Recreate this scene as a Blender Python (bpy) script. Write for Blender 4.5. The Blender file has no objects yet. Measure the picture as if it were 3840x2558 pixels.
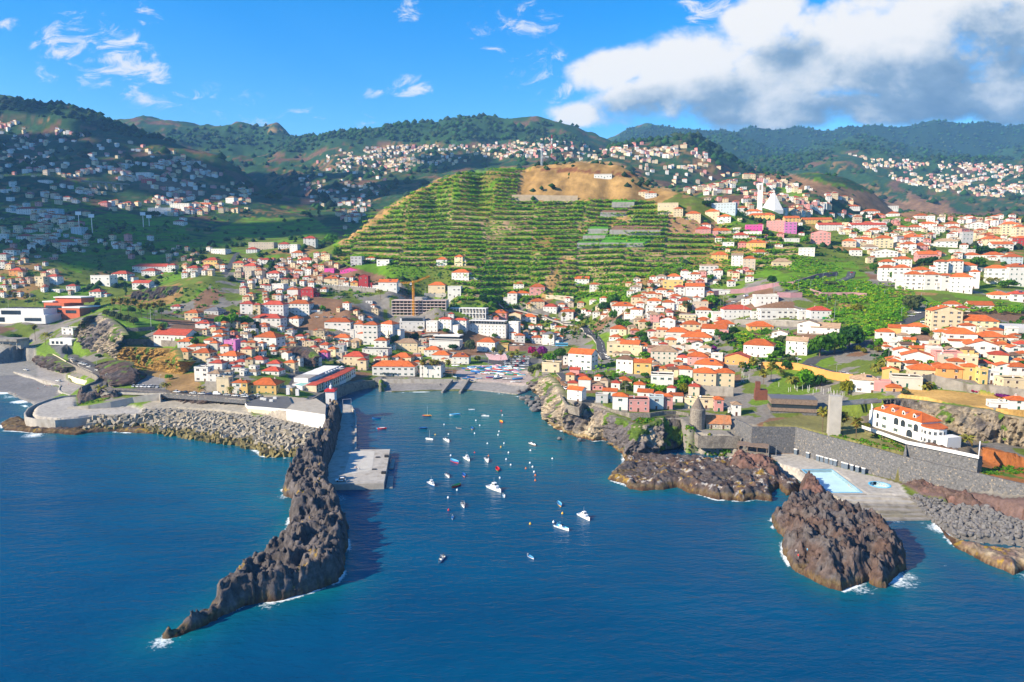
import bpy, bmesh, math, random
import numpy as np
from mathutils import Vector, Matrix
S = bpy.context.scene
COL = S.collection
R = math.radians
rng = random.Random(7)
# ------------------------------------------------------------------ camera
CAM_H = 95.0
PITCH = R(7.0)
FPX = 2560.0
cam_d = bpy.data.cameras.new("camera")
cam = bpy.data.objects.new("camera",cam_d)
COL.objects.link(cam)
cam.location = (0,0,CAM_H)
cam.rotation_euler = (R(90) - PITCH,0,0)
cam_d.lens = 24.0
cam_d.sensor_width = 36.0
cam_d.clip_start = 1.0
cam_d.clip_end = 40000.0
S.camera = cam
# ------------------------------------------------------------------ sun, sky, exposure
SUN_EL, SUN_AZ = R(29), R(-114)
sd = Vector((math.sin(SUN_AZ) * math.cos(SUN_EL),math.cos(SUN_AZ) * math.cos(SUN_EL),math.sin(SUN_EL)))
sun_d = bpy.data.lights.new("sun",'SUN')
sun_d.energy = 5.0
sun_d.angle = R(0.5)
sun_d.color = (1.0,0.86,0.64)
sun = bpy.data.objects.new("sun",sun_d)
COL.objects.link(sun)
sun.location = (0,0,600)
sun.rotation_euler = (-sd).to_track_quat('-Z','Y').to_euler()
S.view_settings.view_transform = 'Standard'
S.view_settings.look = 'None'
S.view_settings.gamma = 1.0
S.view_settings.exposure = 1.2
S.view_settings.use_curve_mapping = False
S.cycles.use_denoising = True
S.cycles.max_bounces = 5
S.cycles.diffuse_bounces = 2
S.cycles.glossy_bounces = 2
S.cycles.transmission_bounces = 3
S.cycles.volume_bounces = 1
S.cycles.transparent_max_bounces = 8
S.cycles.caustics_reflective = False
S.cycles.caustics_refractive = False
class E:
 """a tiny expression wrapper over shader math nodes"""
 nt = None
 def __init__(s,sock): s.s = sock
 @staticmethod
 def _n(op, *a):
  n = E.nt.nodes.new('ShaderNodeMath'); n.operation = op
  for i, v in enumerate(a):
   if isinstance(v,E): E.nt.links.new(v.s,n.inputs[i])
   else: n.inputs[i].default_value = v
  return E(n.outputs[0])
 def __add__(s,o): return E._n('ADD',s,o)
 __radd__ = __add__
 def __sub__(s,o): return E._n('SUBTRACT',s,o)
 def __rsub__(s,o): return E._n('SUBTRACT',o,s)
 def __mul__(s,o): return E._n('MULTIPLY',s,o)
 __rmul__ = __mul__
 def __truediv__(s,o): return E._n('DIVIDE',s,o)
 def mx(s,o): return E._n('MAXIMUM',s,o)
 def mn(s,o): return E._n('MINIMUM',s,o)
 def pw(s,o): return E._n('POWER',s,o)
 def sm(s,a,b):
  n = E.nt.nodes.new('ShaderNodeMapRange'); n.interpolation_type = 'SMOOTHSTEP'
  E.nt.links.new(s.s,n.inputs[0]); n.inputs[1].default_value = a; n.inputs[2].default_value = b
  return E(n.outputs[0])
def dirpx(sx,sy):
 a = (sx - 1920) / FPX; b = (1279 - sy) / FPX
 c, s_ = math.cos(PITCH), math.sin(PITCH)
 return (a,c + b * s_,-s_ + b * c)
def pq(dx,dy):
 d = dirpx(dx * 1.6313,dy * 1.6313)
 return d[0] / d[1], d[2] / d[1]
world = bpy.data.worlds.new("World")
S.world = world
world.use_nodes = True
nt = world.node_tree
E.nt = nt
for n in list(nt.nodes): nt.nodes.remove(n)
L = nt.links.new
sky = nt.nodes.new('ShaderNodeTexSky')
sky.sky_type = 'NISHITA'
sky.sun_disc = False
sky.sun_elevation = SUN_EL
sky.sun_rotation = SUN_AZ % (2 * math.pi)
sky.altitude = 100
sky.air_density = 1.0
sky.dust_density = 0.3
sky.ozone_density = 3.0
hs = nt.nodes.new('ShaderNodeHueSaturation')
hs.inputs['Saturation'].default_value = 1.5
hs.inputs['Hue'].default_value = 0.505
L(sky.outputs[0],hs.inputs['Color'])
bg_sky = nt.nodes.new('ShaderNodeBackground')
bg_sky.inputs[1].default_value = 0.105
L(hs.outputs[0],bg_sky.inputs[0])
tc = nt.nodes.new('ShaderNodeTexCoord')
sep = nt.nodes.new('ShaderNodeSeparateXYZ')
L(tc.outputs['Generated'],sep.inputs[0])
dx_, dy_, dz_ = E(sep.outputs[0]), E(sep.outputs[1]), E(sep.outputs[2])
front = dy_.sm(0.05,0.25)
yy = dy_.mx(0.05)
P, Q = dx_ / yy, dz_ / yy
def noise(px_,py_,scale,detail,rough,dist=0.0,w=0.0):
 cb = nt.nodes.new('ShaderNodeCombineXYZ')
 for i, v in enumerate((px_,py_)):
  if isinstance(v,E): L(v.s,cb.inputs[i])
  else: cb.inputs[i].default_value = v
 cb.inputs[2].default_value = w
 n = nt.nodes.new('ShaderNodeTexNoise')
 n.inputs['Scale'].default_value = scale
 n.inputs['Detail'].default_value = detail
 n.inputs['Roughness'].default_value = rough
 n.inputs['Distortion'].default_value = dist
 L(cb.outputs[0],n.inputs['Vector'])
 return E(n.outputs[0])
def ell(p,q,cx,cy,rx,ry,tilt=0.0,soft=1.0):
 c, s_ = pq(cx,cy)
 rx /= 1569.0; ry /= 1569.0
 u, v = p - c, q - s_
 if tilt:
  ct, st = math.cos(R(tilt)), math.sin(R(tilt))
  u, v = u * ct + v * st, v * ct - u * st
 u, v = u / rx, v / ry
 return (1.0 - (u * u + v * v)).mx(-1.5) * soft
BANK = [(1330,262,75,34,0),(1470,235,150,65,8),(1600,170,170,95,12),(1395,160,110,55,15),(1820,140,260,140,10),
  (2080,110,330,165,8),(2330,80,330,190,4),(1950,245,480,48,0),(2300,215,260,55,4),(2600,100,420,220,0),(1760,40,120,60,20)]
WISP = [(170,120,80,24,-28,.8),(262,130,95,36,-32,.9),(200,152,60,20,-10,.5),(345,40,34,12,-45,.55),(940,208,34,20,20,.75),(862,217,16,8,0,.6),
  (942,18,22,16,30,.6),(25,57,26,9,0,.6),(1240,26,46,26,20,.5),(1165,85,60,30,-25,.45),(1232,175,45,28,25,.6),(1290,205,35,14,30,.45),(1640,30,70,28,10,.6),
  (120,180,160,18,-8,.33),(330,206,150,9,-7,.5),(2330,272,70,14,0,.8),(2150,268,60,8,0,.4),(640,270,200,40,-8,.25)]
def cloud(p,q,det=9.0):
 m = None
 for (cx,cy,rx,ry,t) in BANK:
  e = ell(p,q,cx,cy,rx,ry,t)
  m = e if m is None else m.mx(e)
 n1 = noise(p,q * 1.4,6.0,det,0.6,0.15)
 return m * 0.8 + (n1 - 0.5) * 3.4 + 0.10
dA = cloud(P,Q)
dB = cloud(P - 0.045,Q + 0.05,6.0)
alphaA = dA.sm(-0.05,0.6)
base_lit = 0.5 + (dA - dB) * 0.45
hgt = Q.sm(0.17,0.42)
streak = noise(P,Q * 3.2,3.0,5.0,0.55,0.4,4.0)
core = (dA - 0.5).sm(0.0,1.5)
lit = (0.42 + (dA - dB) * 0.5 + (1.0 - core) * 0.34 - core * 0.22 + (streak - 0.5) * 0.9 + (0.24 - P) * 0.55 + (Q - 0.26) * 1.5).sm(0.0,1.05)
mw = None
for (cx,cy,rx,ry,t,a) in WISP:
 e = (ell(P,Q,cx,cy,rx * 1.8,ry * 2.0,t) + 0.3).mx(0.0) * a
 mw = e if mw is None else mw.mx(e)
wn = noise(P + Q * 0.6,Q * 2.2 - P * 0.5,16.0,9.0,0.66,0.9,2.0)
wisp = (mw * 0.85 + (wn - 0.5) * 4.2 - 0.42).sm(0.0,0.9) * mw.sm(0.0,0.45) * 0.85
iz = dz_.mx(0.04) + 0.08
bk = (noise(dx_ / iz,dy_ / iz,0.55,7.0,0.56,0.2,9.0) - 0.57).sm(0.0,0.14) * dz_.sm(0.06,0.2) * (1.0 - dy_.sm(-0.25,0.1)) * 0.7
al = (alphaA.mx(wisp) * front).mx(bk)
lit2 = lit.mx((wisp - alphaA).sm(0.0,0.3)).mx(bk)
cr = nt.nodes.new('ShaderNodeValToRGB')
cr.color_ramp.elements[0].color = (0.10,0.18,0.29,1)
cr.color_ramp.elements[1].color = (0.92,0.88,0.82,1)
e_ = cr.color_ramp.elements.new(0.4); e_.color = (0.25,0.35,0.46,1)
e_ = cr.color_ramp.elements.new(0.72); e_.color = (0.60,0.64,0.67,1)
L(lit2.s,cr.inputs[0])
bg_cl = nt.nodes.new('ShaderNodeBackground')
bg_cl.inputs[1].default_value = 0.50
L(cr.outputs[0],bg_cl.inputs[0])
mixw = nt.nodes.new('ShaderNodeMixShader')
L(al.s,mixw.inputs[0]); L(bg_sky.outputs[0],mixw.inputs[1]); L(bg_cl.outputs[0],mixw.inputs[2])
wo = nt.nodes.new('ShaderNodeOutputWorld')
L(mixw.outputs[0],wo.inputs[0])
# ------------------------------------------------------------------ pixel <-> place
REG = {'D': (0,0,1.6313),'S': (0,0,1.0),'R1': (0,350,.5438),'R2': (1280,350,.5438),'R3': (2560,350,.5438),
  'T1': (0,1050,.4145),'T2': (900,1000,.3188),'T3': (1450,1000,.3189),'T4': (2050,1000,.3827),
  'T5': (2650,1000,.3827),'T6': (3200,1000,.3825),'L1': (0,1350,.7016),'Q': (1150,1400,.3189),
  'B': (1550,1480,.4274),'C': (2050,1400,.4036),'P': (2800,1450,.5103),'M': (600,1950,.3189)}
def sp(reg,x,y):
 o = REG[reg]
 return o[0] + x * o[2], o[1] + y * o[2]
def at_z(reg,x,y,z):
 """the point at height z seen at a pixel of the survey photograph"""
 d = dirpx(*sp(reg,x,y))
 t = (z - CAM_H) / d[2]
 return Vector((d[0] * t,d[1] * t,z))
def at_y(reg,x,y,Y):
 d = dirpx(*sp(reg,x,y))
 t = Y / d[1]
 return Vector((d[0] * t,Y,CAM_H + d[2] * t))
CP, SP_ = math.cos(PITCH), math.sin(PITCH)
def to_px(X,Y,Z):
 """world -> full-view (2354 wide) pixel, numpy friendly"""
 zc = Y * CP - (Z - CAM_H) * SP_
 up = Y * SP_ + (Z - CAM_H) * CP
 zc = np.maximum(zc,1e-3)
 return (1920 + FPX * X / zc) / 1.6313, (1279 - FPX * up / zc) / 1.6313
# ------------------------------------------------------------------ numpy noise
def _hash(ix,iy,iz,seed):
 h = (ix.astype(np.int64) * 374761393 + iy.astype(np.int64) * 668265263 + iz.astype(np.int64) * 2147483647 + seed * 974634777) & 0xFFFFFFFF
 h = ((h ^ (h >> 13)) * 1274126177) & 0xFFFFFFFF
 return ((h ^ (h >> 16)) & 0xFFFF) / 65535.0
def vnoise(x,y,z=None,seed=0):
 x = np.asarray(x,float); y = np.asarray(y,float)
 z = np.zeros_like(x) if z is None else np.asarray(z,float)
 ix, iy, iz = np.floor(x), np.floor(y), np.floor(z)
 fx, fy, fz = x - ix, y - iy, z - iz
 fx = fx * fx * (3 - 2 * fx); fy = fy * fy * (3 - 2 * fy); fz = fz * fz * (3 - 2 * fz)
 r = 0
 for dx in (0,1):
  for dy in (0,1):
   for dz in (0,1):
    w = (fx if dx else 1 - fx) * (fy if dy else 1 - fy) * (fz if dz else 1 - fz)
    r = r + w * _hash(ix + dx,iy + dy,iz + dz,seed)
 return r
def fbm(x,y,z=None,oct=4,seed=0,gain=0.5,ridged=False):
 a, s, t = 1.0, 0.0, 0.0
 f = 1.0
 for o in range(oct):
  n = vnoise(x * f + o * 17.3,y * f - o * 9.1,None if z is None else z * f + o * 5.7,seed + o)
  if ridged: n = 1 - np.abs(2 * n - 1)
  s = s + a * n; t += a; a *= gain; f *= 2.03
 return s / t
def cells(x,y,size,seed=0):
 """blocky fracture: a random level for the nearest of jittered cell centres"""
 x = x / size; y = y / size; ix, iy = np.floor(x), np.floor(y); bd = np.full(x.shape,9.0); bv = np.zeros(x.shape); o = ix * 0
 for i in (-1,0,1):
  for j in (-1,0,1):
   cx, cy_ = ix + i, iy + j
   d = (cx + _hash(cx,cy_,o,seed) - x) ** 2 + (cy_ + _hash(cx,cy_,o,seed + 1) - y) ** 2
   m = d < bd; bv = np.where(m,_hash(cx,cy_,o,seed + 2),bv); bd = np.minimum(d,bd)
 return bv
def in_poly(px,py,poly):
 px = np.asarray(px,float); py = np.asarray(py,float)
 r = np.zeros(px.shape,bool)
 n = len(poly)
 for i in range(n):
  x0, y0 = poly[i]; x1, y1 = poly[(i + 1) % n]
  if y0 == y1: continue
  c = ((y0 > py) != (y1 > py)) & (px < (x1 - x0) * (py - y0) / (y1 - y0) + x0)
  r ^= c
 return r
def seg_dist(px,py,pts,closed=False):
 d = np.full(np.shape(px),1e9)
 n = len(pts)
 for i in range(n if closed else n - 1):
  ax, ay = pts[i][:2]; bx, by = pts[(i + 1) % n][:2]
  vx, vy = bx - ax, by - ay
  t = np.clip(((px - ax) * vx + (py - ay) * vy) / (vx * vx + vy * vy + 1e-9),0,1)
  d = np.minimum(d,np.hypot(px - ax - t * vx,py - ay - t * vy))
 return d
def resample(pts,n):
 """polyline of Vectors -> n Vectors evenly along it"""
 pts = [Vector(p) for p in pts]
 l = [0.0]
 for a, b in zip(pts,pts[1:]): l.append(l[-1] + (b - a).length)
 out = []
 k = 0
 for i in range(n):
  t = l[-1] * i / (n - 1)
  while k < len(pts) - 2 and l[k + 1] < t: k += 1
  f = (t - l[k]) / max(l[k + 1] - l[k],1e-6)
  out.append(pts[k].lerp(pts[k + 1],min(max(f,0),1)))
 return out
# ------------------------------------------------------------------ objects, tags, meshes
def tag(o,label=None,cat=None,group=None,kind=None):
 if label: o['label'] = label
 if cat: o['category'] = cat
 if group: o['group'] = group
 if kind: o['kind'] = kind
 return o
def link(name,data,parent=None,loc=None,rz=0.0,scale=None):
 o = bpy.data.objects.new(name,data)
 COL.objects.link(o)
 if parent is not None: o.parent = parent
 if loc is not None: o.location = loc
 if rz: o.rotation_euler = (0,0,rz)
 if scale is not None: o.scale = scale if hasattr(scale,'__len__') else (scale,) * 3
 return o
def empty(name,loc,rz=0.0):
 o = link(name,None,None,loc,rz)
 o.empty_display_size = 0.5
 return o
def np_mesh(name,verts,faces,mats=(),smooth=False,cols=None,fmat=None,attrs=None):
 """fast mesh from numpy arrays (faces: quads or tris array)"""
 me = bpy.data.meshes.new(name)
 verts = np.asarray(verts,np.float32).reshape(-1,3)
 faces = np.asarray(faces,np.int32)
 nf, k = faces.shape
 me.vertices.add(len(verts)); me.vertices.foreach_set('co',verts.ravel())
 me.loops.add(nf * k); me.loops.foreach_set('vertex_index',faces.ravel())
 me.polygons.add(nf)
 me.polygons.foreach_set('loop_start',np.arange(0,nf * k,k,dtype=np.int32))
 me.polygons.foreach_set('loop_total',np.full(nf,k,np.int32))
 if smooth: me.polygons.foreach_set('use_smooth',np.ones(nf,bool))
 for m in mats: me.materials.append(m)
 if fmat is not None: me.polygons.foreach_set('material_index',np.asarray(fmat,np.int32))
 if cols is not None:
  a = me.color_attributes.new('col','FLOAT_COLOR','POINT')
  c = np.ones((len(verts),4),np.float32); c[:, :3] = cols
  a.data.foreach_set('color',c.ravel())
 for k_, v in (attrs or {}).items():
  a = me.attributes.new(k_,'FLOAT','POINT')
  a.data.foreach_set('value',np.asarray(v,np.float32))
 me.update(calc_edges=True)
 me.validate()
 return me
class MB:
 """collects boxes, prisms, tubes; builds ONE mesh"""
 def __init__(s): s.v = []; s.f = []; s.m = []
 def quad(s,a,b,c,d,m=0):
  n = len(s.v); s.v += [tuple(a),tuple(b),tuple(c),tuple(d)]; s.f.append((n,n + 1,n + 2,n + 3)); s.m.append(m)
 def tri(s,a,b,c,m=0):
  n = len(s.v); s.v += [tuple(a),tuple(b),tuple(c)]; s.f.append((n,n + 1,n + 2)); s.m.append(m)
 def poly(s,pts,m=0):
  n = len(s.v); s.v += [tuple(p) for p in pts]; s.f.append(tuple(range(n,n + len(pts)))); s.m.append(m)
 def box(s,x0,y0,z0,x1,y1,z1,m=0,bottom=True):
  n = len(s.v)
  s.v += [(x0,y0,z0),(x1,y0,z0),(x1,y1,z0),(x0,y1,z0),(x0,y0,z1),(x1,y0,z1),(x1,y1,z1),(x0,y1,z1)]
  fs = [(4,5,6,7),(0,1,5,4),(1,2,6,5),(2,3,7,6),(3,0,4,7)]
  if bottom: fs.append((3,2,1,0))
  for f in fs: s.f.append(tuple(n + i for i in f)); s.m.append(m)
 def prism(s,pts,z0,z1,m=0,mtop=None):
  """vertical prism over a plan polygon; z1 may be a list"""
  k = len(pts)
  ar = sum(pts[i][0] * pts[(i + 1) % k][1] - pts[(i + 1) % k][0] * pts[i][1] for i in range(k))
  if ar < 0:
   pts = list(reversed(pts))
   if hasattr(z1,'__len__'): z1 = list(reversed(z1))
   if hasattr(z0,'__len__'): z0 = list(reversed(z0))
  z1 = z1 if hasattr(z1,'__len__') else [z1] * k
  z0 = z0 if hasattr(z0,'__len__') else [z0] * k
  n = len(s.v)
  s.v += [(p[0],p[1],z0[i]) for i,p in enumerate(pts)] + [(p[0],p[1],z1[i]) for i,p in enumerate(pts)]
  for i in range(k):
   j = (i + 1) % k
   s.f.append((n + i,n + j,n + k + j,n + k + i)); s.m.append(m)
  s.f.append(tuple(n + k + i for i in range(k))); s.m.append(m if mtop is None else mtop)
 def tube(s,pts,r,seg=6,m=0,cap=True):
  pts = [Vector(p) for p in pts]
  rs = r if hasattr(r,'__len__') else [r] * len(pts)
  base = len(s.v)
  for i, p in enumerate(pts):
   d = (pts[min(i + 1,len(pts) - 1)] - pts[max(i - 1,0)]).normalized()
   u = d.orthogonal().normalized() if abs(d.z) > 0.95 else d.cross(Vector((0,0,1))).normalized()
   w = d.cross(u)
   for k in range(seg):
    a = 2 * math.pi * k / seg
    s.v.append(tuple(p + (u * math.cos(a) + w * math.sin(a)) * rs[i]))
  for i in range(len(pts) - 1):
   for k in range(seg):
    a, b = base + i * seg + k, base + i * seg + (k + 1) % seg
    s.f.append((a,b,b + seg,a + seg)); s.m.append(m)
  if cap:
   s.f.append(tuple(base + k for k in range(seg))); s.m.append(m)
   e = base + (len(pts) - 1) * seg
   s.f.append(tuple(e + k for k in reversed(range(seg)))); s.m.append(m)
 def lathe(s,prof,seg=10,m=0,c=(0,0)):
  base = len(s.v)
  for (r,z) in prof:
   for k in range(seg):
    a = 2 * math.pi * k / seg
    s.v.append((c[0] + r * math.cos(a),c[1] + r * math.sin(a),z))
  for i in range(len(prof) - 1):
   for k in range(seg):
    a, b = base + i * seg + k, base + i * seg + (k + 1) % seg
    s.f.append((a,b,b + seg,a + seg)); s.m.append(m)
  e = base + (len(prof) - 1) * seg
  s.f.append(tuple(e + k for k in range(seg))); s.m.append(m)
 def mesh(s,name,mats,smooth=False):
  me = bpy.data.meshes.new(name)
  me.from_pydata(s.v,[],s.f)
  for m in (mats if isinstance(mats,(list,tuple)) else [mats]): me.materials.append(m)
  me.polygons.foreach_set('material_index',s.m)
  if smooth: me.polygons.foreach_set('use_smooth',[True] * len(s.f))
  me.update()
  return me
 def build(s,name,mats,parent=None,loc=None,rz=0.0,smooth=False):
  return link(name,s.mesh(name,mats,smooth),parent,loc,rz)
# ------------------------------------------------------------------ materials
MATS = {}
def srgb(h):
 h = h.lstrip('#')
 c = [int(h[i:i + 2],16) / 255 for i in (0,2,4)]
 return tuple(x / 12.92 if x <= .04045 else ((x + .055) / 1.055) ** 2.4 for x in c)
def mat(name,col,rough=0.8,var=0.12,scale=0.6,bump=0.0,bscale=4.0,metal=0.0,attr=False,spec=0.3,stain=None,island=0.0,det=5.0,orand=0.0):
 """Principled with noise-varied colour; attr: take the colour attribute 'col'"""
 if name in MATS: return MATS[name]
 m = bpy.data.materials.new(name); MATS[name] = m
 m.use_nodes = True
 t = m.node_tree; n = t.nodes; l = t.links.new
 b = n['Principled BSDF']
 b.inputs['Roughness'].default_value = rough
 b.inputs['Metallic'].default_value = metal
 b.inputs['Specular IOR Level'].default_value = spec
 tcn = n.new('ShaderNodeTexCoord')
 geo = n.new('ShaderNodeNewGeometry')
 nz = n.new('ShaderNodeTexNoise'); nz.inputs['Scale'].default_value = scale; nz.inputs['Detail'].default_value = det; nz.inputs['Roughness'].default_value = 0.62
 l(geo.outputs['Position'],nz.inputs['Vector'])
 if attr:
  a = n.new('ShaderNodeAttribute'); a.attribute_name = 'col'; src = a.outputs['Color']
 else:
  rgb = n.new('ShaderNodeRGB'); rgb.outputs[0].default_value = (*col,1); src = rgb.outputs[0]
 mr = n.new('ShaderNodeMapRange')
 mr.inputs[1].default_value = 0.3; mr.inputs[2].default_value = 0.7
 mr.inputs[3].default_value = 1 - var; mr.inputs[4].default_value = 1 + var
 l(nz.outputs[0],mr.inputs[0])
 mul = n.new('ShaderNodeVectorMath'); mul.operation = 'SCALE'
 l(src,mul.inputs[0]); l(mr.outputs[0],mul.inputs['Scale'])
 out = mul.outputs[0]
 if island:
  mr2 = n.new('ShaderNodeMapRange'); mr2.inputs[3].default_value = 1 - island; mr2.inputs[4].default_value = 1 + island
  l(geo.outputs['Random Per Island'],mr2.inputs[0])
  m2 = n.new('ShaderNodeVectorMath'); m2.operation = 'SCALE'
  l(out,m2.inputs[0]); l(mr2.outputs[0],m2.inputs['Scale']); out = m2.outputs[0]
 if orand:
  oi = n.new('ShaderNodeObjectInfo'); mo = n.new('ShaderNodeMapRange'); mo.inputs[3].default_value = 1 - orand; mo.inputs[4].default_value = 1 + orand * .6
  l(oi.outputs['Random'],mo.inputs[0]); m3 = n.new('ShaderNodeVectorMath'); m3.operation = 'SCALE'; l(out,m3.inputs[0]); l(mo.outputs[0],m3.inputs['Scale']); out = m3.outputs[0]
 if stain:
  nz2 = n.new('ShaderNodeTexNoise'); nz2.inputs['Scale'].default_value = stain[1]; nz2.inputs['Detail'].default_value = 6
  mp = n.new('ShaderNodeMapping'); mp.inputs['Scale'].default_value = stain[3] if len(stain) > 3 else (1,1,1)
  l(geo.outputs['Position'],mp.inputs[0]); l(mp.outputs[0],nz2.inputs['Vector'])
  mr3 = n.new('ShaderNodeMapRange'); mr3.inputs[1].default_value = stain[2]; mr3.inputs[2].default_value = stain[2] + 0.16
  l(nz2.outputs[0],mr3.inputs[0])
  mx = n.new('ShaderNodeMix'); mx.data_type = 'RGBA'
  l(mr3.outputs[0],mx.inputs[0]); l(out,mx.inputs[6]); mx.inputs[7].default_value = (*stain[0],1)
  out = mx.outputs[2]
 l(out,b.inputs['Base Color'])
 if bump:
  nb = n.new('ShaderNodeTexNoise'); nb.inputs['Scale'].default_value = bscale; nb.inputs['Detail'].default_value = 6
  l(geo.outputs['Position'],nb.inputs['Vector'])
  bp = n.new('ShaderNodeBump'); bp.inputs['Strength'].default_value = 0.8; bp.inputs['Distance'].default_value = bump
  l(nb.outputs[0],bp.inputs['Height']); l(bp.outputs[0],b.inputs['Normal'])
 return m
# ------------------------------------------------------------------ terrain: control points in space
CTRL = []
def cz(*rows):
 for (x,y,z) in rows: CTRL.append(at_z('D',x,y,z))
def cy(*rows):
 for (x,y,Y) in rows: CTRL.append(at_y('D',x,y,Y))
def ridge(Y,pts,back=1.1,drop=60,step=45):
 """a skyline seen at distance Y, falling away behind"""
 for i in range(len(pts) - 1):
  (x0,y0), (x1,y1) = pts[i], pts[i + 1]
  k = max(1,int(abs(x1 - x0) / step))
  for j in range(k + (1 if i == len(pts) - 2 else 0)):
   f = j / k
   YY = Y(x0 + (x1 - x0) * f) if callable(Y) else Y
   p = at_y('D',x0 + (x1 - x0) * f,y0 + (y1 - y0) * f,YY)
   CTRL.append(p)
   CTRL.append(Vector((p.x * back,p.y * back,p.z - drop)))
ridge(5200,[(1300,345),(1400,330),(1440,301),(1480,294),(1530,300),(1580,303),(1650,297),(1750,298),(1850,290),(1950,296),(2000,290),(2060,299),
    (2110,291),(2150,280),(2200,290),(2260,287),(2354,290),(2600,300),(3000,310)],1.15,350,60)
ridge(4100,[(1600,345),(1640,322),(1690,318),(1740,334),(1800,349),(1850,352),(1900,335),(1960,317),(2000,320),(2060,332),(2130,347),(2200,352),(2300,350),(2354,340),(2600,320)],1.09,140,60)
ridge(3300,[(1720,372),(1800,375),(1880,365),(1940,342),(2000,352),(2100,375),(2200,385),(2354,378),(2600,350)],1.08,70,60)
ridge(lambda x: 3000 + max(0,760 - x) * 2.2,[(250,322),(370,311),(400,303),(480,305),(560,298),(640,297),(700,306),(760,301),(820,296),(880,286),(960,278),(1000,284),(1050,282),(1110,273),
    (1150,281),(1200,298),(1260,304),(1300,311),(1340,323),(1400,341)],1.1,190,45)
ridge(2150,[(1400,342),(1460,331),(1550,319),(1600,323),(1650,366),(1720,402),(1800,415)],1.09,90,50)
ridge(lambda x: 2200 - max(0,x) * 0.7,[(-700,190),(-300,205),(-100,218),(0,233),(60,244),(130,241),(180,251),(230,266),(290,291),(370,316),(430,336),(500,366),(560,402),(620,440)],1.09,90,45)
ridge(1500,[(1640,425),(1700,404),(1790,406),(1850,412),(1930,419),(1990,446),(2030,476),(2060,500)],1.07,80,40)
ridge(lambda x: 1030 - abs(x - 1250) * 0.22,[(770,560),(800,540),(850,497),(930,448),(1000,413),(1080,392),(1190,384),(1230,379),(1330,371),(1420,376),(1460,398),(1520,432),(1600,452),(1680,468)],1.07,45,35)
ridge(1010,[(1900,500),(2000,497),(2100,488),(2200,500),(2290,507),(2354,505),(2700,500)],1.12,85,60)
cy((1950,350,3000),(2050,395,2700),(2180,430,2400),(2300,420,2600),(2354,400,2700),(2340,470,2100),(2250,490,2000),(2140,505,1900),(2500,470,2000),
 (1740,380,3100),(1800,420,2600),(1900,450,2300),(2000,480,2000),(2080,495,1800),
 (1500,380,1850),(1600,400,1800),(1450,400,1700),(1550,430,1500),(1650,445,1300),(1700,470,1180),(1760,488,1090),(1850,485,1200),(1800,450,1350),(1900,470,1250),
 (850,345,2650),(950,340,2650),(1050,345,2550),(1150,335,2600),(1250,340,2450),(1300,350,2300),(1350,365,2100),(760,350,2700),(700,365,2700),(600,350,3000),(500,345,3000),(430,345,2900),
 (850,390,2250),(950,395,2150),(1050,380,2200),(800,430,1900),(900,440,1800),(720,400,2300),(650,440,2000),(600,465,1800),(1200,375,2000),
 (740,470,1600),(700,500,1400),(780,500,1350),(760,530,1150),(640,470,1650),
 (0,290,1950),(100,300,1900),(200,310,1850),(300,340,1800),(400,365,1750),(480,400,1700),(0,350,1650),(100,365,1620),(200,370,1600),(330,390,1600),(440,410,1600),
 (0,420,1350),(100,430,1330),(200,445,1330),(270,440,1450),(350,405,1520),(400,450,1450),(500,460,1450),(560,460,1480),(620,480,1450),
 (0,500,1080),(100,505,1080),(220,500,1120),(320,510,1150),(420,505,1200),(500,510,1250),(600,515,1250),(700,530,1200),
 (0,560,920),(100,555,950),(200,560,960),(300,555,980),(420,560,1000),(560,570,1000),(660,560,1020),(730,555,1000),
 (0,610,820),(60,625,800),(140,600,860),(230,610,880),(300,600,920),(400,610,900),(230,655,800),(330,650,840),
 (430,650,760),(480,640,770),(540,610,880),(600,590,920),(660,610,860),(720,600,860),(-200,500,1050),(-200,600,820),(-300,400,1400),(-200,300,1900))
cy((760,610,820),(830,612,815),(900,620,800),(970,640,790),(1040,640,785),(1060,690,735),(1130,690,735),(1250,690,750),(1400,680,720),
 (850,550,890),(950,550,880),(1050,550,870),(1150,550,865),(1250,550,865),(1350,555,860),(1450,555,850),(1530,555,850),(1600,560,850),
 (1000,470,955),(1100,470,950),(1200,470,950),(1300,460,955),(1400,460,950),(1480,470,940),(1550,500,900),(900,500,930),(1200,420,995),(1330,415,1000),(1100,425,990),
 (1100,620,800),(1250,620,795),(1400,615,790),(1500,610,790),(1600,610,780),(1480,640,735),(1600,650,700),(1700,620,740),(1700,560,840),(1650,520,900),(1760,540,870))
cy((1850,640,660),(1950,635,680),(1800,650,640),(1900,590,780),(2000,600,760),(1850,540,880),(1900,530,930),(2000,520,930),(2100,530,900),(2200,540,880),(2300,550,860),(2340,590,760),
 (2100,590,760),(2200,600,730),(2050,640,660),(2150,668,590),(2250,660,610),(2340,665,600),(2000,680,590),(2080,700,540),(1950,700,570),(1900,720,540),(2000,740,500),
 (2180,763,450),(2280,760,450),(2340,720,520),(2500,700,560),(2500,600,760),(2500,540,880),
 (1700,690,640),(1640,700,640),(1750,735,560),(1900,738,545),(1560,690,650),(1500,720,620),(1450,700,660))
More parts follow.
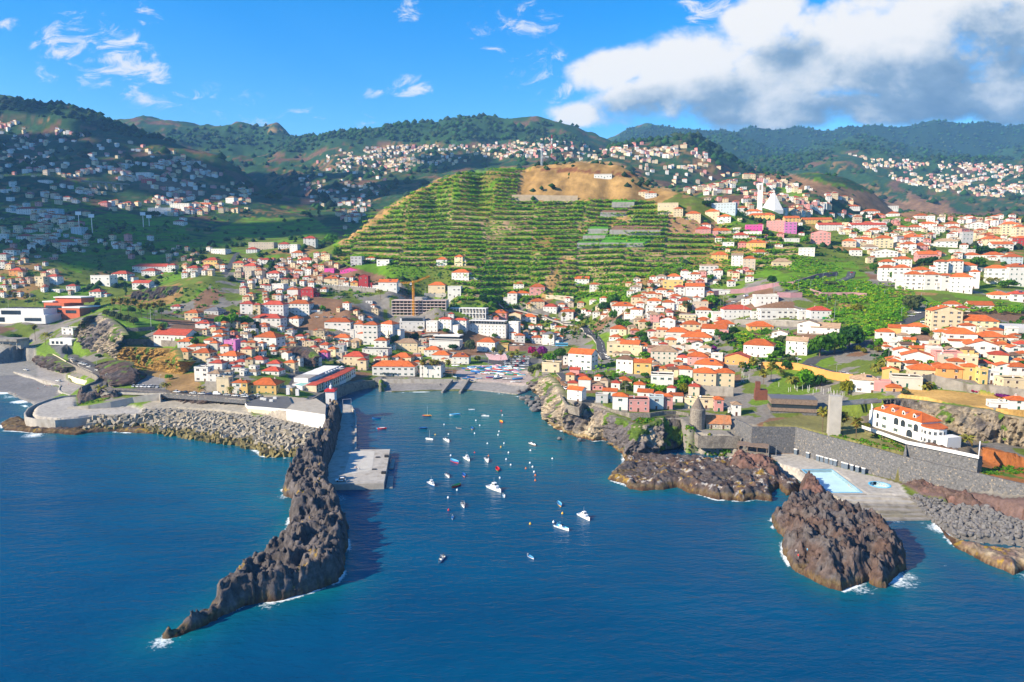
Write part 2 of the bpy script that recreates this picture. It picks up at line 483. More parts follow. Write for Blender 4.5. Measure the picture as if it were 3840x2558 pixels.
cz((1800,770,38),(1900,780,38),(1700,770,36),(1620,790,30),(1740,820,29),(1840,850,27),(1960,800,36),(2050,790,39),(2120,800,39),(2000,850,31),(2100,850,34),(2200,850,36),(2340,850,36),
 (1930,880,25),(1830,880,22),(2000,900,26),(2100,890,30),(2200,890,31),(2330,890,31),(2200,930,28),(2300,940,28),(1750,900,19),(1680,890,17.5),(1600,890,17),
 (1480,840,19),(1540,850,19),(1620,850,21),(1560,790,27),(1480,780,26),(1420,800,20),(1385,800,18),(1360,770,19),(1300,850,15),(1340,900,16),(1280,900,15.5),(1280,930,15.5),(1420,940,15),(1530,940,14.5),
 (1250,870,14),(1400,890,16.5),(1450,900,16),(1560,930,14.5),(1640,930,15),(1720,950,15.5),(1820,945,17),(1900,960,17),(1700,840,24),(1600,750,36),(1540,750,36),(1460,745,34))
cz((880,880,4.5),(960,868,4.5),(1050,850,4.2),(1130,850,4.0),(1200,850,4.5),(1180,825,5),(1100,815,7),(1250,810,9),(1300,800,11),(1200,790,11),(1100,790,11),(1000,800,9),(950,790,11),(870,800,12),
 (1250,760,17),(1320,750,24),(1200,740,26),(1250,720,35),(1330,720,35),(1000,760,16),(900,765,18),(800,775,18),(760,800,14),(780,830,10),(830,860,6),(720,850,9),(700,875,8.5),(760,885,6.5),
 (680,820,14),(640,800,24),(600,790,25),(560,800,24),(520,790,27),(470,800,25),(500,850,17),(560,880,13.5),(620,900,12.5),(470,890,12),(420,880,12.5),(330,890,11),(260,880,11.5),
 (210,840,13),(150,815,15),(60,790,15),(20,780,22),(0,850,4),(60,860,4),(120,880,4),(150,850,6),(-100,850,4),(-150,780,22),
 (290,748,37.5),(240,724,44),(360,750,35.5),(400,775,31),(440,790,28),(350,790,25),(340,820,15),(420,820,18),(300,850,13),(380,860,13),(240,800,20),
 (60,750,30),(120,740,32),(180,720,37),(40,720,37),(250,700,47),(320,700,46),(400,720,40),(470,740,35),(540,740,34),(620,740,33),(680,750,27),(720,735,33),(800,730,36),(900,735,32),(1000,725,36),(1100,720,36),(1160,710,38))
cy((560,700,700),(640,700,690),(720,690,710),(800,690,715),(900,690,720),(1000,690,725),(540,660,760),(620,650,800),(700,650,800),(780,650,800),(860,640,800))
_c = np.array([tuple(p) for p in CTRL])
def _warp(X,Y):
 Y = np.maximum(Y,60.0)
 return 1.6 * X / Y, np.log(Y)
_cu, _cv = _warp(_c[:,0],_c[:,1])
_keep = []
_seen = set()
for i in range(len(_c)):
 k = (round(_cu[i] * 45),round(_cv[i] * 45))
 if k not in _seen: _seen.add(k); _keep.append(i)
_c, _cu, _cv = _c[_keep], _cu[_keep], _cv[_keep]
_zmean = _c[:,2].mean()
_A = np.sqrt((_cu[:,None] - _cu) ** 2 + (_cv[:,None] - _cv) ** 2 + 2e-4)
_W = np.linalg.solve(_A - 0.004 * np.eye(len(_c)),_c[:,2] - _zmean)
def rbf(X,Y):
 sh = np.shape(X)
 u, v = _warp(np.ravel(X).astype(float),np.ravel(Y).astype(float))
 out = np.empty(len(u))
 for a in range(0,len(u),20000):
  b = a + 20000
  out[a:b] = np.sqrt((u[a:b,None] - _cu) ** 2 + (v[a:b,None] - _cv) ** 2 + 2e-4) @ _W
 return (out + _zmean).reshape(sh)
# ---- far grid: rows of distance, columns of bearing
UMAX = 1.02
FU = np.linspace(-UMAX,UMAX,621)
FY = np.concatenate([np.arange(560,1080,2.2),np.geomspace(1080,7200,230)])
_U, _Yg = np.meshgrid(FU,FY)
_X = _U * _Yg
FZ = rbf(_X,_Yg)
_px, _py = to_px(_X,_Yg,FZ)
HILL = [(770,562),(850,500),(930,450),(1000,415),(1080,393),(1190,384),(1230,390),(1200,440),(1180,458),(1310,462),(1440,455),(1560,480),(1700,530),(1830,560),(1830,620),(1640,618),(1600,600),(1500,625),
  (1420,680),(1200,690),(1060,690),(1050,620),(900,608),(760,600)]
DRYTOP = [(1185,460),(1197,400),(1225,382),(1330,371),(1420,373),(1470,400),(1560,445),(1520,465),(1440,457),(1310,462)]
BAN = [HILL,
  [(1900,640),(1960,650),(2080,660),(2110,690),(2080,720),(2040,770),(1960,790),(1900,760),(1880,700),(1800,660),(1820,640)],
  [(440,560),(560,500),(720,500),(760,530),(740,560),(560,580)],[(100,520),(250,490),(420,500),(430,545),(250,560),(120,555)],
  [(1640,600),(1700,560),(1800,590),(1960,600),(2000,640),(1900,670),(1760,640),(1660,640)],[(1690,470),(1900,495),(2000,505),(2050,520),(1900,530),(1750,510)],
  [(1760,420),(1850,412),(1930,420),(2020,476),(1900,470),(1800,450)],[(2100,670),(2354,690),(2354,715),(2120,700)],[(1400,640),(1470,690),(1400,705),(1340,690)]]
FOREST = [[(-800,150),(0,228),(180,248),(290,288),(380,318),(300,318),(200,290),(100,270),(0,268),(-800,280)],
   [(370,300),(1100,265),(1200,290),(1330,318),(1380,340),(1240,330),(1180,322),(1100,320),(960,330),(880,322),(800,328),(700,350),(520,350),(400,330)],
   [(1395,345),(1440,295),(1480,290),(2354,275),(2800,280),(2800,345),(2300,370),(2200,385),(2100,370),(1990,345),(1920,350),(1850,380),(1800,400),(1850,430),(2000,490),(1900,470),(1750,400),(1640,370),(1560,318)]]
def fo(poly_list,x,y):
 m = np.zeros(np.shape(x),bool)
 for p in poly_list: m |= in_poly(x,y,p)
 return m
_far = np.clip((_Yg - 1150) / 1500,0,1)
_rel = (fbm(_X / 380,_Yg / 380,oct=5,seed=3,ridged=True) - 0.60) * 95 * _far
_rel += (fbm(_X / 80,_Yg / 80,oct=4,seed=5) - 0.5) * 22 * np.clip((_Yg - 800) / 1000,0.08,1)
FZ = FZ + _rel
_hillw = fo([HILL],_px + (vnoise(_X / 25,_Yg / 25,seed=8) - .5) * 30,_py) & (_Yg > 660) & (_Yg < 1060)
_bu = (_px + (_py - 500) * 0.12 + 40 * vnoise(_X / 60,_Yg / 300,seed=12)) / 105.0
_blk = np.floor(_bu)
_bl2 = np.floor(FZ / 42 + _hash(_blk,_blk * 0,_blk * 0,6))
TS = 4.6 + 3.4 * _hash(_blk,_bl2,_blk * 0,9)
_fallow = _hash(_blk,_bl2,_blk * 0,15) > np.where(_px > 1230,.93,.985)
_ph = _hash(_blk,_bl2,_blk * 0,4) * TS + (fbm(_X / 70,_Yg / 70,oct=2,seed=14) - .5) * 6
_q = (FZ + _ph) / TS
_fr = _q - np.floor(_q)
_terr = (np.floor(_q) + np.clip((_fr - 0.74) / 0.26,0,1) * 0.94 + _fr * 0.06) * TS - _ph
FZ = np.where(_hillw,_terr,FZ)
_riser = _hillw & (_fr > 0.73)
_oth = (~_hillw) & (_Yg > 900) & (_Yg < 2300) & ~fo(FOREST,_px,_py)
_q2 = (FZ + (fbm(_X / 120,_Yg / 120,oct=2,seed=24) - .5) * 16) / 9.0
_f2 = _q2 - np.floor(_q2)
_ris2 = _oth & (_f2 > 0.7)
def far_h(X,Y):
 X = np.asarray(X,float); Y = np.asarray(Y,float)
 u = np.clip((X / Y + UMAX) / (2 * UMAX) * (len(FU) - 1),0,len(FU) - 1.001)
 r = np.clip(np.interp(Y,FY,np.arange(len(FY))),0,len(FY) - 1.001)
 iu, ir = u.astype(int), r.astype(int)
 fu, fr = u - iu, r - ir
 return (FZ[ir,iu] * (1 - fu) + FZ[ir,iu + 1] * fu) * (1 - fr) + (FZ[ir + 1,iu] * (1 - fu) + FZ[ir + 1,iu + 1] * fu) * fr
# ---- near grid, metres
GX0, GX1, GY0, GY1, GC = -470.0, 500.0, 178.0, 606.0, 1.25
gx = np.arange(GX0,GX1 + .1,GC); gy = np.arange(GY0,GY1 + .1,GC)
NXg, NYg = np.meshgrid(gx,gy)
NZ = rbf(NXg,NYg)
_wb = np.clip((NYg - 575) / 22,0,1)
NZ = NZ + (far_h(NXg,NYg) - NZ) * _wb
def zp(reg,pts,z=None):
 """pixels (with a height each, or one for all) -> plan points (x, y, z)"""
 return [at_z(reg,p[0],p[1],p[2] if len(p) > 2 else z) for p in pts]
SHORE = (zp('D',[(-420,880),(-150,890)],1.0) + zp('T1',[(0,1020),(120,1080),(230,1120),(290,1160)],0.5) + zp('T1',[(215,1240),(330,1285),(520,1290),(850,1255),(1090,1240),(1290,1245)],5.2)
   + zp('T1',[(1480,1180),(1900,1210),(2316,1260)],6.0) + zp('L1',[(1480,330),(1690,365),(1712,340),(1745,235)],7.0)
   + zp('Q',[(240,330),(360,330),(400,240),(560,165),(800,100),(810,190),(1120,150)],3.0)
   + zp('T3',[(0,1490),(200,1478),(640,1468),(850,1470),(1050,1465),(1260,1485),(1560,1530),(1700,1470)],0.3)
   + zp('T3',[(1800,1330)],6.0) + zp('T4',[(75,1110),(150,1235),(175,1330),(240,1385)],15.0) + zp('C',[(330,295),(430,285),(510,330),(610,405),(720,450),(800,480),(900,500),(1000,480),(1090,425),(1200,405),(1330,520)],14.5)
   + zp('C',[(1400,660),(1560,700),(1700,715),(1790,765),(2060,800)],4.0)
   + zp('P',[(340,620),(600,790),(1180,805),(1330,960),(1500,1080),(1700,1120),(2038,1150),(2300,1250)],2.5))
land_poly = [(p.x,p.y) for p in SHORE] + [(560,300),(760,900),(-760,900),(-560,400)]
_land = in_poly(NXg,NYg,land_poly)
PATCHES = []
def patch(pts,soft=0.0,blend=None):
 """level (or sloping) ground inside a polygon of (x, y, z) points"""
 global NZ
 pts = [tuple(p) for p in pts]
 xs = [p[0] for p in pts]; ys = [p[1] for p in pts]
 i0, i1 = np.searchsorted(gx,(min(xs) - 1,max(xs) + 1)); j0, j1 = np.searchsorted(gy,(min(ys) - 1,max(ys) + 1))
 if i1 <= i0 or j1 <= j0: return
 sub = (slice(j0,j1),slice(i0,i1))
 m = in_poly(NXg[sub],NYg[sub],[(p[0],p[1]) for p in pts])
 w = 0; s = 0
 for p in pts:
  k = 1.0 / ((NXg[sub] - p[0]) ** 2 + (NYg[sub] - p[1]) ** 2 + 4.0)
  w = w + k; s = s + k * p[2]
 NZ[sub] = np.where(m,s / w,NZ[sub])
NZ = np.where(_land,NZ,-5.0)
BEACH_L = zp('T1',[(0,1020,.4),(120,1080,.4),(230,1120,.4),(300,1165,.5),(440,1080,2.5),(560,1040,3.5),(530,970,3.8),(330,890,3.8),(120,830,4),(0,845,4),(-300,850,4),(-420,960,1),(-300,1010,.4)])
patch(BEACH_L)
RAMP_L = zp('T1',[(0,845,4.2),(120,830,4.2),(330,890,4.2),(545,955,4.2),(530,1000,4.4),(640,1040,4.8),(720,1000,5),(740,950,5),(610,910,5),(600,860,5),(420,790,5),(300,750,5),(210,715,5),(0,760,5),(-300,800,5)])
patch(RAMP_L)
PLAT = zp('T1',[(220,1225),(255,1160),(330,1120),(440,1080),(560,1050),(680,1040),(690,1150),(1000,1150),(1200,1145),(1290,1170),(1290,1225),(1090,1215),(850,1230),(700,1250),(500,1265),(330,1255),(240,1240)],5.4)
patch(PLAT)
PROM = zp('T1',[(745,965),(830,900),(890,870),(940,900),(930,955),(1040,975),(1450,985),(1700,1010),(2000,1030),(2316,1050),(2700,1085),(2700,1130),(2316,1090),(1900,1060),(1450,1030),(1200,1000),(950,985)],11.6)
patch(PROM)
CARPK = zp('T1',[(620,660),(720,700),(930,790),(950,860),(890,870),(840,810),(610,750)],13.2)
patch(CARPK)
LAWN = zp('T1',[(880,318,44),(1000,330,43.5),(1300,340,42),(1520,380,39),(1500,400,38),(1250,430,36.8),(1100,430,37),(1040,395,39),(960,360,42)])
patch(LAWN)
TERRW = zp('L1',[(1312,225),(1400,195),(1540,195),(1700,205),(1740,235),(1735,325),(1530,290),(1400,265),(1318,250)],10.0)
patch(TERRW)
SLIP = zp('T3',[(900,1330,3.4),(1300,1365,3.4),(1700,1400,3.4),(1760,1330,3.8),(1650,1240,4),(1300,1150,4.3),(1000,1160,4.3),(820,1230,4.2),(790,1300,3.6)])
patch(SLIP)
HBEACH = zp('T3',[(0,1485,.2),(200,1478,.2),(640,1470,.2),(850,1470,.2),(1050,1466,.2),(1260,1486,.2),(1560,1530,.2),(1700,1470,.6),(1690,1400,2.6),(1300,1366,2.6),(960,1335,2.4),(700,1345,2.2),(330,1345,2.2),(0,1345,2)])
patch(HBEACH)
patch(zp('P',[(-100,420,4),(355,490,4),(640,580,4),(1110,690,4),(1500,745,6),(1800,775,9.3),(2038,795,11),(2400,850,11),(2400,1240,2.5),(2038,1150,2.2),(1500,1080,1),(1330,960,.6),(1185,805,4),(600,790,3.8),(340,620,4),(100,560,3.5),(-100,540,3.5)]))
DECK = zp('P',[(170,500,4.0),(355,490,4.0),(640,580,4.0),(900,650,4.0),(1110,690,4.0),(1185,800,4.0),(800,790,4.0),(600,785,4.0),(340,615,4.0),(260,590,4.0)])
patch(DECK)
STEPS = zp('P',[(600,790,3.6),(1180,805,3.6),(1350,990,0.3),(960,990,0.3),(820,880,1.8)])
patch(STEPS)
COVE = zp('C',[(930,740),(1200,735),(1420,750),(1440,800),(1200,790),(960,800)],1.0)
patch(COVE)
KILN = zp('C',[(1350,530),(1480,520),(1720,530),(1830,590),(1760,590),(1420,580)],10.0)
patch(KILN)
WTOP = zp('P',[(40,290),(360,297),(600,365),(900,440),(1160,512),(1175,440),(1000,330),(860,240),(560,180),(300,230),(100,265)],15.8)
patch(WTOP)
HOTEL = zp('P',[(860,300),(1170,412),(1480,465),(1710,515),(1740,400),(1500,310),(1300,240),(930,190),(830,220)],18.0)
patch(HOTEL)
BLUFF = zp('P',[(1120,60,28),(1300,85,28),(1500,120,28),(1760,160,28),(2038,210,28),(2400,280,28),(2400,60,29),(2038,60,29),(1900,80,28.5),(1500,30,28.5),(1200,10,28.5)])
patch(BLUFF)
RAILB = zp('P',[(1110,700,4.5),(1500,745,6),(1800,775,9.3),(2038,795,11),(2300,830,11),(2300,1020,7),(2038,990,6),(1750,880,5.5),(1300,800,4.5)])
patch(RAILB)
RIP = zp('P',[(1185,800,4.0),(1300,805,4.5),(1750,885,5),(2038,995,5),(2300,1100,5),(2300,1260,2.5),(2038,1150,2.2),(1700,1120,2.0),(1500,1080,1.2),(1330,960,.6)])
patch(RIP)
RGRASS = zp('P',[(1720,640,13.8),(2038,715,13.6),(2300,770,13.6),(2300,640,13),(2038,600,13),(1800,580,13),(1730,540,13.5)])
patch(RGRASS)
patch(zp('P',[(1690,500,18),(1730,450,17.5),(1800,470,17),(2038,530,16),(2400,610,16),(2400,500,14.3),(2038,440,14.6),(1900,410,15.6),(1740,360,18),(1600,330,18)]))
_m = in_poly(NXg,NYg,[(p.x,p.y) for p in zp('P',[(1640,560),(1640,330),(2400,430),(2400,660)],17)])
NZ[_m] = np.minimum(NZ[_m],17.6)
def _shift(a,f):
 p = np.pad(a,1,'edge'); n, m = a.shape
 r = None
 for i in range(3):
  for j in range(3):
   q_ = p[i:i + n,j:j + m]; r = q_ if r is None else f(r,q_)
 return r
for _k in range(2):
 _mn, _mx = _shift(NZ,np.minimum), _shift(NZ,np.maximum)
 NZ = np.where((_mx - _mn > 2.6) & (NYg < 590),_mn,NZ)
def near_h(X,Y):
 X = np.asarray(X,float); Y = np.asarray(Y,float)
 fi = np.clip((X - GX0) / GC,0,len(gx) - 1.001); fj = np.clip((Y - GY0) / GC,0,len(gy) - 1.001)
 i, j = fi.astype(int), fj.astype(int); a, b = fi - i, fj - j
 return (NZ[j,i] * (1 - a) + NZ[j,i + 1] * a) * (1 - b) + (NZ[j + 1,i] * (1 - a) + NZ[j + 1,i + 1] * a) * b
def H(X,Y):
 X = np.asarray(X,float); Y = np.asarray(Y,float)
 inn = (X > GX0 + 1) & (X < GX1 - 1) & (Y < GY1 - 3)
 far = far_h(X,np.maximum(Y,561))
 return np.where(inn,np.where(Y > GY0,near_h(X,Y),-5.0),far)
_RS = np.concatenate([np.arange(230,1100,1.5),np.geomspace(1100,7000,700)])
def hit(reg,x,y):
 """first ground point seen at a survey pixel"""
 d = dirpx(*sp(reg,x,y))
 t = _RS / d[1]
 X, Z = d[0] * t, CAM_H + d[2] * t
 h = np.maximum(H(X,_RS),0.0)
 k = np.argmax(Z <= h)
 if Z[k] > h[k]: return at_y(reg,x,y,3000)
 if k == 0: return Vector((X[0],_RS[0],h[0]))
 g0, g1 = Z[k - 1] - h[k - 1], Z[k] - h[k]
 f = g0 / (g0 - g1 + 1e-9)
 Y = _RS[k - 1] + (_RS[k] - _RS[k - 1]) * f
 X = d[0] * Y / d[1]
 return Vector((X,Y,float(H(X,Y))))
# ---- land cover -----------------------------------------------------------
G_BAN = np.array((0.10,0.20,0.012)); G_DRY = np.array((0.30,0.185,0.068)); G_FOR = np.array((0.018,0.045,0.018)); G_SOIL = np.array((0.13,0.075,0.045))
G_URB = np.array((0.19,0.175,0.155)); G_SCR = np.array((0.105,0.14,0.022)); G_STONE = np.array((0.27,0.18,0.105)); G_PAVE = np.array((0.30,0.27,0.23)); G_ASPH = np.array((0.055,0.055,0.058))
def cover(X,Y,Z,slope):
 px, py = to_px(X,Y,Z)
 n1 = fbm(X / 45,Y / 45,oct=4,seed=31)[...,None]; n2 = fbm(X / 14,Y / 14,oct=3,seed=35)[...,None]; n3 = fbm(X / 160,Y / 160,oct=4,seed=37)[...,None]
 far = np.clip((Y - 850) / 500,0,1)[...,None]
 c = G_SCR * (0.7 + 0.6 * n2)
 c = np.where(n1 > 0.64,G_DRY * 0.75,c)
 c = np.where(n1 < 0.40,G_BAN * 0.9,c)
 cf = G_FOR * (0.8 + 1.1 * n2)
 cf = np.where((n1 > 0.55) & (Y < 1500)[...,None],G_BAN * 0.7,cf)
 cf = np.where((n1 > 0.57) & (Y >= 1500)[...,None],G_SCR * .55,cf)
 cf = np.where((n1 > 0.64),G_SOIL * 0.9,cf)
 cf = np.where((n3 > 0.64) & (n2 > 0.55),G_DRY * 0.6,cf)
 c = np.where(far > n2,cf,c)
 near = (Y < 700)[...,None]
 town = near | in_poly(px,py,[(400,720),(560,600),(760,600),(900,640),(1060,700),(1200,690),(1420,690),(1620,620),(1640,650),(1640,720),(700,760)])[...,None]
 c = np.where(town,np.where(n2 > 0.53,G_SCR,G_URB * (0.7 + 0.5 * n1)),c)
 c = np.where(town & (n1 > 0.60),G_SCR * .6 + G_BAN * .5,c)
 c = np.where(town & (n1 < 0.37),G_SOIL * 1.3,c)
 ban = fo(BAN,px,py)[...,None]
 cb = np.where((n1 > 0.76) & (px > 1190)[...,None],G_DRY * 0.8,np.where(n2 > 0.44,G_BAN,G_SCR * 0.9))
 c = np.where(ban,cb,c)
 f = fo(FOREST,px,py)[...,None]
 c = np.where(f,G_FOR * (0.7 + 1.0 * n2) * np.where(Y > 4300,.55,1)[...,None],c)  # farthest forest darkened: cloud shade on the back mountains put into the colour
 return c, px, py, n1, n2, n3
_dzu = np.gradient(FZ,axis=0) / np.gradient(_Yg,axis=0)
_dzx = np.gradient(FZ,axis=1) / np.maximum(np.gradient(_X,axis=1),.1)
_slope = np.hypot(_dzu,_dzx)
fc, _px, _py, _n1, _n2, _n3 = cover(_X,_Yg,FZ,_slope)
_hm = _hillw[...,None]
fc = np.where(_riser[...,None],np.where(_n1 > .60,G_DRY * .8,G_STONE * (0.6 + 1.0 * _n2)),fc)
fc = np.where(_ris2[...,None] & (_n2 > .42),fc * 0.55 + G_SOIL * 0.35,fc)
fc = np.where((_hillw & _fallow)[...,None],(G_SOIL * 1.3 + G_DRY * .3) * (.6 + .8 * _n2),fc)
_dry = in_poly(_px,_py,DRYTOP) | (_n2[...,0] > .40) & in_poly(_px,_py,[(775,560),(860,494),(1000,412),(1060,396),(1010,420),(950,446),(886,496),(840,540),(796,560)])
_dry |= (_n2[...,0] > .55) & in_poly(_px,_py,[(1290,590),(1250,650),(1300,650),(1330,600)]) | (_n2[...,0] > .56) & in_poly(_px,_py,[(1290,525),(1400,495),(1450,500),(1380,545)]) | in_poly(_px,_py,[(1240,690),(1260,640),(1290,600),(1270,690)])
fc = np.where(_dry[...,None],G_DRY * (0.45 + 1.0 * _n2) * (.8 + .4 * fbm(_X / 5,_Yg / 5,oct=3,seed=88)[...,None]),fc)
fc = np.where((in_poly(_px,_py,[(1240,388),(1330,384),(1470,398),(1480,408),(1400,404),(1330,395),(1250,398)]) & (_n2[...,0] > .4))[...,None],np.array((.17,.075,.035)) * (.6 + .8 * _n2),fc)
_gorge = in_poly(_px,_py,[(1710,378),(1800,395),(1900,425),(2010,445),(2100,470),(2150,510),(2020,490),(1900,455),(1760,410)]) | in_poly(_px,_py,[(2080,440),(2180,470),(2200,500),(2100,490)])
fc = np.where(_gorge[...,None],G_SOIL * (0.4 + 1.3 * _n2) + G_DRY * 0.18,fc)
_bare = in_poly(_px,_py,[(330,395),(480,440),(440,460),(320,435)]) | in_poly(_px,_py,[(690,435),(790,450),(790,462),(690,470)]) | in_poly(_px,_py,[(430,380),(460,370),(500,400),(440,420)])
fc = np.where(_bare[...,None],G_SOIL * 1.2,fc)
_tan = in_poly(_px,_py,[(610,292),(720,300),(700,308),(620,305)]) | in_poly(_px,_py,[(735,300),(860,290),(800,302)])
fc = np.where(_tan[...,None] & (_n2 > .4),G_DRY * 0.9,fc)
m_far = mat('far_ground',(0,0,0),0.95,0.28,0.09,attr=True,spec=0.05,bump=0.6,bscale=0.35)
nr, nc = FZ.shape
idx = np.arange(nr * nc).reshape(nr,nc)
_ok = FY >= 598
r0 = int(np.argmax(_ok))
q = np.stack([idx[r0:-1, :-1],idx[r0:-1,1:],idx[r0 + 1:,1:],idx[r0 + 1:, :-1]],-1).reshape(-1,4)
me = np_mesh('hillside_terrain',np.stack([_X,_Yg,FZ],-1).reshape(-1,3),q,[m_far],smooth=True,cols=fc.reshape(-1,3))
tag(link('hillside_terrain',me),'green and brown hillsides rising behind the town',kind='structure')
# ---- near ground mesh (frustum part above the sea bed only)
_nsl = np.hypot(np.gradient(NZ,GC,axis=0),np.gradient(NZ,GC,axis=1))
nc_, npx, npy, nn1, nn2, nn3 = cover(NXg,NYg,NZ,_nsl)
def paint(pts,colr,amp=0.25,edge=0.0):
 pts = [tuple(p) for p in pts]
 m = in_poly(NXg + (nn2[...,0] - .5) * edge,NYg + (nn1[...,0] - .5) * edge,[(p[0],p[1]) for p in pts])
 nc_[m] = (np.array(colr) * (1 - amp / 2 + amp * nn2))[m] if np.ndim(colr) == 1 else colr[m]
GRAVEL = (0.105,0.105,0.108)
paint(BEACH_L,(0.165,0.16,0.16),.4); paint(RAMP_L,(0.30,0.275,0.25)); paint(PLAT,(0.36,0.335,0.30)); paint(PROM,(0.12,0.11,0.105)); paint(CARPK,G_ASPH * 1.3)
paint(LAWN,(0.10,0.20,0.02),.6); paint(TERRW,(0.33,0.29,0.24)); paint(SLIP,(0.36,0.29,0.26)); paint(HBEACH,(0.235,0.22,0.205),.5)
paint(zp('T3',[(0,1465),(640,1448),(900,1440),(1560,1505),(1560,1530),(1260,1490),(850,1475),(200,1482),(0,1490)],.4),(0.10,0.11,0.05),.8)
paint(DECK,(0.36,0.335,0.30)); paint(STEPS,(0.17,0.155,0.12)); paint(COVE,(0.15,0.125,0.11)); paint(KILN,(0.24,0.22,0.19)); paint(WTOP,(0.16,0.15,0.055),.9); paint(HOTEL,(0.17,0.14,0.10),.7)
paint(zp('P',[(360,297),(600,365),(900,440),(1100,500),(1000,470),(700,375)],15.8),(0.09,0.13,0.02),.7)
paint(BLUFF,(0.44,0.27,0.085),.7); paint(RAILB,(0.13,0.085,0.075),.6); paint(RIP,(0.13,0.125,0.125),.5); paint(RGRASS,(0.24,0.10,0.035),.9,6); paint(zp('P',[(1722,425,18),(1800,452,17),(2038,522,16),(2330,592,16),(2330,700,13),(2038,630,13),(1800,590,13),(1725,520,14)]),(.33,.115,.035),.6); paint(zp('T1',[(230,560),(480,560),(700,600),(640,660),(560,690),(420,610),(330,590)],14.5),G_ASPH * 2)
paint(zp('P',[(1740,590,13.5),(2038,660,13.5),(2200,700,13.5),(1720,640,13.5)]),(0.07,0.13,0.02),.9,8)
paint(zp('T3',[(1230,1080),(1800,1090),(1780,1160),(1600,1200),(1350,1170),(1000,1090),(950,1040),(1250,1010)],4.5),G_ASPH * 1.5)
paint(zp('T1',[(1215,830),(1350,812),(1500,868),(1495,955),(1230,948)],13.5),(0.20,0.19,0.185),.6)
paint(zp('T1',[(1290,1140),(1480,1105),(2230,1160),(2316,1280),(1480,1200),(1290,1230)],6.2),(0.30,0.27,0.22),.6)
paint(zp('T1',[(1490,865),(1760,865),(1860,1000),(1560,1000),(1495,955)],13),(.25,.155,.065),.9); paint(zp('T1',[(-300,560),(325,560),(325,745),(210,712),(-300,740)],16),(.22,.21,.19),.4); paint(zp('T1',[(1060,560),(1380,560),(1620,600),(1620,700),(1240,640),(1080,640)],29),(.24,.16,.07),.9)
m_near = mat('town_ground',(0,0,0),0.92,0.25,0.5,attr=True,spec=0.1,bump=0.25,bscale=1.2)
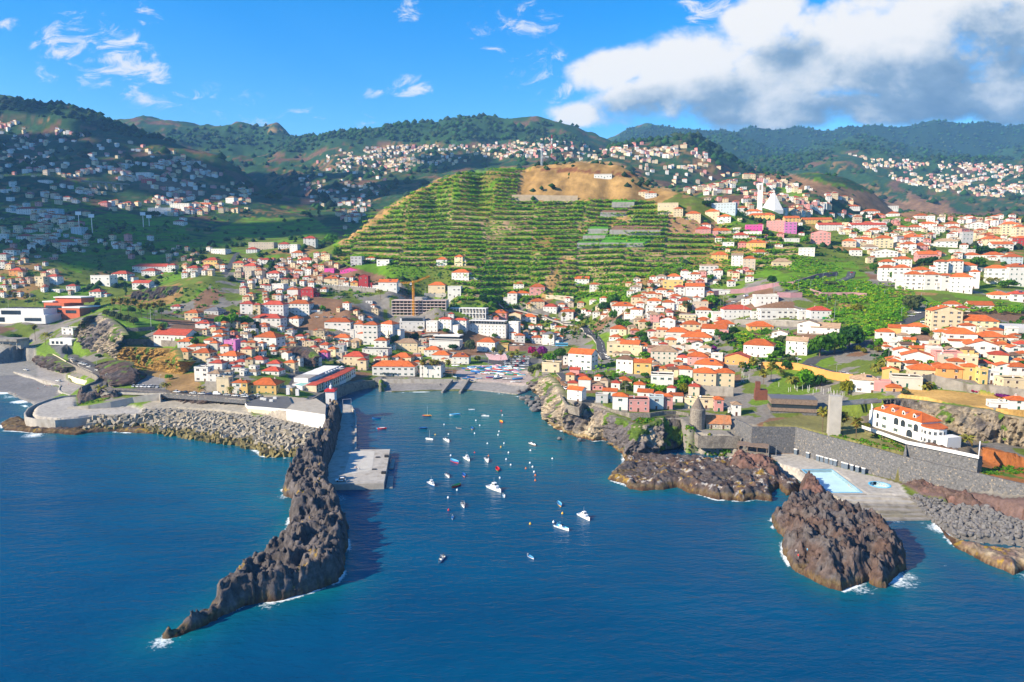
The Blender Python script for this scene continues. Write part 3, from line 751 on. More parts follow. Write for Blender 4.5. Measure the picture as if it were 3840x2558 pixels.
# ------------------------------------------------------------------ rock: masses and cliff faces
WLINES = []
m_rock = mat('lava_rock',(0,0,0),0.95,0.35,0.8,attr=True,spec=0.08,bump=0.30,bscale=1.6)
C_GREY = np.array((0.070,0.062,0.062)); C_BRN = np.array((0.082,0.055,0.046)); C_RED = np.array((0.105,0.058,0.048)); C_TAN = np.array((0.30,0.245,0.175)); C_OCH = np.array((0.34,0.22,0.045))
C_WET = np.array((0.10,0.06,0.038)); C_PALE = np.array((0.33,0.31,0.29)); C_GRN = np.array((0.075,0.12,0.02)); C_YEL = np.array((0.33,0.195,0.055))
def rock_mass(name,label,outline,peaks,res=0.5,edge=3.0,amp=1.6,fine=0.5,tint=(C_GREY,C_BRN),och=0.08,zfoot=-0.8,wl=True,foot_och=True,cat='rock',pale=0.0,ledge=0.0,seed=0):
 """a lump of lava: plan outline, height from peaks, craggy relief"""
 poly = [(p.x,p.y) for p in outline]
 if wl: WLINES.append(poly + [poly[0]])
 xs = [p[0] for p in poly]; ys = [p[1] for p in poly]
 x = np.arange(min(xs) - 1,max(xs) + 1 + res,res); y = np.arange(min(ys) - 1,max(ys) + 1 + res,res)
 X, Y = np.meshgrid(x,y)
 wx = (fbm(X / 6,Y / 6,oct=3,seed=seed + 50) - .5) * 3.2; wy = (fbm(X / 6,Y / 6,oct=3,seed=seed + 60) - .5) * 3.2
 ins = in_poly(X + wx * .6,Y + wy * .6,poly)
 d = seg_dist(X + wx * .6,Y + wy * .6,poly,True)
 d = np.where(ins,d,-d)
 w = 0; s = 0
 for p in peaks:
  k = 1 / ((X - p.x) ** 2 + (Y - p.y) ** 2 + 12) ** 1.5
  w = w + k; s = s + k * p.z
 hm = s / w
 prof = np.clip(d / edge,0,1)
 prof = prof ** 0.6
 amp = amp * np.clip(hm / 6,.35,1)
 rn = fbm(X / 9,Y / 9,oct=5,seed=seed + 70,ridged=True)
 rn2 = fbm(X / 2.6,Y / 2.6,oct=4,seed=seed + 80,ridged=True)
 Z = hm * prof * (0.78 + 0.4 * (rn - 0.5)) + (rn - 0.62) * amp * 2.2 * prof + (rn2 - .6) * amp * 1.25 * np.clip(prof * 1.6,0,1) + (fbm(X / 1.1,Y / 1.1,oct=3,seed=seed + 90,ridged=True) - .6) * amp * .8
 bl = cells(X + wx * .8,Y + wy * .8,3.4,seed + 5) - .5; bl2 = cells(X + wy * .4,Y,1.25,seed + 7) - .5
 Z = Z + (bl * amp * 1.15 + bl2 * amp * .55) * np.clip(prof * 1.4,0,1)
 if ledge:
  q_ = (Z + (vnoise(X / 7,Y / 7,seed=seed + 3) - .5) * 2) / ledge
  f_ = q_ - np.floor(q_)
  Z = Z * 0.45 + 0.55 * ((np.floor(q_) + np.clip((f_ - .55) / .45,0,1)) * ledge)
 Z = np.where(d > 0,Z,zfoot + d * 0.8)
 keep = d > -1.2
 gz = np.hypot(np.gradient(Z,res,axis=0),np.gradient(Z,res,axis=1))
 
 ax = (fbm(X / 1.7,Y / 1.7,Z / 1.7,oct=3,seed=seed + 21) - .5) * fine * 2.6
 ay = (fbm(X / 1.7,Y / 1.7,Z / 1.7,oct=3,seed=seed + 27) - .5) * fine * 2.6
 n = fbm(X / 5,Y / 5,Z / 5,oct=4,seed=seed + 33)[...,None]; n2 = fbm(X / 1.6,Y / 1.6,Z / 1.6,oct=3,seed=seed + 37)[...,None]
 c = tint[0] + (tint[1] - tint[0]) * np.clip((n - .38) * 4,0,1)
 c = c * (0.35 + 1.0 * n2 + .5 * (bl2 + .5)[...,None])
 if pale: c = np.where((n2 > 0.55) & (n > .56) & (gz[...,None] < 1.2),C_PALE * (1 - pale) + C_PALE * pale,c)
 if och: c = np.where((n > 0.66 - och) & (n2 > .5) & (gz[...,None] < 1.6),C_OCH * .75,c)
 if foot_och:
  zz = Z[...,None] + (n - .5) * 2.2
  c = np.where(zz < 2.0,c * 0.6 + C_OCH * 0.18,c)
  c = np.where(zz < 0.9,C_WET * (.35 + .6 * n2),c)
 idx = np.full(X.shape,-1,int)
 q = keep[:-1, :-1] & keep[1:, :-1] & keep[:-1,1:] & keep[1:,1:]
 ii = np.arange(X.size).reshape(X.shape)
 F = np.stack([ii[:-1, :-1],ii[:-1,1:],ii[1:,1:],ii[1:, :-1]],-1)[q]
 used = np.unique(F)
 rm = np.zeros(X.size,int); rm[used] = np.arange(len(used))
 V = np.stack([X + ax,Y + ay,Z],-1).reshape(-1,3)[used]
 me = np_mesh(name,V,rm[F],[m_rock],smooth=False,cols=c.reshape(-1,3)[used])
 return tag(link(name,me),label,cat)
def cliff(name,label,foot,top,n=120,m=18,amp=1.5,bulge=1.2,cols=(C_TAN,C_GREY),green=0.15,wl=False,och=0.0,strata=0.0,cat='cliff',seed=0,sub=0.6,flute=1.0):
 """a rock face between a foot line and a top line"""
 f = resample(foot,n); t = resample(top,n)
 if wl: WLINES.append([(p.x,p.y) for p in foot])
 Fp = np.array([tuple(p) for p in f]); Tp = np.array([tuple(p) for p in t])
 tan = np.gradient((Fp + Tp) / 2,axis=0)
 nrm = np.stack([tan[:,1],-tan[:,0],np.zeros(n)],-1); nrm /= np.linalg.norm(nrm,axis=1)[:,None] + 1e-9
 mid = (Fp + Tp) / 2
 sgn = np.sign(np.sum(nrm * (np.array((0,0,0)) - mid) * np.array((1,1,0)),axis=1)); sgn[sgn == 0] = 1
 k_ = max(1,n // 10)
 nrm = nrm * np.median(sgn)
 nrm = np.stack([np.convolve(np.pad(nrm[:,i],k_,'edge'),np.ones(2 * k_ + 1) / (2 * k_ + 1),'valid') for i in range(3)],-1)
 tt = np.linspace(-0.08,1.0,m)[None, :,None]
 Pm = Fp[:,None] + (Tp - Fp)[:,None] * np.clip(tt,-0.08,1)
 
 hs_ = np.clip(tt,0,1)
 e_ = hs_ ** 1.6
 Pm[..., :2] = (Fp[:,None] + (Tp - Fp)[:,None] * e_)[..., :2]
 x, y, z = Pm[...,0], Pm[...,1], Pm[...,2]
 s_ = np.arange(n)[:,None] * (np.linalg.norm(Tp[-1] - Tp[0]) / n) + 0 * x
 h_ = np.linalg.norm((Tp - Fp)[:,None],axis=-1)
 n_ = fbm(x / 7,y / 7,z / 16,oct=4,seed=seed + 1,ridged=True) - .6
 n_ += 0.7 * flute * (fbm(x / 3,y / 3,z / 14,oct=3,seed=seed + 5,ridged=True) - .6)
 n_ += 1.2 * (fbm(x / 2.2,y / 2.2,z / 3,oct=4,seed=seed + 9,ridged=True) - .6)
 if strata: n_ += strata * (fbm(x / 30,y / 30,z / 0.9,oct=2,seed=seed + 13) - .5)
 n_ += 1.1 * (cells(s_ + 2 * vnoise(z / 3,s_ / 4,seed=seed),z * .55,2.6,seed + 3) - .5) + .6 * (cells(s_,z * .7,1.1,seed + 4) - .5)
 env = np.sin(np.clip(np.linspace(0,1,m),0,1) * math.pi)[None, :] ** 0.5 * 0.85 + 0.15
 env = env * np.where(np.linspace(0,1,m) > 0.96,0.25,1.0)[None, :]
 off = (n_ * amp * 2.2 + bulge * np.sin(np.linspace(0,1,m) * math.pi)[None, :]) * env
 Pm = Pm + nrm[:,None] * off[...,None]
 Pm[...,2] += (fbm(x / 2.5,y / 2.5,z / 2.5,oct=3,seed=seed + 17) - .5) * amp * 0.8 * np.linspace(0.3,1,m)[None, :]
 g = fbm(x / 9,y / 9,z / 22,oct=4,seed=seed + 23)[...,None]; g2 = fbm(x / 2.0,y / 2.0,z / 7,oct=3,seed=seed + 29)[...,None]
 c = cols[0] + (cols[1] - cols[0]) * np.clip((g - .40) * 5,0,1)
 c = c * (0.55 + 0.9 * g2)
 c = np.where((g2 > .58),c * 0.55,c)
 c = c * (0.6 + .8 * fbm(x / 1.1,y / 1.1,z / 2.2,oct=3,seed=seed + 61))[...,None]
 if strata:
  b_ = fbm(x / 40,y / 40,z / 0.8,oct=2,seed=seed + 41)[...,None]
  c = c * (0.65 + .7 * b_)
 gr = fbm(x / 5,y / 5,z / 5,oct=3,seed=seed + 47)[...,None]
 tv = np.linspace(0,1,m)[None, :,None]
 c = np.where(gr + tv * 0.18 > 0.80 - green,C_GRN * (0.6 + .9 * g2),c)
 if wl:
  zz = z[...,None] + (g2 - .5) * 2
  c = np.where(zz < 2.2,c * .5 + C_OCH * .35,c); c = np.where(zz < 0.8,C_WET,c)
 cap = Pm[:,-1] - nrm * 4.5; cap[:,2] = Tp[:,2] - 0.15
 Pm = np.concatenate([Pm,cap[:,None]],1); c = np.concatenate([c,np.broadcast_to(C_GRN * .6 + C_TAN * .25,c[:,-1:].shape)],1); m += 1
 ii = np.arange(n * m).reshape(n,m)
 F = np.stack([ii[:-1, :-1],ii[1:, :-1],ii[1:,1:],ii[:-1,1:]],-1).reshape(-1,4)
 if np.median(sgn) < 0: F = F[:, ::-1]
 
 me = np_mesh(name,Pm.reshape(-1,3),F,[m_rock],smooth=False,cols=c.reshape(-1,3))
 return tag(link(name,me),label,cat)
SPIT = (zp('L1',[(1735,330,8),(1705,400,7),(1665,470,5)]) + zp('L1',[(1640,520),(1610,585),(1560,640),(1512,690),(1512,722),(1575,745)],0.3)
  + zp('L1',[(1560,800,1),(1525,880,4),(1480,950,5),(1385,1010,6),(1295,1075,6.5),(1230,1140,6.5),(1155,1195,6),(1090,1270,5),(1005,1330,4),(935,1405,2)])
  + zp('L1',[(890,1455),(872,1490),(960,1478),(1100,1415),(1200,1362),(1330,1312),(1520,1280),(1700,1230),(1800,1188),(1838,1130),(1855,1010),(1858,900),(1815,800),(1745,690),(1755,600),(1795,500),(1815,400),(1825,300)],0.0)
  + zp('L1',[(1800,235,9),(1750,228,10)]))
SPK = zp('L1',[(930,1430,2.5),(1050,1320,5.5),(1180,1230,6),(1330,1130,7.5),(1450,1060,8),(1600,1000,8.5),(1780,980,8.5),(1720,860,9.5),(1620,840,7),(1690,740,9.5),(1600,650,5.5),(1700,560,12),(1740,460,12.5),(1765,380,12),(1775,290,13),(1770,245,12.5)])
rock_mass('lava_spit','long dark lava spit running out into the sea between open water and harbour',SPIT,SPK,res=0.42,edge=2.2,amp=2.0,fine=0.65,och=0.02,tint=(C_GREY,C_GREY * 1.3),ledge=2.6,cat='rock spit',seed=1)
ISLE = (zp('P',[(185,985),(195,1040),(272,1115),(268,1210),(330,1345),(420,1395),(500,1440),(600,1482),(690,1505),(770,1475),(900,1435),(950,1482),(1015,1485),(1065,1430),(1100,1400),(1180,1310)],0.0)
  + zp('P',[(1170,1180,4),(1150,1080,6),(1040,985,7),(930,920,8),(800,850,8),(640,800,7),(560,810,5),(420,830,4),(300,850,3),(215,940,1)]))
IPK = zp('P',[(300,960,5),(420,900,7.5),(500,1000,9),(700,880,10),(850,950,10),(620,1150,9),(850,1150,10),(1060,1080,8),(420,1250,5),(650,1350,6),(900,1330,6),(1050,1300,5)])
rock_mass('sea_rock','big brown rugged sea rock standing in front of the swimming pool deck',ISLE,IPK,res=0.36,edge=3.2,amp=2.0,fine=0.65,tint=(C_GREY * 1.1,C_BRN),och=0.0,seed=2)
rock_mass('boulder_rock','rounded brown rock leaning against the corner of the blue pool',zp('P',[(385,740),(400,680),(450,655),(520,700),(600,790),(590,830),(480,830),(400,800)],3),zp('P',[(440,700,6.5),(500,780,6)]),res=0.36,edge=2.5,amp=1.2,tint=(C_BRN,C_RED * 1.2),och=0.0,foot_och=False,wl=False,seed=3)
PLATF = (zp('C',[(570,985),(650,1012),(720,1032),(760,1072),(880,1092),(960,1082),(1080,1084),(1220,1062),(1330,1112),(1450,1132),(1560,1172),(1700,1185),(1860,1185),(1960,1172),(2085,1188),(2095,1110),(2150,1065),(2230,1135),(2340,1110)],0.0)
   + zp('C',[(2354,1000,2),(2220,930,3),(2080,830,4),(1800,775,4),(1680,760,3),(1430,790,2),(1200,780,1.5),(930,740,1.5),(860,755,1),(720,790,0),(710,860,0),(640,900,0),(590,950,0)]))
rock_mass('rock_shelf','low craggy grey lava shelf below the round stone kiln',PLATF,zp('C',[(680,930,2.2),(800,900,3.2),(900,1000,3),(1100,900,3.0),(1300,960,3.6),(1500,900,3.4),(1500,1050,3.6),(1750,1060,4),(1950,1040,4),(2050,1100,3.4),(1900,900,5),(2250,1050,3)]),res=0.5,edge=2.2,amp=1.5,fine=0.6,och=0.02,pale=0.3,seed=4)
rock_mass('rock_hump','reddish brown rock hump beside the wooden sun shade by the pool deck',zp('C',[(1690,860,3),(1700,760,4),(1760,735,4),(1900,770,4),(2060,800,4),(2150,850,4),(2210,940,3),(2120,970,3),(1950,930,3),(1800,900,3)]),zp('C',[(1760,790,8.5),(1900,830,7.5),(2050,830,7.5),(2150,900,6.5)]),res=0.45,edge=3.0,amp=1.2,tint=(C_RED * 1.25,C_BRN),och=0,foot_och=False,wl=False,seed=5)
rock_mass('shore_rock','low reddish surf-washed rocks in front of the curved concrete promenade',zp('T1',[(12,1300),(60,1270),(200,1252),(240,1290),(340,1300),(520,1305),(850,1275),(1000,1300),(1290,1335),(1400,1395),(1200,1385),(1000,1372),(850,1380),(700,1402),(560,1395),(480,1390),(330,1388),(200,1372),(30,1362)],0.0),
   zp('T1',[(100,1310,1.8),(300,1340,2.2),(520,1350,2.2),(800,1330,2),(1100,1350,2)]),res=0.6,edge=2.0,amp=1.3,fine=0.6,tint=(C_BRN,C_GREY),och=0.05,seed=6)
rock_mass('shore_ledge','smooth tan rock ledge with a reddish foot below the grey boulder slope',zp('P',[(1380,1000),(1460,1115),(1550,1195),(1700,1265),(1800,1315),(1870,1345),(1950,1385),(2038,1355),(2350,1480)],0.0) + zp('P',[(2350,1290,3),(2038,1170,3),(1850,1150,3),(1650,1125,2.5),(1500,1075,1.5)]),
   zp('P',[(1480,1060,1.5),(1600,1180,3),(1800,1230,4),(2000,1270,4.2),(2250,1370,4.5)]),res=0.45,edge=3.0,amp=0.9,fine=0.35,tint=(C_TAN * .8,C_BRN * 1.5),och=0.02,seed=7)
rock_mass('long_rock','long smooth maroon rock ridge below the basalt wall above the boulder slope',zp('P',[(1105,700,4),(1160,685,4),(1350,715,4),(1500,760,6),(1650,765,7),(1750,795,8),(2038,815,10),(2350,850,11),(2350,1030,7),(2038,990,5),(1900,930,5),(1750,880,5),(1600,880,4.5),(1400,830,4),(1230,790,4)]),
   zp('P',[(1150,700,6.5),(1350,770,7),(1550,810,8),(1800,850,10),(2038,900,11.5),(2300,930,12.5)]),res=0.5,edge=4.0,amp=0.9,fine=0.4,tint=(C_RED * 1.35,C_BRN * 1.1),och=0,foot_och=False,wl=False,seed=8)
rock_mass('garden_rock','dark rock outcrop with a palm on the curved concrete promenade',zp('T1',[(680,1120,5.4),(690,990,7),(800,985,8),(1000,1000,9),(1190,1030,10),(1050,1065,8),(880,1090,6),(760,1110,5.4)]),zp('T1',[(720,1030,9.5),(850,1030,10),(1050,1020,11),(760,1090,7.5)]),res=0.6,edge=2.5,amp=1.6,foot_och=False,wl=False,och=0.0,seed=9)
cliff('sea_cliff','pale fluted sea cliff below the white and pink houses right of the harbour',
  zp('T3',[(1690,1420,.8),(1830,1535,.3)]) + zp('C',[(12,330),(26,470),(130,532),(250,578),(350,603),(430,630),(500,622),(600,630),(650,690),(700,748),(735,790)],0) + zp('C',[(860,762,1.5),(960,742,1.5),(1040,735,1.5)]),
  zp('T3',[(1750,1330,6),(1850,1255,13)]) + zp('T4',[(40,1110,14.3),(120,1230,15),(150,1310,15),(210,1375,15),(330,1345,15)]) + zp('C',[(420,285,15),(500,320,15),(600,400,14.5),(720,440,14),(800,470,13.5),(900,490,13),(1000,470,13),(1080,420,14)]),
  n=420,m=52,amp=1.9,bulge=1.0,cols=(C_TAN * 1.25,C_GREY * 1.8),green=0.03,wl=True,seed=11)
cliff('cove_cliff','shaded rock face at the back of the small cove under the houses',zp('C',[(1030,720,1.2),(1100,690,1.5),(1180,680,1.5),(1290,640,2.5),(1380,600,4)]),zp('C',[(1060,415,14),(1100,400,14),(1190,390,14),(1300,400,13.5),(1360,470,12)]),n=70,m=20,amp=1.0,bulge=0.3,cols=(C_GREY,C_TAN * .7),green=0.22,seed=12)
cliff('headland_cliff','bare tan and grey headland cliff below the palm lawn',zp('T1',[(690,580,17),(710,640,14.5),(760,668,14),(830,680,14),(920,692,14),(1000,690,15),(1060,700,17),(1110,650,22)]),zp('T1',[(735,370,42),(745,345,44),(790,325,45),(880,318,45),(960,350,43),(1030,400,40),(1080,450,37.5),(1110,500,35)]),n=240,m=52,amp=2.2,bulge=1.0,cols=(C_TAN * 1.15,C_GREY * 1.8),green=0.02,seed=13)
cliff('ochre_bank','ochre layered earth bank below the cream houses',zp('T1',[(1060,715,18),(1240,765,15.5),(1400,805,14.5),(1560,835,14),(1660,852,14),(1730,780,19),(1770,738,24)]),zp('T1',[(1100,610,28),(1240,610,28.5),(1400,618,28.5),(1580,625,28),(1610,735,25),(1745,738,25),(1775,735,25)]),n=170,m=34,amp=1.2,bulge=0.1,cols=(C_YEL,C_YEL * .75),green=0.05,strata=1.1,seed=14)
cliff('dark_crag','dark craggy rock between the bend of the road and the parked cars',zp('T1',[(905,800,13.5),(925,880,12.5),(1010,955,11.8),(1100,950,11.8),(1230,935,12),(1320,860,13)]),zp('T1',[(950,740,20),(990,728,21),(1060,730,21),(1140,745,21),(1215,800,18.5),(1300,830,15)]),n=90,m=20,amp=1.5,bulge=1.4,cols=(C_BRN * 1.2,C_GREY),green=0.05,seed=15)
cliff('road_crag','dark rock face under the restaurant road by the shingle beach',zp('T1',[(285,690,5),(340,770,4.6),(420,805,4.5),(520,830,4.5),(605,850,4.5)]),zp('T1',[(320,590,14.5),(350,625,14.3),(430,665,14),(520,730,13.5),(605,790,13)]),n=70,m=16,amp=1.3,bulge=0.8,cols=(C_GREY * 1.2,C_BRN),green=0.08,seed=16)
cliff('promenade_crag','dark rough rock face under the promenade railing above the concrete blocks',zp('T1',[(1470,1110,6.2),(1700,1142,6.2),(1900,1152,6.2),(2060,1156,6.2),(2230,1160,6.2)]),zp('T1',[(1450,1040,11.2),(1700,1062,11.2),(1900,1078,11.2),(2060,1090,11.2),(2230,1102,11.2)]),n=110,m=14,amp=1.0,bulge=0.6,cols=(C_GREY,C_BRN),green=0.0,seed=17)
cliff('house_crag','shaded rock outcrop below the large white house with the hipped roof',zp('T2',[(150,1040,18),(330,1090,16),(520,1110,15),(700,1140,14),(890,1175,12)]),zp('T2',[(150,905,25),(380,945,25),(600,950,25),(780,945,24.5),(890,1060,19)]),n=90,m=18,amp=1.1,bulge=0.8,cols=(C_GREY * 1.3,C_BRN * 1.3),green=0.1,seed=18)
cliff('hotel_bluff','rough grey rock face behind the white seaside hotel below the dry grass',zp('P',[(1010,200,20),(1200,262,18),(1400,330,18),(1520,352,18),(1740,405,17),(1900,430,15.5),(2038,460,14.5),(2330,540,14)]),zp('P',[(1000,100,28.2),(1140,92,28.2),(1300,110,28.2),(1500,142,28.2),(1770,172,28.2),(1890,212,28.2),(2038,236,28.2),(2330,300,28.2)]),n=240,m=34,amp=1.7,bulge=.6,cols=(C_TAN * .8,C_GREY * 1.4),green=-.02,seed=19)
def yp(reg,pts): return [at_y(reg, *p) for p in pts]
cliff('brown_bluff','brown bluff with a dry flat top left of the town',yp('T1',[(1190,190,735),(1350,212,728),(1550,215,725),(1750,200,735),(1950,150,750)]),yp('T1',[(1210,105,745),(1350,70,748),(1550,55,752),(1750,42,756),(1950,5,770)]),n=110,m=18,amp=2.0,bulge=1.0,cols=(C_BRN * 1.1,C_GREY * .8),green=0.12,seed=20)
# ---- concrete armour blocks of the breakwater, boulders of the right shore
m_block = mat('block_concrete',(0.30,0.265,0.21),0.92,0.2,0.5,bump=0.05,bscale=3,stain=((0.20,0.165,0.10),0.22,0.53))
m_block_low = mat('block_algae',(0.19,0.155,0.06),0.9,0.3,0.6,bump=0.05,bscale=3,stain=((0.075,0.06,0.04),0.5,0.5))
m_stone = mat('riprap_stone',(0.135,0.13,0.13),0.92,0.3,0.8,bump=0.08,bscale=2.5,stain=((0.12,0.10,0.09),0.3,0.55))
def box_mesh(name,sx,sy,sz,m,bev=0.08):
 bm = bmesh.new()
 bmesh.ops.create_cube(bm,size=1.0)
 for v in bm.verts: v.co = (v.co.x * sx,v.co.y * sy,v.co.z * sz)
 if bev: bmesh.ops.bevel(bm,geom=bm.edges[:],offset=bev,segments=1,affect='EDGES')
 me = bpy.data.meshes.new(name); bm.to_mesh(me); bm.free(); me.materials.append(m)
 return me
def stone_mesh(name,m,seed,sub=2):
 bm = bmesh.new()
 bmesh.ops.create_icosphere(bm,subdivisions=sub,radius=1.0)
 r_ = random.Random(seed)
 pl = [Vector((r_.gauss(0,1),r_.gauss(0,1),r_.gauss(0,1))).normalized() for _ in range(9)]
 for v in bm.verts:
  for p_ in pl:
   d_ = v.co.dot(p_) - 0.62
   if d_ > 0: v.co -= p_ * d_ * 0.9
  v.co *= r_.uniform(0.95,1.05)
 me = bpy.data.meshes.new(name); bm.to_mesh(me); bm.free(); me.materials.append(m)
 return me
def merge_instances(name,items,mats):
 """items: (mesh, matrix) joined into one mesh"""
 V, F, M_ = [], [], []
 off = 0
 cache = {}
 for me_, mx_ in items:
  if me_.name not in cache:
   v = np.array([tuple(q_.co) for q_ in me_.vertices]); f = [tuple(p_.vertices) for p_ in me_.polygons]; mm = [p_.material_index for p_ in me_.polygons]
   cache[me_.name] = (v,f,mm,me_.materials[0])
  v, f, mm, m0 = cache[me_.name]
  A = np.array(mx_)
  V.append(v @ A[:3, :3].T + A[:3,3])
  mi = mats.index(m0)
  F += [tuple(i + off for i in q_) for q_ in f]; M_ += [mi + k for k in mm]
  off += len(v)
 me = bpy.data.meshes.new(name)
 me.from_pydata(np.concatenate(V).tolist(),[],F)
 for m in mats: me.materials.append(m)
 me.polygons.foreach_set('material_index',M_)
 me.update()
 return me
BLK_TOP = zp('T1',[(900,1235,5.2),(1090,1235,5.2),(1285,1228,5.4),(1330,1142,6.2),(1480,1124,6.2),(1900,1166,6.2),(2230,1174,6.2)]) + zp('L1',[(1322,268,6.2),(1500,322,6.0),(1690,368,6.0)])
BLK_BOT = zp('T1',[(700,1385),(850,1372),(1000,1365),(1150,1365),(1290,1350),(1400,1395),(1700,1435),(1900,1470),(2100,1500),(2316,1545)],0.0) + zp('L1',[(1400,515),(1520,525),(1640,520)],0.0)
WLINES.append([(p.x,p.y) for p in BLK_BOT])
bt = [(p.x,p.y) for p in BLK_TOP]; bb = [(p.x,p.y) for p in BLK_BOT]
blk_poly = bt + bb[::-1]
bxs = [p[0] for p in blk_poly]; bys = [p[1] for p in blk_poly]
r_ = random.Random(3)
blocks = []
yy_ = min(bys)
while yy_ < max(bys):
 xx_ = min(bxs)
 while xx_ < max(bxs):
  x_, y_ = xx_ + r_.uniform(-.7,.7), yy_ + r_.uniform(-.6,.6)
  xx_ += 2.5
  if not in_poly(np.array([x_]),np.array([y_]),blk_poly)[0]: continue
  dt = float(seg_dist(np.array([x_]),np.array([y_]),bt)[0]); db = float(seg_dist(np.array([x_]),np.array([y_]),bb)[0])
  h_ = 5.6 * min(1.0,1.55 * db / (dt + db))
  blocks.append((y_,x_,h_,dt))
 yy_ += 2.15
me_b = box_mesh('armour_block',1.75,1.75,3.3,m_block); me_bl = box_mesh('armour_block',1.75,1.75,3.3,m_block_low)
def block_mx(b):
 y_, x_, h_, dt = b
 if h_ > 5.5: rot = Matrix.Rotation(R(12),4,'Z') @ Matrix.Rotation(R(90),4,'X')
 else: rot = Matrix.Rotation(r_.uniform(0,6.28),4,'Z') @ Matrix.Rotation(r_.choice([R(90),R(70),R(40),R(15)]) + r_.gauss(0,.15),4,'X') @ Matrix.Rotation(r_.gauss(0,.2),4,'Y')
 return Matrix.Translation((x_,y_,h_ + r_.uniform(-.2,.5))) @ rot
blocks.sort()
rest = []
for k_, b in enumerate(blocks):
 low = b[2] + r_.gauss(0,.35) < 1.5
 me_ = me_bl if low else me_b
 mx_ = block_mx(b)
 if k_ % max(1,int(len(blocks) / 300 + 1)) == 0 or k_ < 60:
  o = link('armour_block',me_); o.matrix_world = mx_
  tag(o,'tumbled rectangular concrete block on the slope of the breakwater','concrete block','concrete blocks heaped along the breakwater')
 else: rest.append((me_,mx_))
o = link('armour_block_slope',merge_instances('armour_block_slope',rest,[m_block,m_block_low]))
tag(o,'mass of tumbled concrete blocks along the breakwater','concrete blocks',kind='stuff')
print('blocks',len(blocks))
mb = MB()
for i in range(40):
 a0, a1 = resample(BLK_TOP,41)[i:i + 2]; c0, c1 = resample(BLK_BOT,41)[i:i + 2]
 dn = Vector((0,0,-1.6))
 mb.quad(c0 + dn,c1 + dn,a1 + dn * .7,a0 + dn * .7)
tag(mb.build('breakwater_bank',mat('bank_rubble',(0.06,0.055,0.05),0.95,0.3,1.0)),'dark rubble bank under the concrete blocks',kind='structure')
stones = [stone_mesh('boulder',m_stone,k) for k in range(5)]
rp = [(p.x,p.y) for p in RIP]
items = []
r_ = random.Random(9)
x0_, x1_, y0_, y1_ = min(p[0] for p in rp), max(p[0] for p in rp), min(p[1] for p in rp), max(p[1] for p in rp)
while len(items) < 620:
 x_, y_ = r_.uniform(x0_,x1_), r_.uniform(y0_,y1_)
 if x_ / y_ > 0.80: continue
 if not in_poly(np.array([x_]),np.array([y_]),rp)[0]: continue
 s_ = r_.uniform(0.55,1.15)
 mx_ = Matrix.Translation((x_,y_,float(H(x_,y_)) + s_ * .25)) @ Matrix.Rotation(r_.uniform(0,6.28),4,(r_.random(),r_.random(),r_.random())) @ Matrix.Diagonal((s_ * 1.2,s_,s_ * .8,1))
 items.append((y_,r_.choice(stones),mx_))
items.sort(key=lambda t_: t_[0])
for y_, me_, mx_ in items[:280]:
 o = link('boulder',me_); o.matrix_world = mx_
 tag(o,'grey angular boulder on the stone slope below the maroon rock ridge','boulder','grey boulders on the right shore')
tag(link('boulder_slope',merge_instances('boulder_slope',[(a,b) for _,a,b in items[280:]],[m_stone])),'grey boulders piled on the right-hand shore','boulders',kind='stuff')
BB = [(960,40,2.4,'large flat grey boulder at the left end of the rocks beside the harbour beach'),(1010,20,2.2,'big pale boulder on top of the rock heap beside the harbour beach'),(1060,70,1.8,None),(1110,60,1.9,None),(1150,95,2.2,None),(1120,130,2.4,'low rounded boulder at the water edge in front of the sea cliff'),(1180,130,2.0,None),
  (1080,30,1.5,None),(990,75,1.4,None),(1040,95,1.3,None),(1165,60,1.6,None),(1075,140,1.1,None),(1285,388,1.2,'lone yellowish rock awash off the foot of the sea cliff'),(1460,398,1.5,'pointed yellowish rock awash close under the sea cliff'),
  (1130,30,1.9,None),(1180,95,1.8,None),(1020,55,1.5,None),(940,20,1.2,None)]
for _ in range(18): BB.append((r_.uniform(985,1195),r_.uniform(25,140),r_.uniform(1.5,2.6),None))
for i, (x_,y_,s_,lab) in enumerate(BB):
 p = at_z('B',x_,y_,0.6)
 o = link('boulder',stones[i % 5],None,p,r_.uniform(0,6),(s_ * 1.3,s_,s_ * .85))
 tag(o,lab or 'grey shore boulder in the heap between harbour beach and sea cliff','boulder',None if lab else 'boulders beside the harbour beach')
for lab, reg, x_, y_, s_ in [('dark boulder lying alone on the right half of the harbour beach','T3',1555,1475,1.6),('small round boulder near the top of the harbour beach left of the slipway','T3',630,1395,1.0),('squat brown block of rock at the foot of the harbour wall on the left beach','T3',280,1365,1.7)]:
 o = link('boulder',stones[2],None,hit(reg,x_,y_) + Vector((0,0,.4)),0,s_); tag(o,lab,'boulder')
# ------------------------------------------------------------------ the sea
WLINES += [[(p.x,p.y) for p in zp('T3',[(0,1490),(200,1478),(640,1470),(850,1470),(1050,1466),(1260,1486),(1560,1530)],0)],
   [(p.x,p.y) for p in zp('D',[(-420,880),(-150,890),(0,903),(60,935),(75,955)],0)]]
wu = np.linspace(-1.15,1.15,420)
wy = np.concatenate([np.geomspace(118,640,420)])
WU, WY = np.meshgrid(wu,wy)
WX = WU * WY
dsh = np.full(WX.shape,1e9)
for l_ in WLINES:
 dsh = np.minimum(dsh,seg_dist(WX,WY,l_))
wn = fbm(WX / 10,WY / 10,oct=4,seed=91)
shal = np.exp(-dsh / 7.0) * (0.25 + 0.9 * fbm(WX / 25,WY / 25,oct=3,seed=95))
hb = [(p.x,p.y) for p in zp('B',[(0,30),(600,0),(1000,60),(1180,330),(1100,520),(760,330),(300,200),(60,120)],0)]
dh = seg_dist(WX,WY,hb,True); inh = in_poly(WX,WY,hb)
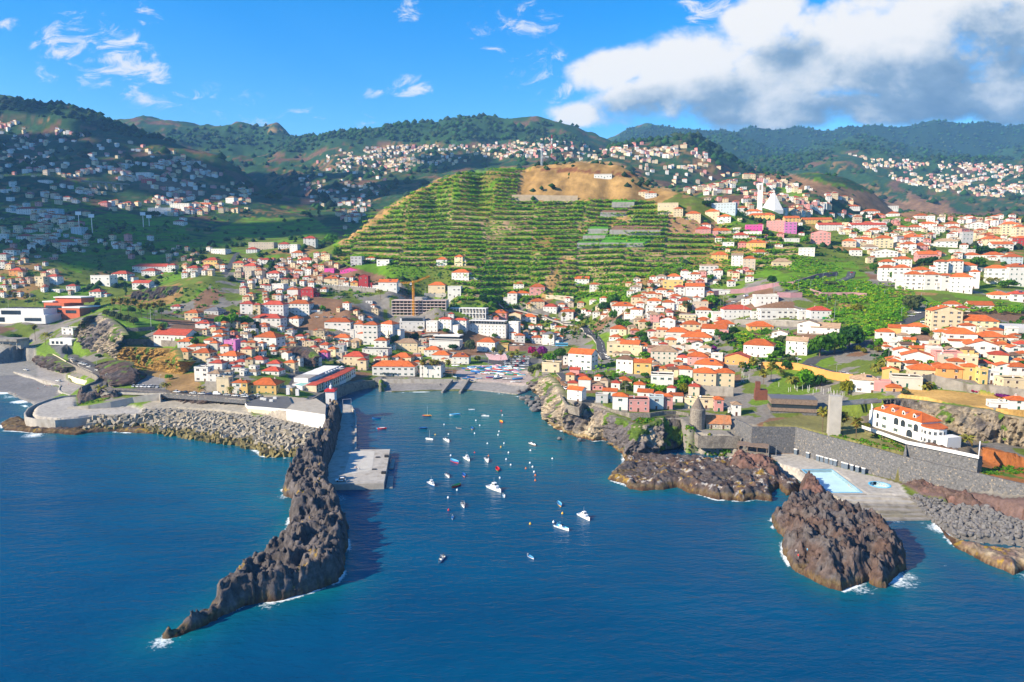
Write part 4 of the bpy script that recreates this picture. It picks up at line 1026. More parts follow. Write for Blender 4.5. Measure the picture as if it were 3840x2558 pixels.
shal = np.maximum(shal,np.where(inh,0.85,np.exp(-dh / 35) * .85) * (0.55 + .6 * wn))
hb2 = [(p.x,p.y) for p in zp('T3',[(0,1490),(850,1475),(1560,1530),(1500,1600),(700,1600),(0,1560)],0)]
sand = np.where(in_poly(WX,WY,hb2),0.8,np.exp(-seg_dist(WX,WY,hb2,True) / 9) * .8) * (.6 + .6 * wn)
bay = [(p.x,p.y) for p in zp('L1',[(900,420),(1400,520),(1620,560),(1500,760),(1200,620),(800,500)],0)]
shal = np.maximum(shal,np.where(in_poly(WX,WY,bay),.55,np.exp(-seg_dist(WX,WY,bay,True) / 22) * .55) * (.5 + wn * .7))
foam = np.exp(-dsh / 1.7)
swell = fbm(WX / 9,WY / 9,oct=3,seed=97)
foam = foam * np.clip((swell - .33) * 3.4,0,1)
for (reg,x_,y_,rr,k_) in [('L1',885,1500,5,1.3),('L1',1000,1478,7,.9),('L1',1430,1300,7,.9),('T1',330,1400,10,1.2),('T1',100,1300,8,.9),('P',1100,1400,9,1.3),('P',1430,1040,9,1.2),('P',1330,1010,6,1.0),('P',1100,985,5,.9),('P',1410,1310,4,.9),
       ('P',800,1470,6,1.1),('T1',120,1060,8,1.4),('T1',60,1020,8,1.4),('T1',200,1100,8,1.3),('C',1000,1080,6,.8),('C',200,590,5,.7),('C',1200,1080,5,.8),('P',2030,1390,6,.9),('L1',1520,730,5,.9),('L1',1820,740,6,.8)]:
 p = at_z(reg,x_,y_,0)
 foam = np.maximum(foam,np.exp(-((WX - p.x) ** 2 + (WY - p.y) ** 2) / (rr * rr)) * k_ * .8 * (.3 + 1.0 * wn))
WZ = (fbm(WX / 14,WY / 8,oct=3,seed=99) - .5) * .25
m_sea = bpy.data.materials.new('sea_water'); MATS['sea_water'] = m_sea
m_sea.use_nodes = True
nt_ = m_sea.node_tree; n_ = nt_.nodes; l_ = nt_.links.new
b_ = n_['Principled BSDF']
b_.inputs['Roughness'].default_value = 0.16
b_.inputs['IOR'].default_value = 1.33
b_.inputs['Specular IOR Level'].default_value = 0.27
def _attr(nm):
 a = n_.new('ShaderNodeAttribute'); a.attribute_name = nm; return a.outputs['Fac']
def _mixc(f,a,b):
 m = n_.new('ShaderNodeMix'); m.data_type = 'RGBA'
 l_(f,m.inputs[0])
 for s_, v in ((6,a),(7,b)):
  if isinstance(v,tuple): m.inputs[s_].default_value = (*v,1)
  else: l_(v,m.inputs[s_])
 return m.outputs[2]
geo_ = n_.new('ShaderNodeNewGeometry')
big = n_.new('ShaderNodeTexNoise'); big.inputs['Scale'].default_value = 0.02; big.inputs['Detail'].default_value = 5
mpb = n_.new('ShaderNodeMapping'); mpb.inputs['Scale'].default_value = (0.7,1.6,1); l_(geo_.outputs['Position'],mpb.inputs[0]); l_(mpb.outputs[0],big.inputs['Vector'])
deep = _mixc(big.outputs[0],(0.0,0.030,0.092),(0.0,0.068,0.155))
c1 = _mixc(_attr('shallow'),deep,(0.003,0.125,0.145))
c2 = _mixc(_attr('sand'),c1,(0.045,0.12,0.11))
fn = n_.new('ShaderNodeTexNoise'); fn.inputs['Scale'].default_value = 0.9; fn.inputs['Detail'].default_value = 8; fn.inputs['Roughness'].default_value = .7
l_(geo_.outputs['Position'],fn.inputs['Vector'])
ad = n_.new('ShaderNodeMath'); ad.operation = 'ADD'; l_(_attr('foam'),ad.inputs[0]); l_(fn.outputs[0],ad.inputs[1])
fr_ = n_.new('ShaderNodeMapRange'); fr_.inputs[1].default_value = .98; fr_.inputs[2].default_value = 1.22; l_(ad.outputs[0],fr_.inputs[0])
c3 = _mixc(fr_.outputs[0],c2,(0.72,0.78,0.80))
l_(c3,b_.inputs['Base Color'])
rgh = n_.new('ShaderNodeMapRange'); rgh.inputs[3].default_value = .16; rgh.inputs[4].default_value = .9; l_(fr_.outputs[0],rgh.inputs[0]); l_(rgh.outputs[0],b_.inputs['Roughness'])
hsum = None
for (sc,st,dist,rot) in [(0.07,(1,2.6,1),.6,12),(0.25,(1,2.2,1),0.3,-14),(0.9,(1,1.8,1),0.09,30)]:
 mp_ = n_.new('ShaderNodeMapping'); mp_.inputs['Scale'].default_value = st; mp_.inputs['Rotation'].default_value = (0,0,R(rot))
 l_(geo_.outputs['Position'],mp_.inputs[0])
 w_ = n_.new('ShaderNodeTexNoise'); w_.inputs['Scale'].default_value = sc; w_.inputs['Detail'].default_value = 4; w_.inputs['Roughness'].default_value = .55
 l_(mp_.outputs[0],w_.inputs['Vector'])
 mm_ = n_.new('ShaderNodeMath'); mm_.operation = 'MULTIPLY'; mm_.inputs[1].default_value = dist; l_(w_.outputs[0],mm_.inputs[0])
 if hsum is None: hsum = mm_.outputs[0]
 else:
  a_ = n_.new('ShaderNodeMath'); a_.operation = 'ADD'; l_(hsum,a_.inputs[0]); l_(mm_.outputs[0],a_.inputs[1]); hsum = a_.outputs[0]
bp_ = n_.new('ShaderNodeBump'); bp_.inputs['Strength'].default_value = 1.0; bp_.inputs['Distance'].default_value = 1.0
l_(hsum,bp_.inputs['Height']); l_(bp_.outputs[0],b_.inputs['Normal'])
nr, nc = WX.shape
ii = np.arange(nr * nc).reshape(nr,nc)
Fq = np.stack([ii[:-1, :-1],ii[:-1,1:],ii[1:,1:],ii[1:, :-1]],-1).reshape(-1,4)
V_ = np.stack([WX,WY,WZ],-1).reshape(-1,3)
k0 = len(V_)
ext = np.array([(-7500,-7500,0),(7500,-7500,0),(7500,118,0),(-7500,118,0),(WX[0,0],118,0),(WX[0,-1],118,0),(-7500,640,0),(7500,640,0),(WX[-1,0],640,0),(WX[-1,-1],640,0)],float)
V_ = np.concatenate([V_,ext])
Fq = np.concatenate([Fq,np.array([(k0,k0 + 1,k0 + 2,k0 + 3),(k0 + 3,k0 + 4,k0 + 8,k0 + 6),(k0 + 5,k0 + 2,k0 + 7,k0 + 9)])])
z10 = np.zeros(10)
me = np_mesh('sea',V_,Fq,[m_sea],smooth=True,attrs={'shallow': np.concatenate([shal.ravel(),z10]),'sand': np.concatenate([sand.ravel(),z10]),'foam': np.concatenate([foam.ravel(),z10])})
tag(link('sea',me),'deep blue sea, turquoise near the shore',kind='structure')
def emit_near():
 z = NZ.copy()
 rocky = np.clip((_nsl - 0.7) / 1.2,0,1)
 z = np.where(z > 0,z,np.minimum(z,-2.5))
 nr, nc = z.shape
 idx = np.arange(nr * nc).reshape(nr,nc)
 okc = (np.abs(NXg) < NYg * 0.86 + 12)
 zq = np.maximum.reduce([z[:-1, :-1],z[1:, :-1],z[:-1,1:],z[1:,1:]])
 keep = okc[:-1, :-1] & (zq > -1)
 q = np.stack([idx[:-1, :-1],idx[:-1,1:],idx[1:,1:],idx[1:, :-1]],-1)[keep]
 used = np.unique(q)
 remap = np.zeros(nr * nc,np.int64); remap[used] = np.arange(len(used))
 V = np.stack([NXg,NYg,z],-1).reshape(-1,3)[used]
 me = np_mesh('town_ground',V,remap[q],[m_near],smooth=True,cols=nc_.reshape(-1,3)[used])
 tag(link('ground',me),'streets, yards and gardens between the houses',kind='structure')
 print('near verts',len(used))
# ------------------------------------------------------------------ houses
WCOL = {'w': ((.63,.61,.57),'white'),'c': ((.60,.49,.32),'cream'),'y': ((.60,.40,.14),'yellow'),'p': ((.54,.25,.23),'pink'),'r': ((.36,.035,.04),'dark red'),'g': ((.42,.42,.42),'grey'),
  'o': ((.66,.30,.10),'orange'),'b': ((.48,.40,.31),'beige'),'m': ((.62,.07,.30),'magenta'),'t': ((.42,.50,.54),'blue-grey'),'u': ((.52,.16,.40),'mauve'),'n': ((.50,.46,.39),'stone-coloured')}
RCOL = {'o': ((.46,.105,.022),'orange'),'d': ((.17,.095,.06),'brown'),'r': ((.40,.06,.03),'red'),'t': ((.36,.24,.15),'tan'),'k': ((.13,.13,.15),'dark grey'),'w': ((.62,.60,.57),'pale')}
FORM = {'h': 'hipped','g': 'gabled','e': 'gabled','f': 'flat','s': 'lean-to'}
m_wall = {k: mat('plaster_' + v[1].replace('-','_').replace(' ','_'),v[0],0.85,0.07,0.25,orand=.1,stain=(tuple(x * .82 for x in v[0]),0.30,0.60,(1,1,.35))) for k,v in WCOL.items()}
m_roof = {k: mat('tile_' + v[1].replace(' ','_'),v[0],0.85,0.25,0.5,orand=.3,bump=0.06,bscale=6,stain=(tuple(x * .66 for x in v[0]),0.35,0.58)) for k,v in RCOL.items()}
m_slab = mat('flat_roof_screed',(.33,.31,.28),0.9,0.2,0.4,stain=((.24,.20,.17),0.3,.55))
m_glass = mat('window_glass',(.025,.035,.045),0.12,0.2,0.3,spec=0.6)
m_frame = mat('window_frame',(.70,.69,.66),0.6,0.05)
m_shut = {'green': mat('shutter_green',(.02,.085,.055),0.6,0.15),'brown': mat('shutter_brown',(.075,.04,.025),0.6,0.15),'white': m_frame,'teal': mat('shutter_teal',(.03,.22,.22),0.6,.1)}
m_door = mat('door_wood',(.10,.045,.025),0.6,0.2)
m_conc = mat('concrete',(.36,.335,.30),0.92,0.18,0.35,bump=0.03,stain=((.25,.22,.18),0.25,0.55,(1,1,.3)))
m_conc_d = mat('old_concrete',(.24,.22,.195),0.92,0.22,0.35,bump=0.04,stain=((.13,.115,.09),0.25,0.55,(1,1,.3)))
m_white = mat('white_render',(.66,.645,.62),0.8,0.05,0.2)
m_tin = mat('galvanised',(.5,.5,.5),.4,.1,metal=.7)
m_solar = mat('solar_panel',(.015,.025,.06),0.2,.15,spec=.6)
m_tank = mat('white_tank',(.75,.75,.74),.5,.05)
m_red = mat('red_paint',(.48,.03,.03),.5,.1); m_dark = mat('dark_metal',(.03,.03,.033),.5,.15)
def win_mesh(kind):
 """unit window 1 x 1.35 m, facing -Y, origin at its lower centre"""
 b = MB()
 b.box(-.5,-.03,0,.5,.05,1.35,0)
 b.quad((-.42,-.045,.08),(-.02,-.045,.08),(-.02,-.045,1.27),(-.42,-.045,1.27),1)
 b.quad((.02,-.045,.08),(.42,-.045,.08),(.42,-.045,1.27),(.02,-.045,1.27),1)
 b.box(-.58,-.12,-.1,.58,.05,-.005,0)
 if kind in ('green','brown','teal'):
  b.box(-.98,-.09,0,-.52,.02,1.35,2); b.box(.52,-.09,0,.98,.02,1.35,2)
 return b.mesh('window',[m_frame,m_glass,m_shut.get(kind,m_frame)])
WINM = {k: win_mesh(k) for k in ('green','brown','teal','plain')}
def shut_mesh(kind):
 b = MB()
 b.box(-.55,-.05,0,.55,.05,1.4,0); b.box(-.5,-.09,.05,-.02,-.02,1.35,1); b.box(.02,-.09,.05,.5,-.02,1.35,1)
 return b.mesh('window',[m_frame,m_shut[kind]])
WINM['gclosed'] = shut_mesh('green'); WINM['bclosed'] = shut_mesh('brown')
_b = MB(); _b.box(-.55,-.03,0,.55,.05,2.2,0); _b.box(-.47,-.06,0,.47,.0,2.12,1)
DOORM = {'d': _b.mesh('door',[m_frame,m_door])}
_b = MB(); _b.box(-.55,-.03,0,.55,.05,2.2,0); _b.box(-.47,-.06,0,.47,.0,2.12,1)
DOORM['g'] = _b.mesh('door',[m_frame,m_shut['green']])
_b = MB(); _b.box(-.35,-.3,-1.2,.35,.3,1.0,0); _b.box(-.45,-.4,1.0,.45,.4,1.12,1); _b.box(-.3,-.25,1.12,.3,.25,1.35,0)
CHIM = _b.mesh('chimney',[m_white,m_roof['o']])
_b = MB(); _b.quad((-1.6,-.9,.25),(1.6,-.9,.25),(1.6,.7,1.2),(-1.6,.7,1.2)); _b.box(-1.5,.6,0,-1.4,.7,1.15,1); _b.box(1.4,.6,0,1.5,.7,1.15,1); _b.box(-1.6,-.92,.18,1.6,-.86,.25,1)
SOLAR = _b.mesh('solar_panel',[m_solar,m_tin])
_b = MB(); _b.lathe([(.0,0),(.55,0),(.6,.9),(.5,1.1),(.0,1.15)],10)
TANK = _b.mesh('water_tank',[m_tank],True)
HOUSES = []
def roof_mesh(w,d,form,rise,mroof,mwall,ov=0.45):
 b = MB()
 x, y = w / 2 + ov, d / 2 + ov
 th = .14
 def sheet(pts):
  up = [Vector(p) for p in pts]; dn = [p + Vector((0,0,-th)) for p in up]
  b.poly(up,0); b.poly(list(reversed(dn)),0)
  for i in range(len(up)):
   j = (i + 1) % len(up); b.poly([dn[i],dn[j],up[j],up[i]],0)
 if form == 'h':
  if w >= d:
   r_ = max(w - d,0.2) / 2; A, B = (-r_,0,rise), (r_,0,rise)
  else:
   r_ = (d - w) / 2; A, B = (0,-r_,rise), (0,r_,rise)
  c = [(-x,-y,0),(x,-y,0),(x,y,0),(-x,y,0)]
  if w >= d: fs = [[c[0],c[1],B,A],[c[1],c[2],B],[c[2],c[3],A,B],[c[3],c[0],A]]
  else: fs = [[c[0],c[1],A],[c[1],c[2],B,A],[c[2],c[3],B],[c[3],c[0],A,B]]
  for f in fs: b.poly(f,0)
  b.poly([(p[0],p[1],-th) for p in reversed(c)],1)
  for i in range(4):
   j = (i + 1) % 4; b.poly([(c[i][0],c[i][1],-th),(c[j][0],c[j][1],-th),c[j],c[i]],0)
  b.tube([A,B],.11,5,0)
  for k, e_ in enumerate((A,B,B,A) if w >= d else (A,A,B,B)): b.tube([c[k],e_],.09,5,0)
 elif form in 'ge':
  if form == 'g':
   sheet([(-x,-y,0),(x,-y,0),(x,0,rise),(-x,0,rise)]); sheet([(x,y,0),(-x,y,0),(-x,0,rise),(x,0,rise)])
   for s_ in (-1,1): b.tri(*(((s_ * w / 2,-d / 2,-.05),(s_ * w / 2,d / 2,-.05),(s_ * w / 2,0,rise - .16)) if s_ > 0 else ((-w / 2,d / 2,-.05),(-w / 2,-d / 2,-.05),(-w / 2,0,rise - .16))),1)
   b.tube([(-x,0,rise),(x,0,rise)],.1,5,0)
  else:
   sheet([(-x,y,0),(-x,-y,0),(0,-y,rise),(0,y,rise)]); sheet([(x,-y,0),(x,y,0),(0,y,rise),(0,-y,rise)])
   b.tri((-w / 2,-d / 2,-.05),(w / 2,-d / 2,-.05),(0,-d / 2,rise - .16),1); b.tri((w / 2,d / 2,-.05),(-w / 2,d / 2,-.05),(0,d / 2,rise - .16),1)
   b.tube([(0,-y,rise),(0,y,rise)],.1,5,0)
 elif form == 's':
  sheet([(-x,-y,0),(x,-y,0),(x,y,rise),(-x,y,rise)])
  for s_ in (-1,1): b.tri((s_ * w / 2,-d / 2,-.05),(s_ * w / 2,d / 2,-.05),(s_ * w / 2,d / 2,rise - .16),1)
 else:
  x, y = w / 2 + .06, d / 2 + .06
  b.box(-x,-y,-.25,x,y,.0,0)
  for (a0,b0,a1,b1) in ((-x,-y,x,-y + .22),(-x,y - .22,x,y),(-x,-y + .22,-x + .22,y - .22),(x - .22,-y + .22,x,y - .22)): b.box(a0,b0,.0,a1,b1,.75,1)
 return b.mesh('roof',[mroof,mwall])
def house_at(p,w,d,h,st,col='w',form='h',rc='o',yaw=0.0,label=None,px=(0,0),name='house',wk=None,rise=None,detail=2,below=5.0,group='houses of the hillside town',chim=None,balcony=False):
 """one house: walls, roof, windows, door, chimney as parts; front towards -Y before the turn"""
 r_ = random.Random(int(p.x * 7 + p.y * 13))
 t = empty(name,p,yaw)
 b = MB(); b.box(-w / 2,-d / 2,-below,w / 2,d / 2,h,0,bottom=False)
 if detail > 1:
  b.box(-w / 2 - .04,-d / 2 - .04,-below,w / 2 + .04,d / 2 + .04,.5,1,bottom=False)
 b.build('wall',[m_wall[col],m_conc_d if r_.random() < .6 else m_wall[col]],t)
 rise = rise or (min(w,d) * (0.27 if form in 'h' else .24 if form in 'ge' else .12))
 link('roof',roof_mesh(w,d,form,rise,m_slab if form == 'f' else m_roof[rc],m_wall[col]),t,(0,0,h))
 wk = wk or r_.choice(('green','gclosed','plain','brown','plain','bclosed','green'))
 sh = h / st
 s_ = min(1.0,sh / 2.9)
 pitch = 3.5 if wk in ('gclosed','bclosed','plain') else 4.1
 for face, fw in (('f',w),('l',d),('r',d)):
  
  ang = yaw + {'f': 0,'l': -math.pi / 2,'r': math.pi / 2}[face]
  nx, ny = math.sin(ang), -math.cos(ang)
  if nx * (0 - p.x) + ny * (0 - p.y) < 0.08 * p.length: continue
  n = max(1,int((fw - .8) / pitch))
  for k in range(st):
   for i in range(n):
    x = (i + .5 - n / 2) * fw / n
    z = k * sh + sh * .34
    if k == 0 and face == 'f' and i == n // 2:
     o = link('door',DOORM['g' if 'g' in wk[:1] else 'd'],t,(x,-d / 2,0.02),0,(1.1,1,s_ * .95)); continue
    if r_.random() < .13: continue
    loc = {'f': (x,-d / 2,z),'l': (-w / 2,-x,z),'r': (w / 2,x,z)}[face]
    rot = {'f': 0,'l': -math.pi / 2,'r': math.pi / 2}[face]
    link('window',WINM[wk],t,loc,rot,(s_,1,s_))
 if chim if chim is not None else (form in 'hge' and r_.random() < .5):
  link('chimney',CHIM,t,(r_.uniform(-.25,.25) * w,d * .18,h + rise * .62),0)
 elif form == 'f' and detail > 1:
  link('water_tank' if r_.random() < .5 else 'roof_hatch',TANK if r_.random() < .5 else CHIM,t,(r_.uniform(-.3,.3) * w,d * .2,h + .02),0)
 if form != 'f' and r_.random() < .12 and min(w,d) > 6:
  link('solar_panel',SOLAR,t,(w * .1,-d * .22,h + rise * .5),0,.8)
 if balcony:
  for k in range(1,st):
   bb = MB(); bb.box(-w * .46,-d / 2 - 1.25,0,w * .46,-d / 2 - .0,.14); bb.box(-w * .46,-d / 2 - 1.25,.14,w * .46,-d / 2 - 1.15,.95)
   bb.build('balcony',[m_wall[col]],t,(0,0,k * sh))
 if detail and st > 1 and form != 'f' and r_.random() < .45:
  s_ = r_.choice((-1,1)); aw, ad, ah = w * r_.uniform(.3,.5), d * r_.uniform(.5,.8), h * r_.uniform(.42,.62)
  b = MB(); b.box(-aw / 2,-ad / 2,-below,aw / 2,ad / 2,ah,0,bottom=False); an = b.build('annex',m_wall[col],t,(s_ * (w / 2 + aw / 2 - .05),d / 2 - ad / 2 - r_.uniform(0,.3) * d,0))
  link('roof',roof_mesh(aw,ad,r_.choice('fshf'),1.1,m_roof[rc] if r_.random() < .6 else m_slab,m_wall[col],.2),an,(0,0,ah)); link('window',WINM[wk],an,(0,-ad / 2,ah * .35),0,.85)
 HOUSES.append(dict(o=t,col=WCOL[col][1],rc=RCOL[rc][1],form=FORM[form],st=st,px=px,label=label,w=w))
 t['category'] = 'house'; t['group'] = group
 return t
NUM = {1: 'one-storey',2: 'two-storey',3: 'three-storey',4: 'four-storey',5: 'five-storey',6: 'six-storey'}
def houses(reg,text,yaw0=-12,jit=8):
 """rows: x0 x1 ybase yeave colour form roofcolour [yaw] [storeys] ['label']"""
 for ln in text.strip().splitlines():
  ln = ln.strip()
  if not ln: continue
  lab = None
  if "'" in ln: ln, lab = ln.split("'")[0], ln.split("'")[1]
  a = ln.split()
  x0, x1, yb, ye = map(float,a[:4])
  col, form, rc = (a[4] if len(a) > 4 else 'w'), (a[5] if len(a) > 5 else 'h'), (a[6] if len(a) > 6 else 'o')
  r_ = random.Random(int(x0 * 3 + yb))
  yaw = float(a[7]) if len(a) > 7 and a[7] != '-' else yaw0 + r_.uniform(-jit,jit)
  st = int(a[8]) if len(a) > 8 else None
  p = hit(reg,(x0 + x1) / 2,yb)
  zc = p.y * CP - (p.z - CAM_H) * SP_
  k = REG[reg][2] / FPX * zc
  W, h = (x1 - x0) * k, max((yb - ye) * k * 1.03,2.6)
  spec(p,W,h,col,form,rc,yaw,st,lab,sp(reg,(x0 + x1) / 2,(yb + ye) / 2),zc)
SPECS = []
def spec(p,W,h,col,form,rc,yaw,st,lab,q,zc):
 view = math.atan2(p.x,p.y)
 ya = R(yaw) + view
 c, s_ = abs(math.cos(ya)), abs(math.sin(ya))
 w = W / (c + .72 * s_)
 d = min(max(.72 * w,5.0),13.0)
 w = max((W - d * s_) / max(c,.3),3.5)
 ctr = p + Vector((math.sin(view),math.cos(view),0)) * (d * c / 2 + w * s_ / 2) * .85
 ctr.z = p.z
 SPECS.append(dict(p=ctr,w=w,d=d,h=h,st=st or max(1,min(5,round(h / 3.0))),col=col,form=form,rc=rc,yaw=R(yaw),lab=lab,px=(q[0] / 1.6313,q[1] / 1.6313),area=(W * FPX / zc) * (h * FPX / zc)))
houses('T1',"""
1775 1940 445 395 w h r
1618 1830 620 560 w h o
1700 1830 655 615 w h o
1588 1752 738 650 c h o -5 2 'cream two-storey house at the left end of the ochre earth bank'
1752 1960 742 662 c h o -8 2 'cream house with dark shutters right above the ochre earth bank'
1850 1980 600 548 w h o
1930 2070 540 478 w h o
1930 2040 590 515 w h o
2035 2175 642 555 u f o -10 2 'mauve flat-roofed house among white houses of the left town'
2080 2200 552 525 w h r
1995 2220 742 690 w h o -14 2
2170 2260 612 565 w h r
2195 2310 692 628 c h o
1900 2060 815 755 w h r -10 1 'white house with a red pyramid roof above the white cube house'
1770 1935 922 800 w f o -8 3 'white cube-shaped house with stepped flat roofs and arched openings'
1890 2030 932 848 w h t -8 2
1970 2112 1032 895 c f o -6 3 'cream flat-roofed house at the left end of the promenade row'
2108 2240 1032 932 w h o -6 2 'white house with orange roof between cream and yellow promenade houses'
2100 2210 832 790 w h r
2120 2250 775 750 w h r
2035 2120 865 832 w h t
2180 2240 868 826 w f r
1210 1400 85 30 w g r -5 2 'white house with red roof on the tip of the brown bluff'
820 960 160 108 w h r
610 722 112 58 w e r
475 582 116 85 w f o
335 442 68 28 c f o
1680 1840 372 300 c h o -8 2
1742 1842 378 348 w h o
1855 2040 318 280 g h k
1550 1662 264 248 w h r
575 722 500 440 w f o
""",-8)
houses('T2',"""
180 530 942 838 w h o -14 2 'large white house with hipped orange roof on the shaded rock outcrop'
10 200 562 442 w h r -5 3
160 265 566 452 c h r -5 3
265 572 582 452 w h r -5 3 'long white apartment row with arched loggias and red roof'
570 872 592 442 w h o -6 4 'four-storey white apartments with green awnings beside the brown terraces'
160 545 702 612 w h r -8 2 'long white house with red roof behind the round green trees'
550 752 702 612 w h o -14 3
560 720 362 272 w h o -6 2 'white half of the white and red pair of houses'
720 905 367 272 r h r -6 2 'dark red house joined to a white one above the apartments'
380 570 282 212 w f o
0 110 342 252 b h r
65 172 162 58 b f o
180 300 132 48 b h o
195 267 192 108 w h t
320 515 167 82 w h r
430 542 62 22 c h o
640 745 107 67 c h o
765 865 102 27 w h o
865 932 102 57 c h o
995 1132 72 27 m f o -5 1 'magenta flat-roofed house on the upper left slope'
1180 1432 70 42 m e o -5 1 'wide magenta house with a low gable above the brown terraces'
990 1190 212 142 c h o
1215 1300 242 187 w h o
1300 1405 257 187 y h o -5 2 'small yellow house with orange roof left of the dark red one'
1400 1535 257 115 r e r -8 3 'tall dark red gabled house with white bands above the brown terraces'
1630 1880 292 187 w g o -5 2 'white house with long orange roof above the construction site'
1000 1352 772 657 w h o -6 2 'long white row with several hipped orange roofs beside the green field'
1345 1480 862 682 w h o -5 3
1450 1662 922 692 w h o -8 4 'white four-storey block with tan panels left of the hotel wing'
1655 1880 862 682 w h o -30 3
1100 1330 892 838 w h o
1300 1447 932 872 y h t -10 1 'small yellow house with tan pyramid roof among white ones'
530 640 832 782 w f o
650 785 872 822 w h r
545 672 782 750 w h r
725 870 922 880 w h r
865 1000 912 872 w h r
940 1092 992 922 w h r
820 940 1012 952 w h r
925 1067 1092 1010 u h r -10 2 'mauve house in shade below the crowded red roofs'
1100 1257 1022 942 g f o
890 962 1172 1072 w h r -10 3
1220 1522 1172 1062 c h r -8 2 'long pale yellow house with red roof behind the harbour hotel'
1385 1512 1222 1102 c h r -8 2 'pale yellow corner house with a pink base behind the harbour hotel'
525 687 1247 1132 c h o -10 2 'cream house with orange roof in front of the shaded rock outcrop'
320 505 1212 1142 w h r
120 340 1152 1097 w h r
30 180 1082 972 c h r
0 72 1062 1012 w h r
100 242 1282 1250 w h t
265 530 1284 1232 w h r
120 522 1512 1392 y h o -5 2 'long yellow house with green shutters on the promenade'
20 132 1502 1365 y h o -5 2 'narrow yellow house joined to the long yellow one on the promenade'
1580 1762 962 872 w h o -8 2
1440 1790 1052 982 w f o -6 2
1555 1702 1172 1132 c h r
1570 1702 1120 1082 w h r
1780 1882 1102 1067 w h o
1820 1900 962 892 c h t
""",-9)
houses('S',"""
1397 1570 1416 1378 w h o -4 2 'white harbour-front house with big orange hipped roof and cafe umbrellas'
""",-4)
houses('T3',"""
718 895 362 242 w f o -6 2 'modern white house with blue glazing left of the banana hill foot'
490 720 342 222 c h o -8 2 'cream house with orange roof above the construction site'
765 1002 182 72 w h o -12 3 'tall white three-storey house at the left foot of the banana hill'
1490 1632 267 207 w h o
1420 1545 452 317 w h o -10 3 'white three-storey house with a green garage below the banana hill'
1520 1680 382 312 w h o
1680 1872 332 242 p h o -8 2 'pale pink house with long balconies below the banana hill'
1690 1857 492 412 c h o
1640 1762 492 442 c h o
1840 2027 552 472 w h r -18 2 'white house with red pyramid roof above the palm-lined road'
2050 2195 632 532 w h o
1240 1432 612 547 p h o -10 1 'peach house with orange roof right of the concrete frame building'
1430 1602 642 562 c e o -14 1 'cream chapel-like gabled house beside palms above the hotel'
1590 1772 652 592 w h o
100 407 1002 902 c h t -8 2 'long cream house with tan roof below the hotel'
440 662 1062 982 w h o
55 342 1112 1072 c h o
530 772 1132 1042 w h o -8 1
390 692 1312 1165 w h t -10 2 'white harbour chapel with blank front wall and tan roof behind palms'
770 992 1152 1062 w h o
1060 1322 1002 892 w h o -16 2 'white house with blue shaded wall beside the car park'
1440 1542 862 782 w h o
1505 1627 892 812 w h o
1705 1832 907 837 w h o
1830 2002 922 802 w h k -22 2 'white house with dark slate roof and red banner wall beside the coach'
1240 1442 992 925 y f o -6 1 'low yellow wall-like building above the car park'
1825 2062 1252 1142 c f o -16 2 'cream flat-roofed house on the cliff at the right end of the boat slip'
500 900 982 882 w f o -10 1 'white flat-roofed building under the glass restaurant'
""",-10)
